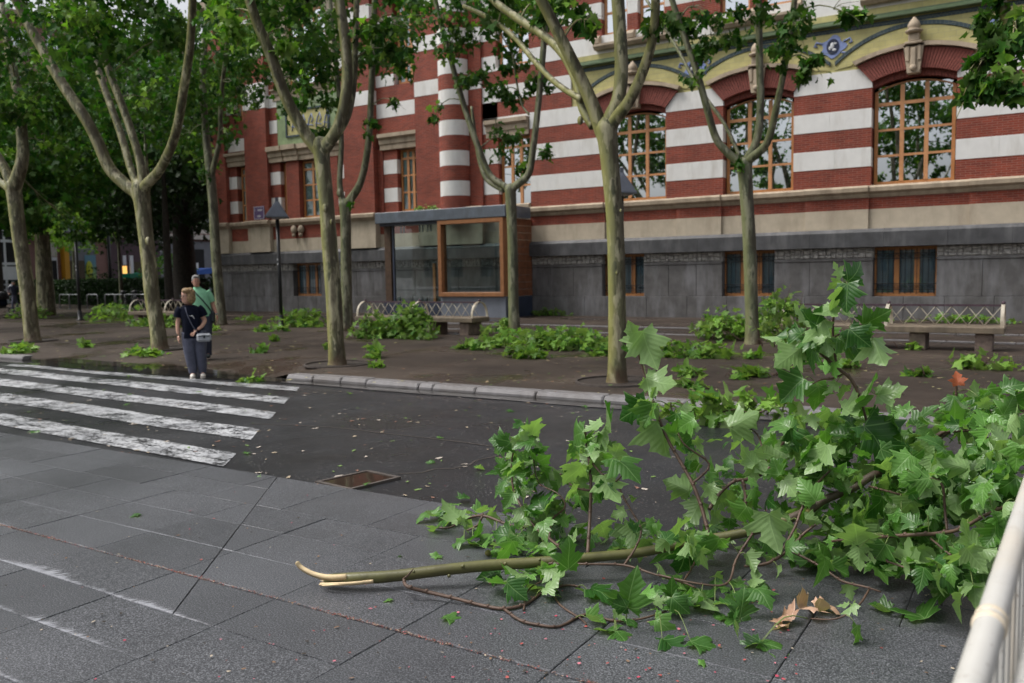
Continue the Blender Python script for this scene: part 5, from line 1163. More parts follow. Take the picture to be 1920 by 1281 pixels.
# the rest of the foliage, deep inside and behind
FILL = [(1650, 965, 120, 60, 4.9, 160), (1300, 1012, 60, 16, 4.32, 18), (1560, 900, 80, 40, 4.85, 40), (1800, 900, 100, 90, 4.75, 150), (1890, 880, 50, 90, 4.6, 60), (1500, 860, 90, 60, 5.1, 64), (1340, 890, 80, 50, 4.85, 34), (1750, 1050, 80, 40, 4.6, 75), (1830, 770, 90, 40, 5.45, 75), (1890, 1010, 40, 70, 4.35, 50), (1050, 950, 70, 60, 4.5, 36), (985, 880, 36, 60, 4.6, 40), (985, 830, 24, 34, 4.6, 14), (1105, 850, 44, 36, 4.55, 22), (1010, 960, 50, 50, 4.5, 26),
        (1530, 650, 40, 45, 5.05, 26), (1290, 1020, 80, 40, 4.55, 18), (855, 1000, 42, 24, 4.38, 38), (940, 1025, 60, 14, 4.2, 22), (1180, 1005, 80, 30, 4.45, 22), (1270, 1150, 100, 30, 3.95, 28), (1400, 1110, 60, 28, 4.2, 14), (1590, 790, 60, 40, 5.2, 44), (1370, 960, 70, 40, 4.75, 14), (1700, 860, 80, 50, 5.2, 60), (1540, 1040, 90, 40, 4.7, 34), (1000, 1085, 45, 18, 3.85, 12), (1290, 830, 30, 40, 4.8, 9), (1225, 740, 16, 40, 4.8, 4), (1840, 1070, 40, 40, 4.3, 26)]
P = []; 
for x, y, rx, ry, Y, n in FILL:
    q = rng.normal(size=(n, 3)) * .5
    for a, c, e in q:
        p = at(x + a * rx * 1.15, y + c * ry * 1.15, Y + e * .35)
        p[2] = max(p[2], .03 + .03 * random.random()) if p[1] < 4.95 else max(p[2], .0)
        P.append(p)
P = np.array([p for p in P if not opened(p) and not opened(p + np.array([0, 0, -.07]))]); n = len(P); tip, nr = leaf_frames(n, .45); low = P[:, 2] < .12; tip[low, 2] = np.abs(tip[low, 2]) * .25; nr[low, 2] = np.abs(nr[low, 2]) + 1.2; nr[~low, 2] += .35
fl = rng.random(n) < .22; nr[fl] *= -1
me = cloud_mesh("leaves", [M['leaf']], P, tip, nr, rng.uniform(.06, .145, n), SHP, LF, LV)
tag(link(bpy.data.objects.new("leaves", me), br, (0, 0, 0)), kind='stuff')
for x, y, Y, w in ((915, 1037, 4.1, 12), (1516, 959, 4.6, 12), (1522, 974, 4.6, 12)):
    c = at(x, y, Y); c[2] = max(c[2], .016); MB().ball(c, (w / 2 * dist(c) / FPX,) * 3, 10, 8).build("seed_ball", simple("seed_ball_green", (.16, .15, .04), .8, .4, 60, .5), br)
b_ = put_leaf(at(1797, 722, 5.25), np.array([-.1, 0, .9]), np.array([.2, -1, .2]), .075, br, None); b_.name = "leaf"
_bm = LM[3].copy(); _bm.materials[0] = M['brownleaf'] if False else leaf_mat("rusty_leaf", (.30, .06, .02), (.36, .09, .03), (.34, .09, .04), .6, .2); b_.data = _bm; b_['label'] = "small rusty orange leaf"
_bo2 = None
# ------------------------------------------------------------------ loose leaves
_dry = [leaf_shape(90 + i, .75, 1.0, .2) for i in range(3)]
DM = []
for s in _dry: m_ = leaf_me(s); m_.materials[0] = M['brownleaf']; m_.name = "dry_leaf"; DM.append(m_)
def loose(name, px, py, size, label, me=None, rot=None, z=.012, cat="leaf", up=None, zr=0.0):
    p = gnd(px, py, z + zr); o = bpy.data.objects.new(name, me or random.choice(LM)); COL.objects.link(o)
    a = random.uniform(0, 6.28) if rot is None else rot; nr = np.array([random.uniform(-.35, .35), random.uniform(-.35, .35), 1.0]) if up is None else np.array(up)
    o.matrix_world = frame(p, np.array([math.cos(a), math.sin(a), .12]), nr, size); WORLD[o.name] = o.matrix_world.translation.copy(); return tag(o, label, cat, "leaves torn off and lying loose")
loose("dry_leaf", 1500, 1142, .14, "pale brown curled leaf standing upright beside the green branch", DM[0], 1.3, .05, up=(.2, -1, .4))
loose("dry_leaf", 1486, 1164, .13, "pinkish brown crumpled leaf at the end of the thin lower twig", DM[1], 2.6, .03)
loose("dry_leaf", 1530, 1138, .12, "crumpled tan leaf to the right of the upright dry leaf", DM[2], .4, .03)
loose("dry_leaf", 1476, 1179, .085, "small flat rust-brown leaf below the crumpled ones", DM[1], 3.3, .006)
for x, y, s, l, r in [(1432, 1142, 0, '', 0)]: pass
for x, y, s, l in [(262, 964, .075, "single curled pale leaf on the open pavement left of the expansion joint"), (832, 1158, .11, "folded yellow-green leaf below the thick bare stem"), (823, 1041, .075, "yellowish leaf lying flat just left of the lowest leafy twigs"), (68, 808, .11, "yellow-green leaf on the nearest white stripe"), (463, 848, .075, "small green leaf on the asphalt beside the end of the nearest stripe"), (482, 896, .05, "round yellow-green leaf at the pavement edge"),
                   (240, 758, .09, "green leaf lying between the stripes at the left of the crossing"), (240, 739, .06, "small green leaf on the middle white stripe"), (240, 704, .07, "tiny green leaf on the second farthest stripe"), (892, 879, .085, "bright green leaf on the asphalt near the crack"), (802, 865, .085, "torn pale leaf on the asphalt above the crack"), (690, 905, .06, "green leaf floating in the muddy cover"), (752, 1041, .03, "scrap of green leaf on the slab beyond the stem"),
                   (1735, 1163, .2, "flat green leaf on the pavement near the white barrier"), (1668, 1148, .11, "green and brown leaf beside the flat leaf near the barrier"), (735, 1124, .05, "green leaf scrap in the shade under the bare stem"), (862, 936, .1, "narrow upright leaf on the pavement edge in front of the road"), (1310, 1242, .05, "leaf scrap on the slab below the lowest leaves"), (820, 820, .07, "dull leaf in the middle of the road"), (655, 737, .1, "green leaf on the road close to the kerb"), (950, 770, .1, "yellowish leaf near the kerb in front of the heap"), (1095, 760, .08, "light leaf on the road below the thick tree"), (355, 838, .035, "leaf crumb on the edge of the nearest stripe")]:
    pz = .008 if y > 920 or y > 900 else road_z(*gnd(x, y)[:2]) + .015
    o = loose("loose_leaf", x, y, s, l, z=pz)
# petals, seeds and crumbs: too many to count
def litter(name, n, areas, cols, size, zf, seed, kind='stuff', long=1.0):
    r = np.random.default_rng(seed); b = MB(); mats = []
    for i, c in enumerate(cols): mats.append(simple(f"{name}_colour", c, .8, .3, 40))
    for k in range(n):
        ax, ay, bx, by = areas[r.integers(0, len(areas))]; x, y = r.uniform(ax, bx), r.uniform(ay, by); p = gnd(x, y); z = zf(p[0], p[1]) + .004; s = size * r.uniform(.4, 1.4); a = r.uniform(0, 6.28); m_ = 5
        lo = long * r.uniform(.6, 1.4)
        b.add([(p[0] + s * lo * math.cos(2 * math.pi * q / m_) * r.uniform(.6, 1.2) * math.cos(a) - s * math.sin(2 * math.pi * q / m_) * math.sin(a), p[1] + s * lo * math.cos(2 * math.pi * q / m_) * math.sin(a) + s * math.sin(2 * math.pi * q / m_) * r.uniform(.6, 1.2) * math.cos(a), z + s * r.uniform(0, .5)) for q in range(m_)], [tuple(range(m_))], int(r.integers(0, len(cols))))
    return tag(b.build(name, mats, org=(0, 0, 0)), kind=kind)
flat = lambda x, y: .002
litter("petal_litter", 150, [(0, 880, 1750, 1281), (500, 1080, 1500, 1281), (900, 1150, 1500, 1281)], [(.42, .05, .09), (.36, .08, .07), (.5, .16, .2)], .0065, flat, 1)
litter("crumb_litter", 200, [(0, 880, 1800, 1281)], [(.05, .04, .03), (.2, .12, .07), (.4, .34, .26)], .006, flat, 2, long=1.6)
litter("road_litter", 420, [(0, 690, 560, 860), (450, 730, 1300, 930), (560, 720, 1500, 800)], [(.32, .26, .18), (.18, .09, .06), (.12, .2, .05), (.4, .35, .3)], .014, road_z, 3, long=2.2)
litter("plaza_litter", 900, [(0, 610, 560, 690), (420, 620, 1900, 720), (900, 600, 1900, 740)], [(.30, .22, .13), (.10, .17, .04), (.17, .10, .06), (.36, .33, .16)], .022, plaza_z, 4, long=2.0)
# petals gathered in the wide joint
r_ = np.random.default_rng(5); b = MB()
for k in range(2600):
    x = r_.uniform(-6.9, -1.2); dens = .35 + .75 * (math.sin(x * 4.1) > -.2)
    if r_.random() > dens: continue
    y = 3.013 + r_.normal(0, .007); s = r_.uniform(.0025, .007); a = r_.uniform(0, 6.28); z = r_.uniform(-.002, .004)
    b.add([(x + s * math.cos(a + q * 2.1), y + s * math.sin(a + q * 2.1), z + (q == 1) * s * .5) for q in range(3)], [(0, 1, 2)], int(r_.integers(0, 3)))
tag(b.build("joint_litter", [simple("brown_seed", (.09, .05, .035), .8, .3, 40), simple("pink_petal", (.24, .075, .065), .8, .3, 40), simple("pale_fluff", (.30, .23, .18), .9, .2, 40)], org=(0, 0, 0)), kind='stuff')

# ------------------------------------------------------------------ heaps of torn twigs on the plaza
def heap(px, py, w, d, h, n, label, young=.25, size=.19, stand=.0, dirn=0.0, zr=0.0, name="branch_heap", grp="heaps of torn branches on the plaza"):
    n = int(n * 1.7); h *= 1.15; c = gnd(px, py); c[2] = plaza_z(c[0], c[1]) + zr; root = empty(name, tuple(c), label, "branch", grp)
    u = rng.normal(size=(n, 3)) * .45; k = max(2, n // 14); ctr = rng.uniform(-.8, .8, (k, 3)); q = ctr[rng.integers(0, k, n)] * .75 + u * .45
    P = np.empty((n, 3)); P[:, 0] = c[0] + q[:, 0] * w * .68; P[:, 1] = c[1] + q[:, 1] * d * .75; prof = np.clip(1 - (q[:, 0] ** 2 + q[:, 1] ** 2) * .55, .12, 1); P[:, 2] = c[2] + .02 + np.abs(q[:, 2] + .5) * h * .62 * prof
    t_, n_ = leaf_frames(n, .15); n_[:, 2] += .6; mi = (rng.random(n) < young).astype(int)
    me = cloud_mesh("leaves", [M['leaf2'], M['youngleaf']], P, t_, n_, size * rng.uniform(.55, 1.15, n), SMS, SF, None, mi); tag(link(bpy.data.objects.new("leaves", me), root, (0, 0, 0)), kind='stuff')
    for _ in range(min(7, max(2, n // 30))):
        b = MB()
        a = random.uniform(-.6, .6) + (math.pi if random.random() < .5 else 0); s = np.array([c[0] + random.uniform(-.4, .4) * w, c[1] + random.uniform(-.4, .4) * d, c[2] + .03]); L = random.uniform(.4, .9) * w * .5
        e = s + np.array([L * math.cos(a), L * math.sin(a) * .5, random.uniform(.0, .8) * h]); pp, rr = smooth_path([s, (s + e) / 2 + np.array([0, 0, .06]), e], [.012, .008, .004], 3); b.tube(pp, rr, 5); b.build("twig", M['twig'], root)
    return root
M['leaf2'] = leaf_mat("heap_leaf", (.045, .135, .022), (.19, .33, .065), (.26, .37, .14), .4, .35, False)
heap(1035, 652, 2.1, 1.3, .50, 300, "widest heap of bright torn twigs left of the thick plane tree", .35)
heap(935, 650, .75, .6, .34, 60, "small dark green clump at the left end of the widest heap", .1)
heap(975, 672, .8, .4, .25, 60, "pale green sprays at the front corner of the widest heap", .6)
heap(1130, 667, .6, .4, .2, 36, "low leafy tail of the widest heap beside the thick trunk", .3)
heap(565, 612, 2.2, 1.0, .65, 190, "heap of torn twigs at the foot of the lamp post with pyramid hood", .3)
heap(510, 622, .8, .5, .18, 36, "low green twigs left of the lamp post heap", .4)
heap(705, 634, 1.3, .8, .8, 150, "dark green heap leaning on the left half of the long bench", .06)
heap(775, 634, 1.4, .8, .95, 230, "tall heap of branches thrown over the bench in front of the kiosk", .12)
heap(890, 655, .8, .5, .22, 40, "dark twigs between the kiosk bench and the widest heap", .1)
heap(940, 628, .8, .7, .45, 56, "dark twigs at the foot of the slender tree by the kiosk", .08)
heap(1355, 637, 1.5, 1.0, .75, 190, "rounded yellowish heap to the left of the slim forked tree", .35)
heap(1450, 632, 1.2, .9, .95, 150, "dark leafy heap to the right of the slim forked tree", .08)
heap(1300, 668, 1.5, .6, .32, 95, "spread twigs in front of the rounded yellowish heap", .35)
heap(1472, 652, 1.0, .7, 1.45, 110, "upright leafy shoots in front of the plinth behind the fallen branch", .05)
heap(1100, 592, 1.1, .4, .55, 60, "dark clump against the plinth right behind the thick tree", .05)
heap(1030, 592, 1.4, .4, .28, 46, "low green strip along the foot of the plinth beside the kiosk", .1)
heap(1215, 592, 1.4, .4, .25, 34, "scattered leaves at the foot of the plinth under the cellar window", .1)
heap(1300, 782, 1.1, .35, .3, 40, "twigs lying in the gutter behind the torn branch", .3)
heap(1420, 780, 1.2, .35, .3, 44, "leafy twigs on the kerb stones behind the torn branch", .3)
heap(275, 663, 1.15, .5, .22, 46, "low green spray in front of the four-limbed tree", .55)
heap(165, 652, .6, .35, .2, 16, "small spray in the wet left of the four-limbed tree", .5)
heap(20, 662, .9, .6, .26, 34, "clump of leaves at the far left edge by the puddle", .45)
heap(480, 702, .75, .4, .1, 22, "flat sprig on the road edge by the dropped kerb", .4, zr=-.07)
heap(485, 662, .45, .3, .2, 14, "small upright sprig on the plaza right of the couple", .5)
heap(515, 640, .35, .3, .18, 9, "tiny sprig above the one right of the couple", .5)
heap(705, 670, .8, .4, .22, 34, "leafy twig right of the yellow-barked tree", .4)
heap(610, 655, .3, .25, .15, 8, "sprig just left of the yellow-barked trunk", .4)
heap(715, 690, .5, .25, .1, 14, "flat pale sprig behind the kerb stones", .6)
heap(1300, 706, .5, .35, .18, 20, "sprig in the middle of the plaza under the yellowish heap", .3)
heap(1295, 727, .55, .35, .22, 20, "sprig close to the kerb behind the tall shoot", .3)
heap(1425, 708, .75, .35, .14, 26, "flat sprays in the middle of the plaza", .5)
heap(1380, 712, .3, .25, .1, 8, "pale leaf cluster left of the flat sprays", .7)
heap(1410, 672, .3, .25, .12, 10, "tiny pale sprig in front of the slim forked tree", .6)
heap(1700, 655, .45, .35, .18, 14, "sprig beneath the right-hand bench", .4)
heap(1840, 690, .95, .5, .3, 36, "sprays of leaves behind the right half of the branch", .4)
heap(1720, 706, .35, .25, .14, 10, "sprig between bench and branch", .4)
heap(1590, 690, .5, .35, .16, 18, "sprig behind the upright shoot of the branch", .4)
heap(1790, 606, 2.4, .5, .22, 60, "scattered leaves behind the right-hand bench", .3)
heap(60, 597, 2.0, 1.2, .8, 110, "heap of branches at the foot of the brown-barked tree", .15, .22)
heap(215, 600, 3.0, 1.6, .8, 160, "long heap of torn branches below the bicycle racks", .2, .22)
heap(290, 612, 2.0, .9, .5, 90, "green twigs under the bench behind the four-limbed tree", .25, .2)
heap(400, 620, 1.0, .5, .2, 30, "few leaves at the foot of the slim corner tree", .5, .2)
heap(470, 600, 1.6, .7, .18, 40, "scattered leaves on the plaza in front of the left plinth", .3)
rl = heap(790, 405, 1.0, .4, .3, 34, "leaves blown onto the zinc roof of the kiosk", .3, zr=0, name="roof_debris")
d_ = Vector((-20.9, 27.2, 4.13)) - rl.location; rl.location = (-20.9, 27.2, 4.13)
# ------------------------------------------------------------------ benches, lamps, racks, barrier
M['benchwood'] = simple("weathered_bench_stone", (.19, .15, .105), .7, .25, 6, .15, dirt=(.09, .075, .055))
M['benchleg'] = simple("rough_bench_block", (.20, .15, .125), .8, .35, 10, .4)
M['cream'] = simple("cream_painted_iron", (.55, .50, .40), .5, .15, 12, dirt=(.28, .2, .12), space='obj')
M['rail'] = simple("violet_brown_rail", (.075, .045, .06), .5, .2, 9)
M['black'] = simple("black_painted_metal", (.012, .013, .016), .4, .2, 10)
M['hood'] = simple("grey_blue_metal_hood", (.13, .145, .185), .38, .12, 5)
def bench(x, y, label, n=2):
    """long two-sided bench: stone seat on blocks, hoops, lattice back with a top rail"""
    L, st, dep = 2.1 * n, .47, .86; root = empty("bench", (x, y, 0), label, "bench", "long benches on the plaza")
    E = lambda name, m, b: b.build(name, M[m], root)
    E("seat", 'benchwood', MB().box(x, x + L, y - dep / 2, y + dep / 2, st - .13, st, 0, .015))
    for i in range(2 * n):
        cx = x + .35 + (L - .7) * i / (2 * n - 1)
        E("support_block", 'benchleg', MB().box(cx - .15, cx + .15, y - dep / 2 + .1, y + dep / 2 - .1, -.03, st - .13, 0, .015))
    for i in range(n + 1):
        cx = x + .05 + (L - .1) * i / n; b = MB(); P = []
        for k in range(15): a = math.pi * k / 14; P.append((cx, y - (dep / 2 - .05) * math.cos(a), st + .43 * math.sin(a) ** .85))
        for k in range(14):
            p, q = P[k], P[k + 1]; h = .032; b.add([(cx - h, p[1], p[2]), (cx + h, p[1], p[2]), (cx + h, q[1], q[2]), (cx - h, q[1], q[2]), (cx - h, y + (p[1] - y) * .95, p[2] - .014), (cx + h, y + (p[1] - y) * .95, p[2] - .014), (cx + h, y + (q[1] - y) * .95, q[2] - .014), (cx - h, y + (q[1] - y) * .95, q[2] - .014)], [(3, 2, 1, 0), (4, 5, 6, 7), (0, 1, 5, 4), (2, 3, 7, 6), (1, 2, 6, 5), (3, 0, 4, 7)])
        E("hoop", 'cream', b); E("finial", 'rail', MB().ball((cx, y, st + .455), (.04, .04, .04), 8, 6))
    E("top_rail", 'rail', MB().box(x + .05, x + L - .05, y - .022, y + .022, st + .385, st + .425))
    m_ = 7 * n
    for i in range(m_):
        xa = x + .08 + (L - .16) * i / m_; xb = x + .08 + (L - .16) * (i + 1) / m_
        for j, (p, q) in enumerate(((xa, xb), (xb, xa))): E("lattice_strip", 'cream', MB().tube([(p, y + (.008 if j else -.008), st + .005), (q, y + (.008 if j else -.008), st + .385)], .0085, 5))
    return root
bench(-17.25, 19.25, "long bench half buried under torn branches in front of the kiosk"); bench(-4.85, 19.05, "empty long bench with white hoops and lattice back at the right"); bench(-28.9, 19.7, "long bench behind the four-limbed plane tree and the woman")
def lamp(x, y, label):
    root = empty("street_lamp", (x, y, 0), label, "street lamp", "black lamp posts with pyramid hoods"); b = MB()
    MB().tube([(x, y, -.05), (x, y, 3.55)], .062, 12).build("pole", M['black'], root); MB().lathe([(.16, 0), (.16, .03), (.09, .05), (.085, .35), (.062, .4)], (x, y, 0), 14).build("base_collar", M['black'], root)
    w, z0, z1 = .5, 3.60, 4.14; a = R_(10); c = [(x + w * .80 * math.cos(a + k * math.pi / 2), y + w * 1.2 * math.sin(a + k * math.pi / 2)) for k in range(4)]; t_ = .07
    top = [(x + t_ * math.cos(a + k * math.pi / 2), y + t_ * math.sin(a + k * math.pi / 2)) for k in range(4)]
    b.add([(*p, z0) for p in c] + [(*p, z0 + .035) for p in c] + [(*p, z1) for p in top] + [(*p, z1 + .12) for p in top], [(3, 2, 1, 0)] + [(k, (k + 1) % 4, 4 + (k + 1) % 4, 4 + k) for k in range(4)] + [(4 + k, 4 + (k + 1) % 4, 8 + (k + 1) % 4, 8 + k) for k in range(4)] + [(8 + k, 8 + (k + 1) % 4, 12 + (k + 1) % 4, 12 + k) for k in range(4)] + [(12, 13, 14, 15)])
    b.build("hood", M['hood'], root); MB().box(x - .13, x + .13, y - .13, y + .13, 3.56, 3.597).build("lamp_glass", M['plate_white'], root)
    for z in (2.05, 2.2): MB().box(x - .012, x + .02, y - .068, y - .05, z, z + .06).build("sticker", M['plate_white'], root)
    return root
lamp(-21.6, 20, "black lamp post with grey pyramid hood in front of the left pilasters"); lamp(-9.2, 20, "lamp post hidden behind the thick tree, one corner of its black hood showing"); lamp(-34.0, 20.5, "thin black post between the two left plane trees")
pp_ = at(207, 520, 34); pr = empty("street_lamp", (pp_[0], pp_[1], 0), "tall dark post behind the hedge next to the bright round tree", "street lamp"); MB().tube([(pp_[0], pp_[1], -.1), (pp_[0], pp_[1], 5.6)], .11, 10).build("pole", M['black'], pr); MB().lathe([(.05, 0), (.26, .1), (.3, .4), (.1, .55), (0, .57)], (pp_[0], pp_[1], 5.6), 12).build("lantern", M['black'], pr)
# bicycle racks: a row of steel hoops
def rack(x, y, rz, label):
    root = empty("bicycle_rack", (x, y, 0), label, "bike rack", "steel hoop racks in front of the hedge")
    b = MB(); dx, dy = math.cos(rz), math.sin(rz); h, w, r = .82, .80, .1
    pts = [(-w / 2, 0), (-w / 2, h - r)] + [(-w / 2 + r - r * math.cos(a), h - r + r * math.sin(a)) for a in (.5, 1.05)] + [(-w / 2 + r, h), (w / 2 - r, h)] + [(w / 2 - r + r * math.sin(a), h - r + r * math.cos(a)) for a in (.5, 1.05)] + [(w / 2, h - r), (w / 2, 0)]
    b.tube([(x + u * dx, y + u * dy, z - (.05 if z == 0 else 0)) for u, z in pts], .028, 8); b.build("hoop", M['steel'], root)
    for s in (-1, 1): MB().lathe([(0, .012), (.08, .012), (.08, 0)], (x + s * w / 2 * dx, y + s * w / 2 * dy, 0), 10).build("foot_plate", M['steel'], root)
RK = [(113, 'first'), (131, ''), (165, ''), (199, ''), (217, ''), (236, ''), (254, ''), (274, '')]
for i, (px, _) in enumerate(RK):
    p = at(px + 8, 560, 28.6 + .0 * i); rack(p[0], p[1], R_(10), ["steel hoop at the left end of the bike rack row", "second steel hoop from the left, just left of the thin black post", "steel hoop just right of the thin black post", "fourth steel hoop, in the middle of the row", "steel hoop left of the thin young tree", "steel hoop right of the thin young tree", "steel hoop beside the parked dark bicycles", "last steel hoop, touching the four-limbed tree"][i])
# two parked bicycles
def bicycle(x, y, rz, label):
    root = empty("bicycle", (x, y, 0), label, "bicycle", "bicycles locked at the racks"); c, s = math.cos(rz), math.sin(rz); W = lambda u, v, z: (x + u * c - v * s, y + u * s + v * c, z)
    for u in (-.52, .52):
        w = MB().tube([W(u + .33 * math.cos(a), 0, .34 + .33 * math.sin(a)) for a in [2 * math.pi * k / 20 for k in range(21)]], .022, 6, 0, False).build("wheel", M['black'], root)
        b = MB()
        for k in range(8): a = math.pi * k / 4; b.tube([W(u, 0, .34), W(u + .32 * math.cos(a), 0, .34 + .32 * math.sin(a))], .004, 4)
        b.build("spokes", M['steel'], w)
    b = MB(); J = dict(r=(-.52, .34), bb=(-.05, .3), st=(-.2, .8), hd=(.34, .82), f=(.52, .34), hb=(.36, 1.0))
    for a, q in (('r', 'bb'), ('r', 'st'), ('bb', 'st'), ('bb', 'hd'), ('st', 'hd'), ('hd', 'f'), ('hd', 'hb')): b.tube([W(J[a][0], 0, J[a][1]), W(J[q][0], 0, J[q][1])], .018, 6)
    b.tube([W(-.2, 0, .8), W(-.23, 0, .93)], .014, 6); b.build("frame", M['iron'], root)
    MB().tube([W(.3, -.28, 1.02), W(.38, -.1, 1.0), W(.38, .1, 1.0), W(.3, .28, 1.02)], .014, 6).build("handlebar", M['black'], root)
    MB().ball(W(-.24, 0, .95), (.13, .07, .035), 8, 5).build("saddle", M['black'], root)
    MB().ball(W(.55, 0, .95), (.16, .13, .12), 8, 6).build("basket", M['iron'], root)
p = at(262, 560, 28.9); bicycle(p[0], p[1], R_(-60), "dark bicycle with a front basket leaning at the racks"); p = at(243, 560, 28.4); bicycle(p[0], p[1], R_(-70), "second dark bicycle, half hidden by the thin young tree")
# crowd barrier right beside the photographer
M['barrier'] = simple("white_lacquered_tube", (.53, .52, .49), .35, .04, 10, dirt=(.55, .47, .36)); M['tape'] = simple("yellowed_collar", (.60, .52, .40), .5, .1, 20)
_t = M['barrier'].node_tree; _b = _t.nodes["Principled BSDF"]; _src = _b.inputs['Base Color'].links[0].from_socket
_v = pos(_t); _c = mixc(_t, ramp(_t, noise(_t, _v, 90, 3, .6), [(.68, 0), (.71, .85)]), _src, (.13, .075, .045)); _c = mixc(_t, ramp(_t, noise(_t, _v, 14, 6, .75), [(.58, 0), (.72, .5)]), _c, (.34, .30, .25))
_t.links.new(_c, _b.inputs['Base Color']); bump(_t, _b, noise(_t, _v, 60, 3), .08, .003)
ba = empty("crowd_barrier", (-.05, 2, 0), "white tubular crowd barrier with a collar on its rail at the right edge", "barrier")
r0, r1 = np.array([-.0905, 1.1, 1.052]), np.array([.012, 3.6, 1.05]); q = lambda Y: r0 + (r1 - r0) * ((Y - r0[1]) / (r1[1] - r0[1]))
b = MB(); b.tube([q(Y) for Y in (.9, 1.35, 1.66, 1.7, 2.2, 2.9, 3.4)] + [q(3.55) - [0, 0, .05], q(3.6) - [0, 0, .15], q(3.6) - [0, 0, 1.0]], .0245, 18); b.build("rail", M['barrier'], ba)
b = MB(); 
for Y, r, h in ((1.655, .0285, .012), (1.69, .0275, .008)): b.tube([q(Y - h), q(Y - h * .4), q(Y + h * .4), q(Y + h)], [.0246, r, r, .0246], 18)
b.build("collar", M['tape'], ba)
for k in range(18):
    Y = 1.02 + .14 * k; a = q(Y); MB().tube([a - [0, 0, .02], a + [.0, 0, -.88]], .0115, 8).build("bar", M['barrier'], ba)
MB().tube([q(Y) - [0, 0, .89] for Y in (.9, 3.6)], .02, 10).build("bottom_rail", M['barrier'], ba)
for Y in (1.3, 3.3):
    c = q(Y); MB().tube([c - [0, 0, .88], c - [.0, 0, 1.0]], .016, 8).build("leg", M['barrier'], ba); MB().box(c[0] - .02, c[0] + .28, c[1] - .03, c[1] + .03, 0, .02).build("foot", M['barrier'], ba)
# inner rail panel seen just right of the rail
MB().tube([q(Y) + [.055, 0, -.06] for Y in (.9, 3.5)], .012, 10).build("inner_rail", M['barrier'], ba)
# ------------------------------------------------------------------ hedge and what stands behind it
b = MB(); hx = [(-82, 33.5), (-64, 35.3), (-52, 33.0), (-45, 31.4), (-40, 31.2)]
hd = empty("hedge", (-55, 33, 0), "long dark clipped hedge behind the bicycle racks", "hedge")
P = []
for (x0, y0), (x1, y1) in zip(hx[:-1], hx[1:]):
    L = math.hypot(x1 - x0, y1 - y0); d = ((x1 - x0) / L, (y1 - y0) / L); nn = int(L * 520)
    b.add([(x0, y0 - .5, 0), (x1, y1 - .5, 0), (x1, y1 - .5, 1.5), (x0, y0 - .5, 1.5), (x0, y0 + .6, 0), (x1, y1 + .6, 0), (x1, y1 + .6, 1.5), (x0, y0 + .6, 1.5)], [(0, 1, 2, 3), (3, 2, 6, 7), (5, 4, 7, 6), (0, 3, 7, 4), (1, 5, 6, 2)])
    u = rng.random((nn, 1)); f = rng.random(nn); pz = np.where(f < .55, rng.uniform(.05, 1.62, nn), 1.55 + rng.normal(0, .05, nn)); py = np.where(f < .55, -.58 + rng.normal(0, .07, nn), rng.uniform(-.6, .7, nn))
    P.append(np.stack([x0 + (x1 - x0) * u[:, 0], y0 + (y1 - y0) * u[:, 0] + py, pz], 1))
b.build("branches", M['dark'], hd); P = np.concatenate(P); t_, n_ = leaf_frames(len(P), .1)
tag(link(bpy.data.objects.new("leaves", cloud_mesh("leaves", [M['darkleaf']], P, t_, n_, rng.uniform(.10, .19, len(P)), SMS, SF)), hd, (0, 0, 0)), kind='stuff')
def bush(x, y, r, h, n, label, leaf='crownleaf'):
    root = empty("bush", (x, y, 0), label, "bush"); b = MB()
    for k in range(5): a = k * 1.3; b.tube([(x, y, -.05), (x + .3 * r * math.cos(a), y + .3 * r * math.sin(a), h * .45), (x + .6 * r * math.cos(a), y + .6 * r * math.sin(a), h * .8)], [.04, .025, .01], 5)
    b.build("stem", M['barkdark'], root); crown(root, [(blob_points(n, (x, y, h * .55), (r, r, h * .5), .22, .3), .18, 0, .3)], [leaf, 'youngleaf'], "foliage")
p = at(316, 500, 37); bush(p[0], p[1], 1.7, 3.2, 700, "grey-green round bush behind the hedge left of the black trunk"); p = at(190, 505, 40); bush(p[0], p[1], 1.6, 2.6, 400, "dark round bush under the bright round tree", 'darkleaf'); p = at(420, 560, 30); bush(p[0] - .6, p[1] + .8, 1.0, 2.2, 380, "dark bush at the corner of the brick building", 'darkleaf')
# apartment block with shops, and a white-panelled front at the far left; it faces the side street
BX = -75.0
M['pink'] = simple("pink_brick", (.33, .19, .17), .8, .12, 2); M['stucco'] = simple("pale_stucco", (.58, .54, .50), .8, .08, 2); M['maroon'] = simple("maroon_shopfront", (.075, .04, .055), .5, .15, 2)
M['greyfront'] = simple("grey_shopfront", (.18, .19, .22), .5, .1, 2); M['orange'] = simple("orange_panel", (.62, .31, .02), .5, .05, 3); M['whitepanel'] = simple("white_panel", (.74, .76, .82), .45, .05, 3); M['brownshut'] = simple("brown_shutter", (.075, .055, .03), .6, .15, 8)
M['bluec'] = simple("blue_plastic", (.03, .12, .48), .4, .1, 5); M['greenc'] = simple("green_plastic", (.0, .20, .12), .4, .1, 5); M['redp'] = simple("salmon_panel", (.42, .10, .07), .5, .1, 5)
ap = empty("apartment_block", (BX, 52, 0), "pink apartment block with dark shops glimpsed through the trees", "building")
def bx(name, mat, px0, px1, z0, z1, d=.1, parent=None, X=BX):
    y0, y1 = atx(px0, 500, X)[1], atx(px1, 500, X)[1]; m_ = mat if not isinstance(mat, str) else M[mat]
    return MB().box(X - .2, X + d, min(y0, y1), max(y0, y1), z0, z1).build(name, m_, parent or ap)
yA, yB = atx(-300, 500, BX)[1], atx(560, 500, BX)[1]
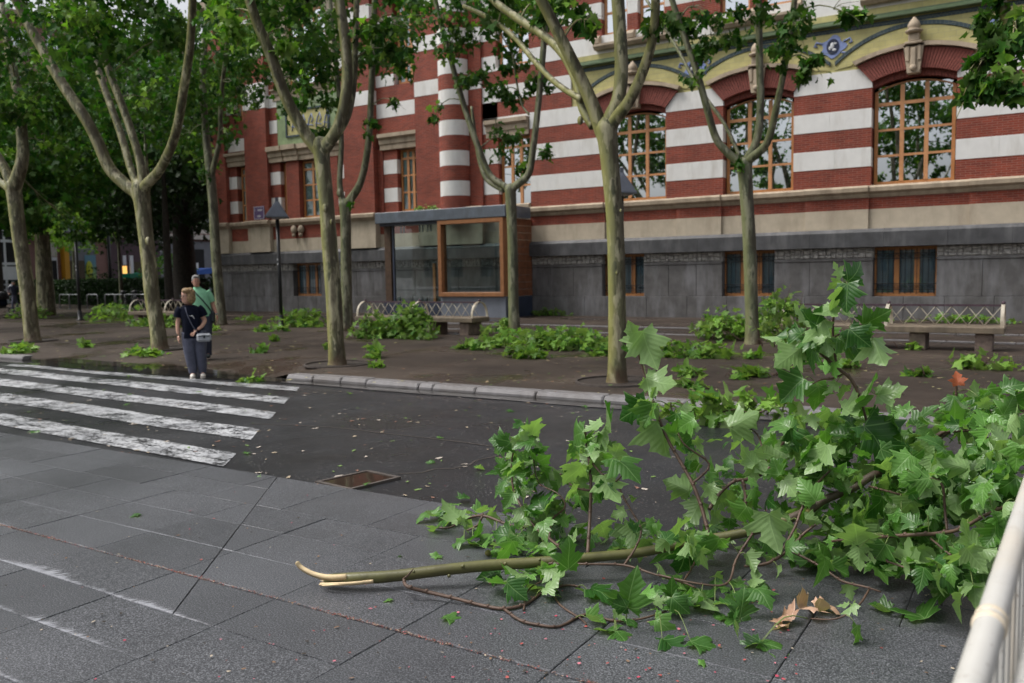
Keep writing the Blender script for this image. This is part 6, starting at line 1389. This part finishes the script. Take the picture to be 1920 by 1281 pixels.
MB().box(BX - 12, BX - .2, yA, yB, 0, 24).build("wall", M['pink'], ap); MB().box(BX - .2, BX + .5, yA, yB, 5.6, 6.1).build("canopy", M['stucco'], ap); MB().box(BX - 12.3, BX + .5, yA, yB, 24, 24.5).build("roof", M['tan'], ap)
for k in range(6):
    z = 7.0 + 2.9 * k
    MB().box(BX - .2, BX - .12, yA, yB, z - .75, z - .25).build("string_course", M['stucco'], ap)
    y = yA + 1
    while y < yB - 2:
        w = MB().box(BX - .22, BX - .1, y, y + 1.5, z, z + 1.6).build("window", M['whitepanel'], ap); MB().box(BX - .1, BX - .08, y + .1, y + 1.4, z + .1, z + 1.5).build("pane", M['pane'], w)
        if int(y) % 2 == 0: MB().box(BX - .2, BX + .75, y - .3, y + 1.8, z - .2, z - .05).build("balcony", M['stucco'], ap)
        y += 3.1
bx("entrance_frame", 'whitepanel', 74, 107, .0, 3.7, .1); bx("entrance_glass", 'dark', 79, 105, .0, 3.4, .14); bx("lintel_panel", 'stucco', 75, 107, 3.75, 5.5, .12)
bx("orange_pillar", 'orange', 116.5, 125, .8, 4.6, .5); bx("shopfront", 'greyfront', 125, 180, .2, 5.4, .1); bx("shutter", 'brownshut', 126, 157, 1.6, 3.4, .16); bx("counter", 'stucco', 126, 157, .3, 1.55, .18)
_m, _t, _b = newmat("green_poster"); _s = _n(_t, "ShaderNodeSeparateXYZ"); _t.links.new(pos(_t), _s.inputs[0]); _r = ramp(_t, math_(_t, 'MULTIPLY', _s.outputs[2], .25), [(.1, (.55, .42, .10)), (.45, (.30, .48, .10)), (.8, (.14, .30, .40))]); _t.links.new(_r, _b.inputs['Base Color'])
po = bx("poster", _m, 158, 178, .3, 3.9, .16); c = atx(167, 492, BX + .2); MB().ball((BX + .2, c[1], 2.6), (.05, .35, .8), 8, 6).build("printed_leaf", simple("poster_yellow_green", (.40, .45, .02), .5), po)
bx("shopfront", 'maroon', 205, 300, .0, 5.4, .12); bx("white_pillar", 'whitepanel', 241, 247, .0, 3.9, .3); bx("sign_panel", 'redp', 210, 222, .9, 1.5, .2); bx("lit_window", emis("warm_shop_light", (1, .55, .14), .9), 228, 236, .9, 2.9, .16); bx("lit_window", emis("warm_shop_light", (1, .6, .2), .9), 266, 272, .3, 2.5, .16)
bx("notice_board", 'brownshut', 249, 263, 2.3, 3.3, .2); bx("notice", 'whitepanel', 253, 261, 1.5, 2.2, .2); bx("window_sign", 'whitepanel', 229, 235, 3.0, 3.9, .2); bx("sign_frame", 'whitepanel', 300, 313, 4.3, 5.3, .14); bx("sign_board", 'maroon', 301, 312, 4.4, 5.2, .16)
bx("shopfront", 'greyfront', 300, 440, .0, 5.4, .1); bx("shop_window", 'dark', 362, 382, .5, 4.6, .14); bx("window_sign", 'whitepanel', 364, 370, 1.9, 3.2, .2)
# white-panelled front, nearer, at the picture's edge
WXX = -66.0
wp = empty("white_building", (WXX, 33, 0), "white-panelled building front with dark glass at the far left edge", "building")
y0, y1 = atx(-190, 500, WXX)[1], atx(37, 500, WXX)[1]; lo, hi = min(y0, y1), max(y0, y1)
MB().box(WXX - 6, WXX - .1, lo, hi, 0, 9).build("wall", M['dark'], wp)
for za, zb in ((0, .55), (1.75, 2.75), (2.85, 3.05), (4.55, 4.75), (5.9, 6.8)): MB().box(WXX - .1, WXX, lo, hi, za, zb).build("panel", M['whitepanel'], wp)
for z in (.95, 1.35): MB().box(WXX - .1, WXX - .03, lo, hi, z, z + .1).build("glazing_bar", M['whitepanel'], wp)
y = hi - 1.0
while y > lo: MB().box(WXX - .1, WXX - .02, y - .07, y + .07, .5, 6).build("mullion", M['whitepanel'], wp); y -= 2.1
# bottle bank and blue container
gc = empty("bottle_bank", tuple(atx(256, 510, -64)[:2]) + (0,), "green bottle bank behind the hedge", "container"); c = atx(256, 510, -64)
MB().lathe([(.9, 0), (1.0, .8), (.95, 1.5), (.6, 2.05), (0, 2.2)], (c[0], c[1], 0), 16).build("body", M['greenc'], gc); MB().ball((c[0] + .75, c[1] - .45, 1.75), (.1, .16, .16), 8, 6).build("hole", M['black'], gc); MB().box(c[0] - .2, c[0] + .95, c[1] - 1.3, c[1] - .4, 1.7, 2.1, 0, .05).build("lid", M['greenc'], gc); MB().box(c[0] + .7, c[0] + 1.0, c[1] - .5, c[1] - .2, .9, 1.2).build("label_patch", M['plate_white'], gc)
bc = empty("market_stall", tuple(atx(382, 505, -62)[:2]) + (0,), "blue covered stall behind the hedge by the black trunk", "stall"); c = atx(384, 505, -62)
MB().prism([(-1.7, 1.95), (1.7, 2.0), (1.6, 2.3), (.2, 2.5), (-1.5, 2.25)], c[0] - .8, c[0] + .8, 'x').build("cover", M['bluec'], bc)
for v in bc.children: 
    for q_ in v.data.vertices: q_.co.y += c[1]
for s in (-1.3, 1.3): MB().box(c[0] - .7, c[0] + .7, c[1] + s - .06, c[1] + s + .06, 0, 2.0).build("leg", M['iron'], bc)

# unseen other side of the street, added to darken reflections in the glass
ob = empty("street_building", (-16, -34, 0), "long low building across the street behind the viewer, mirrored in the glass", "building")
MB().box(-70, 40, -44, -34, 0, 7.5).build("wall", M['tan'], ob); MB().box(-70.5, 40.5, -44.5, -33.5, 7.5, 8).build("roof", M['granite2'], ob)
for k in range(24):
    x = -68 + k * 4.5; w = MB().box(x, x + 1.8, -34, -33.93, 1.2, 3.4).build("window", M['dark'], ob); w2 = MB().box(x, x + 1.8, -34, -33.93, 4.8, 6.6).build("window", M['dark'], ob)
for i, (x, y) in enumerate(((-34, -16), (-24, -18), (-13, -15), (-2, -18), (8, -15))):
    park_tree("street_tree", x, y, 5, .2, [(0, 0, 6.0, 3.2, 3.0, 2.3, 500)], ["street tree far left behind the viewer, mirrored in the kiosk", "second street tree behind the viewer, mirrored in the left windows", "street tree straight behind the fallen branch and the viewer", "street tree behind the viewer, mirrored in the middle arched window", "street tree right behind the viewer, mirrored in the right arched window"][i], 'crownleaf', 'bark', .45)
# ------------------------------------------------------------------ people
def skin_fig(name, mats, J, Eg, parent, root=0, sub=2, fmat=None, smooth=True, org=(0, 0, 0)):
    """one continuous skinned surface grown round a skeleton of joints (position, radius)"""
    ks = list(J); me = bpy.data.meshes.new(name); me.from_pydata([tuple(np.array(J[k][0])) for k in ks], [(ks.index(a), ks.index(c)) for a, c in Eg], [])
    o = bpy.data.objects.new(name, me); COL.objects.link(o); m = o.modifiers.new("Skin", 'SKIN'); m.use_smooth_shade = True; m.branch_smoothing = .6
    for i, k in enumerate(ks):
        r = J[k][1]; me.skin_vertices[0].data[i].radius = r if hasattr(r, '__len__') else (r, r); me.skin_vertices[0].data[i].use_root = (i == root)
    s = o.modifiers.new("Sub", 'SUBSURF'); s.levels = sub; s.render_levels = sub
    dg = bpy.context.evaluated_depsgraph_get(); ev = o.evaluated_get(dg); m2 = bpy.data.meshes.new_from_object(ev); bpy.data.objects.remove(o); bpy.data.meshes.remove(me)
    m2.name = name; m2.materials.clear()
    for q in (mats if isinstance(mats, (list, tuple)) else [mats]): m2.materials.append(q)
    for p in m2.polygons:
        p.use_smooth = smooth; p.material_index = fmat(p.center) if fmat else 0
    o = bpy.data.objects.new(name, m2); COL.objects.link(o); o.parent = parent; return o
M['skin'] = simple("skin", (.55, .32, .235), .5, .08, 20, space='obj'); M['skin_tan'] = simple("tanned_skin", (.44, .225, .16), .5, .08, 20, space='obj')
M['blond'] = simple("blond_hair", (.27, .175, .085), .6, .55, 28, .4, space='obj'); M['greyhair'] = simple("grey_hair", (.22, .215, .21), .6, .3, 40, .4, space='obj')
M['navycloth'] = simple("navy_cotton", (.006, .008, .018), .95, .3, 14, .2, spec=.15, space='obj'); M['slacks'] = simple("slate_blue_linen", (.085, .092, .135), .85, .2, 10, .3, space='obj')
M['mint'] = simple("mint_polo", (.22, .50, .31), .8, .12, 10, .2, space='obj'); M['denim'] = simple("dark_denim", (.03, .035, .06), .85, .25, 14, .2, space='obj')
M['bag'] = simple("pale_grey_leather", (.36, .38, .42), .5, .1, 10, space='obj'); M['strap'] = simple("dark_strap", (.02, .03, .035), .6, .2, 10, space='obj'); M['shoe'] = simple("white_canvas_shoe", (.62, .58, .53), .7, .1, 10, space='obj')
M['lens'] = simple("spectacle_glass", (.08, .09, .1), .1, .1, 10); M['pink_lip'] = simple("lip", (.36, .12, .1), .5, .1, 10, space='obj')
def head(parent, c, yaw, skin, hair, hairkind, glasses=None, lean=0):
    """c: centre of the skull; built facing -Y, then turned"""
    T = Matrix.Translation(c) @ Matrix.Rotation(yaw, 4, 'Z') @ Matrix.Rotation(lean, 4, 'Y')
    def fin(b, name, mats, p=None):
        o = b.build(name, mats, parent, (0, 0, 0)); o.location = (0, 0, 0)
        for v in o.data.vertices: v.co = T @ v.co
        return o
    b = MB(); R_h = 14; vs = []; prof = [(-.118, .022, -.062), (-.112, .038, -.056), (-.095, .052, -.045), (-.07, .061, -.03), (-.03, .068, -.008), (.0, .072, .0), (.035, .075, .006), (.07, .070, .01), (.1, .05, .012), (.118, .022, .012)]
    n = 16; fs = []
    for z, r, oy in prof:
        for k in range(n):
            a = 2 * math.pi * k / n; x = r * math.sin(a); y = -r * 1.22 * math.cos(a)
            vs.append((x, y + oy * .45 + .005, z))
    for i in range(len(prof) - 1):
        for k in range(n): fs.append((i * n + k, i * n + (k + 1) % n, (i + 1) * n + (k + 1) % n, (i + 1) * n + k))
    fs += [list(range(n))[::-1], [(len(prof) - 1) * n + k for k in range(n)]]
    b.add(vs, [f[::-1] if len(f) == 4 else f for f in fs], 0, True)
    b.add([(0, -.088, .012), (-.017, -.085, -.03), (.017, -.085, -.03), (0, -.118, -.026), (0, -.09, -.04)], [(0, 1, 3), (0, 3, 2), (1, 4, 3), (2, 3, 4)], 0, True)
    for s in (-1, 1): b.ball((s * .076, .012, -.012), (.012, .022, .034), 7, 6)
    h = fin(b, "face", [skin])
    b = MB()
    for s in (-1, 1): b.ball((s * .03, -.082, .006), (.012, .006, .007), 7, 5)
    fin(b, "eyes", M['lens']); b = MB(); b.ball((0, -.080, -.062), (.024, .007, .007), 8, 5); fin(b, "mouth", M['pink_lip'])
    b = MB()
    if hairkind == 'bob':
        b.ball((0, .038, .045), (.106, .105, .10), 18, 12); b.ball((.078, .03, -.035), (.048, .08, .095), 12, 8); b.ball((-.074, .045, -.035), (.04, .06, .085), 12, 8); b.ball((0, .095, -.03), (.10, .06, .11), 14, 9)
        b.ball((.035, -.035, .095), (.075, .065, .05), 12, 8)
        for k in range(26):
            a_ = random.uniform(0, 6.28); e_ = random.uniform(-.6, 1.3); b.ball((.10 * math.cos(a_) * math.cos(e_ * .8), .03 + .105 * abs(math.sin(a_)) * math.cos(e_ * .8), .035 + .09 * math.sin(e_)), (.026, .026, .03), 6, 5)
    else:
        b.ball((0, .024, .052), (.086, .100, .088), 16, 11); b.ball((0, .07, -.02), (.072, .05, .07), 12, 8)
        for q_ in (-1, 1): b.ball((q_ * .068, .02, .02), (.018, .045, .05), 8, 6); b.ball((q_ * .03, -.06, .098), (.04, .03, .022), 8, 6)
    fin(b, "hair", hair)
    if glasses:
        b = MB()
        for s in (-1, 1):
            b.tube([(s * .033 + .024 * math.cos(a), -.1, .006 + .019 * math.sin(a)) for a in [2 * math.pi * k / 12 for k in range(13)]], .003, 5, 0, False); b.tube([(s * .057, -.098, .01), (s * .078, -.03, .012), (s * .078, .02, .004)], .0025, 4)
        b.tube([(-.01, -.102, .01), (.01, -.102, .01)], .0025, 4); fin(b, "glasses", glasses)
    return h
def hand(parent, w, d, palm, skin, curl=.5, side=1, name="hand"):
    """w: wrist, d: direction of the fingers, palm: direction the palm faces"""
    w, d, palm = map(lambda v: np.array(v, float), (w, d, palm)); d /= np.linalg.norm(d); palm -= d * (palm @ d); palm /= np.linalg.norm(palm); x = np.cross(d, palm) * side
    J = {'w': (w, .022), 'p': (w + d * .045, (.036, .017)), 'q': (w + d * .085, (.036, .015))}; E = [('w', 'p'), ('p', 'q')]
    for i, (u, L) in enumerate(((-.030, .062), (-.010, .072), (.011, .068), (.030, .052))):
        a = w + d * .088 + x * u; b_ = a + d * L * .5 + palm * L * .25 * curl; c = b_ + d * L * .35 * (1 - curl * .6) + palm * L * .45 * curl
        for k, p, r in (('a', a, .0088), ('b', b_, .0084), ('c', c, .0072)): J[f'{k}{i}'] = (p, r)
        E += [('q', f'a{i}'), (f'a{i}', f'b{i}'), (f'b{i}', f'c{i}')]
    t0 = w + d * .03 - x * .034; J['t0'] = (t0, .011); J['t1'] = (t0 + d * .03 - x * .022 + palm * .008, .0098); J['t2'] = (t0 + d * .058 - x * .026 + palm * .02, .0085); E += [('p', 't0'), ('t0', 't1'), ('t1', 't2')]
    return skin_fig(name, skin, J, E, parent, 1, 1)
def limb_mesh(name, mat, P, R, parent, seg=12):
    p, r = smooth_path(P, R, 5); b = MB(); b.tube(p, r, seg); o = b.build(name, mat, parent, (0, 0, 0)); o.location = (0, 0, 0); return o
def shell(name, mat, rings, parent, seg=20, fold=.0, cap=False):
    """garment: rings of (centre, half width, half depth, height)"""
    vs, fs = [], []
    for i, (cx, cy, hw_, hd_, z) in enumerate(rings):
        for k in range(seg):
            a = 2 * math.pi * k / seg; f = 1 + fold * math.sin(a * 5 + i * 1.1) * (i / len(rings)); vs.append((cx + hw_ * math.copysign(abs(math.cos(a)) ** .85, math.cos(a)) * f, cy + hd_ * math.sin(a) * f, z))
    for i in range(len(rings) - 1):
        for k in range(seg): fs.append((i * seg + k, (i + 1) * seg + k, (i + 1) * seg + (k + 1) % seg, i * seg + (k + 1) % seg))
    b = MB().add(vs, [f[::-1] for f in fs], 0, True)
    if cap: b.add([vs[k] for k in range(seg)], [list(range(seg))]); 
    o = b.build(name, mat, parent, (0, 0, 0)); o.location = (0, 0, 0); m = o.modifiers.new("sub", 'SUBSURF'); m.levels = m.render_levels = 1; return o
def face_cam(root): d = Vector((0, 0)) ; v = -root.location; root.rotation_euler.z = math.atan2(v.y, v.x) + math.pi / 2

# woman standing at the far end of the crossing; local axes: x to the picture's right, -y to the viewer
g_ = gnd(368, 703, -.06); wz = road_z(g_[0], g_[1])
wo = empty("person", (g_[0], g_[1], wz), "woman with blond bob, dark navy top and grey-blue trousers holding a pale handbag", "person"); face_cam(wo); wo.scale = (1.04,) * 3
Jw = {'pel': ((-.01, 0, .80), (.125, .10)), 'waist': ((-.03, -.01, .95), (.115, .10)), 'chest': ((-.055, 0, 1.12), (.135, .10)), 'neck0': ((-.06, .01, 1.245), .055), 'neck': ((-.075, -.005, 1.30), .045), 'skull': ((-.085, -.01, 1.40), .06),
      'ls': ((.09, .01, 1.19), .055), 'le': ((.185, .03, .98), .042), 'lm': ((.13, -.06, .90), .034), 'lw': ((.055, -.15, .845), .026), 'rs': ((-.205, .01, 1.18), .055), 're': ((-.255, .02, .97), .042), 'rm': ((-.262, -.01, .86), .034), 'rw': ((-.255, -.03, .76), .026),
      'lh': ((.065, 0, .74), .095), 'lk': ((.085, -.01, .44), .06), 'la': ((.105, .02, .09), .038), 'lt': ((.11, -.09, .04), .035), 'rh': ((-.085, 0, .74), .095), 'rk': ((-.085, -.01, .44), .06), 'ra': ((-.05, .02, .09), .038), 'rt': ((-.065, -.09, .04), .035)}
Ew = [('pel', 'waist'), ('waist', 'chest'), ('chest', 'neck0'), ('neck0', 'neck'), ('neck', 'skull'), ('chest', 'ls'), ('ls', 'le'), ('le', 'lm'), ('lm', 'lw'), ('chest', 'rs'), ('rs', 're'), ('re', 'rm'), ('rm', 'rw'), ('pel', 'lh'), ('lh', 'lk'), ('lk', 'la'), ('la', 'lt'), ('pel', 'rh'), ('rh', 'rk'), ('rk', 'ra'), ('ra', 'rt')]
skin_fig("body", M['skin'], Jw, Ew, wo, 0)
head(wo, (-.098, -.02, 1.415), R_(-52), M['skin'], M['blond'], 'bob', M['strap'])
shell("top", M['navycloth'], [(-.065, .005, .085, .07, 1.262), (-.06, .01, .13, .085, 1.245), (-.058, .005, .19, .10, 1.195), (-.056, 0, .175, .12, 1.12), (-.045, -.01, .158, .135, 1.03), (-.035, -.01, .155, .138, .93), (-.025, -.005, .170, .145, .82), (-.02, 0, .178, .147, .70)], wo, fold=.05)
for s, a, e in ((1, (.075, .005, 1.21), (.165, .02, 1.07)), (-1, (-.19, .005, 1.205), (-.252, .015, 1.06))): limb_mesh("sleeve", M['navycloth'], [a, tuple((np.array(a) + np.array(e)) / 2 + np.array([s * .012, 0, .012])), e], [.075, .072, .074], wo)
for s, P in ((1, [(.07, 0, .80), (.085, -.005, .60), (.09, -.015, .42), (.10, .01, .22), (.105, .02, .085)]), (-1, [(-.085, 0, .80), (-.09, -.005, .60), (-.085, -.02, .42), (-.06, .01, .22), (-.05, .02, .085)])): limb_mesh("trousers", M['slacks'], P, [.125, .112, .092, .082, .062], wo, 16)
shell("waistband", M['slacks'], [(-.01, 0, .17, .13, .83), (-.01, 0, .18, .135, .76), (0, 0, .185, .13, .66)], wo)
for x, a in ((.108, .25), (-.058, -.15)):
    b = MB(); b.ball((x, -.05, .042), (.046, .12, .045), 12, 8); b.box(x - .044, x + .044, -.165, .065, 0, .02, 0, .008); o = b.build("shoe", M['shoe'], wo, (0, 0, 0)); o.location = (0, 0, 0)
hand(wo, (.05, -.155, .84), (-.75, -.2, -.62), (.3, .7, -.4), M['skin'], .55, 1); hand(wo, (-.255, -.03, .755), (.02, -.12, -1), (.9, 0, 0), M['skin'], .35, -1)
b = MB(); b.box(.03, .27, -.24, -.13, .64, .78, 0, .03); o = b.build("handbag", M['bag'], wo, (0, 0, 0)); o.location = (0, 0, 0); bag = o
b = MB(); b.tube([(.06, -.245, .735), (.15, -.25, .75), (.24, -.245, .735)], .008, 5); b.box(.14, .17, -.25, -.235, .7, .74); o = b.build("flap_trim", M['strap'], bag, (0, 0, 0)); o.location = (0, 0, 0)
limb_mesh("bag_strap", M['slacks'], [(-.13, -.01, 1.25), (-.12, -.10, 1.2), (-.09, -.145, 1.08), (-.03, -.165, .93), (.02, -.17, .84), (.06, -.18, .77)], [.008] * 6, wo, 6)
b = MB(); b.tube([(.085, -.125, .855), (.10, -.09, .88), (.075, -.085, .90), (.06, -.12, .875), (.085, -.125, .855)], .008, 6); o = b.build("wristwatch", M['cream'], wo, (0, 0, 0)); o.location = (0, 0, 0)
b = MB(); b.tube([(-.045, -.126, 1.075), (-.02, -.13, 1.09), (-.005, -.13, 1.06), (.01, -.128, 1.03)], .008, 5); b.ball((-.06, -.124, 1.078), (.014, .006, .012), 6, 5); o = b.build("printed_motif", M['plate_white'], wo, (0, 0, 0)); o.location = (0, 0, 0)

# man behind her
g_ = gnd(380, 672); mn = empty("person", (g_[0], g_[1], 0), "grey-haired man in a mint green polo shirt walking behind the woman", "person"); face_cam(mn); mn.scale = (.93, 1, 1)
Jm = {'pel': ((.03, 0, .90), (.15, .11)), 'waist': ((.02, 0, 1.06), (.145, .12)), 'chest': ((-.02, 0, 1.26), (.165, .115)), 'neck0': ((-.04, 0, 1.42), .07), 'neck': ((-.05, -.01, 1.48), .055), 'skull': ((-.06, -.02, 1.58), .065),
      'ls': ((.16, 0, 1.36), .065), 'le': ((.265, .02, 1.12), .048), 'lw': ((.335, -.06, .90), .032), 'rs': ((-.22, 0, 1.36), .065), 're': ((-.28, .03, 1.1), .048), 'rw': ((-.28, -.05, .86), .032),
      'lh': ((.11, 0, .84), .105), 'lk': ((.12, -.03, .48), .065), 'la': ((.12, .05, .09), .042), 'lt': ((.12, -.08, .04), .038), 'rh': ((-.06, 0, .84), .105), 'rk': ((-.05, -.06, .48), .065), 'ra': ((-.05, -.08, .09), .042), 'rt': ((-.05, -.2, .04), .038)}
Em = [('pel', 'waist'), ('waist', 'chest'), ('chest', 'neck0'), ('neck0', 'neck'), ('neck', 'skull'), ('chest', 'ls'), ('ls', 'le'), ('le', 'lw'), ('chest', 'rs'), ('rs', 're'), ('re', 'rw'), ('pel', 'lh'), ('lh', 'lk'), ('lk', 'la'), ('la', 'lt'), ('pel', 'rh'), ('rh', 'rk'), ('rk', 'ra'), ('ra', 'rt')]
skin_fig("body", M['skin_tan'], Jm, Em, mn, 0)
head(mn, (-.065, -.03, 1.60), R_(8), M['skin_tan'], M['greyhair'], 'short')
shell("polo_shirt", M['mint'], [(-.045, 0, .075, .07, 1.47), (-.04, 0, .14, .09, 1.435), (-.03, 0, .225, .12, 1.38), (-.02, 0, .235, .145, 1.28), (.0, -.01, .22, .16, 1.14), (.02, -.01, .22, .165, 1.0), (.03, 0, .215, .15, .88)], mn, fold=.03)
for s, a, e in ((1, (.14, 0, 1.38), (.245, .015, 1.17)), (-1, (-.21, 0, 1.38), (-.275, .02, 1.17))): limb_mesh("sleeve", M['mint'], [a, tuple((np.array(a) + np.array(e)) / 2 + np.array([s * .015, 0, .01])), e], [.085, .08, .075], mn)
b = MB(); b.tube([(-.045 + .07 * math.cos(a), -.005 + .065 * math.sin(a), 1.475) for a in [2 * math.pi * k / 12 for k in range(13)]], .013, 6, 0, False); o = b.build("collar", M['mint'], mn, (0, 0, 0)); o.location = (0, 0, 0)
for P in ([(.11, 0, .92), (.12, -.01, .68), (.12, -.04, .46), (.12, .03, .2), (.12, .05, .06)], [(-.06, 0, .92), (-.055, -.04, .68), (-.05, -.07, .46), (-.05, -.08, .2), (-.05, -.08, .06)]): limb_mesh("trousers", M['denim'], P, [.14, .12, .095, .085, .08], mn, 14)
for x, y in ((.12, -.02), (-.05, -.15)): b = MB(); b.ball((x, y, .045), (.05, .135, .048), 10, 7); o = b.build("shoe", M['strap'], mn, (0, 0, 0)); o.location = (0, 0, 0)
limb_mesh("bag_strap", M['strap'], [(-.13, -.04, 1.44), (-.08, -.125, 1.36), (.05, -.16, 1.22), (.16, -.15, 1.08), (.235, -.07, .96)], [.014] * 5, mn, 6)
b = MB(); b.box(.2, .3, -.1, .12, .74, .98, 0, .03); o = b.build("shoulder_bag", M['strap'], mn, (0, 0, 0)); o.location = (0, 0, 0)
hand(mn, (.335, -.06, .90), (.15, -.25, -.95), (-.9, 0, -.2), M['skin_tan'], .6, 1); hand(mn, (-.28, -.05, .86), (0, -.2, -1), (.9, 0, 0), M['skin_tan'], .4, -1)
limb_mesh("wristwatch", M['steel'], [(.33, -.055, .925), (.333, -.058, .91)], [.036, .036], mn, 10)

# far figures: someone with a rucksack and a pushchair by the left edge, a seated person in white
def far_person(px, Y, label, top, legs, hair, seated=False, extra=None):
    c = at(px, 560, Y); root = empty("person", (c[0], c[1], 0), label, "person"); face_cam(root); z = -.42 if seated else 0
    J = {'pel': ((0, 0, .92 + z), (.14, .11)), 'chest': ((0, -.03, 1.25 + z), (.16, .12)), 'neck': ((0, -.05, 1.48 + z), .055), 'sk': ((0, -.06, 1.58 + z), .09), 'top': ((0, -.06, 1.66 + z), .07), 'ls': ((.19, 0, 1.38 + z), .06), 'le': ((.25, -.06, 1.12 + z), .045), 'lw': ((.2, -.22, .98 + z), .035), 'rs': ((-.19, 0, 1.38 + z), .06), 're': ((-.25, -.06, 1.12 + z), .045), 'rw': ((-.2, -.22, .98 + z), .035)}
    if seated: J.update({'lk': ((.12, -.42, .5), .07), 'la': ((.12, -.42, .06), .045), 'rk': ((-.12, -.42, .5), .07), 'ra': ((-.12, -.42, .06), .045)})
    else: J.update({'lk': ((.1, -.03, .48), .065), 'la': ((.11, .05, .05), .045), 'rk': ((-.1, -.06, .48), .065), 'ra': ((-.1, -.1, .05), .045)})
    E = [('pel', 'chest'), ('chest', 'neck'), ('neck', 'sk'), ('sk', 'top'), ('chest', 'ls'), ('ls', 'le'), ('le', 'lw'), ('chest', 'rs'), ('rs', 're'), ('re', 'rw'), ('pel', 'lk'), ('lk', 'la'), ('pel', 'rk'), ('rk', 'ra')]
    skin_fig("body", [M['skin'], top, legs, hair], J, E, root, 0, 2, lambda q: 3 if q.z > 1.60 + z or (q.z > 1.5 + z and q.y > -.05) else 0 if q.z > 1.47 + z else 1 if q.z > .93 + z and abs(q.x) < .27 and q.y > -.17 else 0 if q.z > .93 + z else 2)
    return root
r_p = far_person(27, 23.5, "person with a pale rucksack bending by the far left tree", M['denim'], M['slacks'], M['strap']); b = MB(); b.ball((-.08, .2, 1.28), (.17, .14, .24), 12, 8); b.box(-.2, .05, .28, .36, 1.08, 1.3, 0, .03); o = b.build("rucksack", M['bag'], r_p, (0, 0, 0)); o.location = (0, 0, 0)
far_person(103, 39, "seated person in a white shirt beyond the hedge", M['plate_white'], M['denim'], M['strap'], True)
c = at(4, 575, 23.6); st = empty("pushchair", (c[0], c[1], 0), "black pushchair cut by the left edge of the picture", "pushchair"); face_cam(st)
def loc(b, n, m, p=st): o = b.build(n, m, p, (0, 0, 0)); o.location = (0, 0, 0); return o
loc(MB().lathe([(.0, .42), (.3, .38), (.36, .2), (.34, 0), (.0, -.05)], (0, 0, .72), 14), "canopy", M['black']); loc(MB().box(-.22, .25, -.24, .24, .38, .72, 0, .06), "seat", M['navycloth'])
for x, y in ((-.35, -.25), (-.35, .25), (.4, 0)): loc(MB().tube([(x + .13 * math.cos(a), y, .14 + .13 * math.sin(a)) for a in [2 * math.pi * k / 14 for k in range(15)]], .024, 6), "wheel", M['black'])
b = MB(); b.tube([(.4, 0, .14), (0, -.2, .5), (-.4, -.22, .95)], .018, 6); b.tube([(.4, 0, .14), (0, .2, .5), (-.4, .22, .95)], .018, 6); b.tube([(-.35, -.25, .14), (.05, -.2, .6)], .016, 6); b.tube([(-.35, .25, .14), (.05, .2, .6)], .016, 6); b.tube([(-.4, -.22, .95), (-.42, 0, .97), (-.4, .22, .95)], .018, 6); loc(b, "frame", M['iron'])
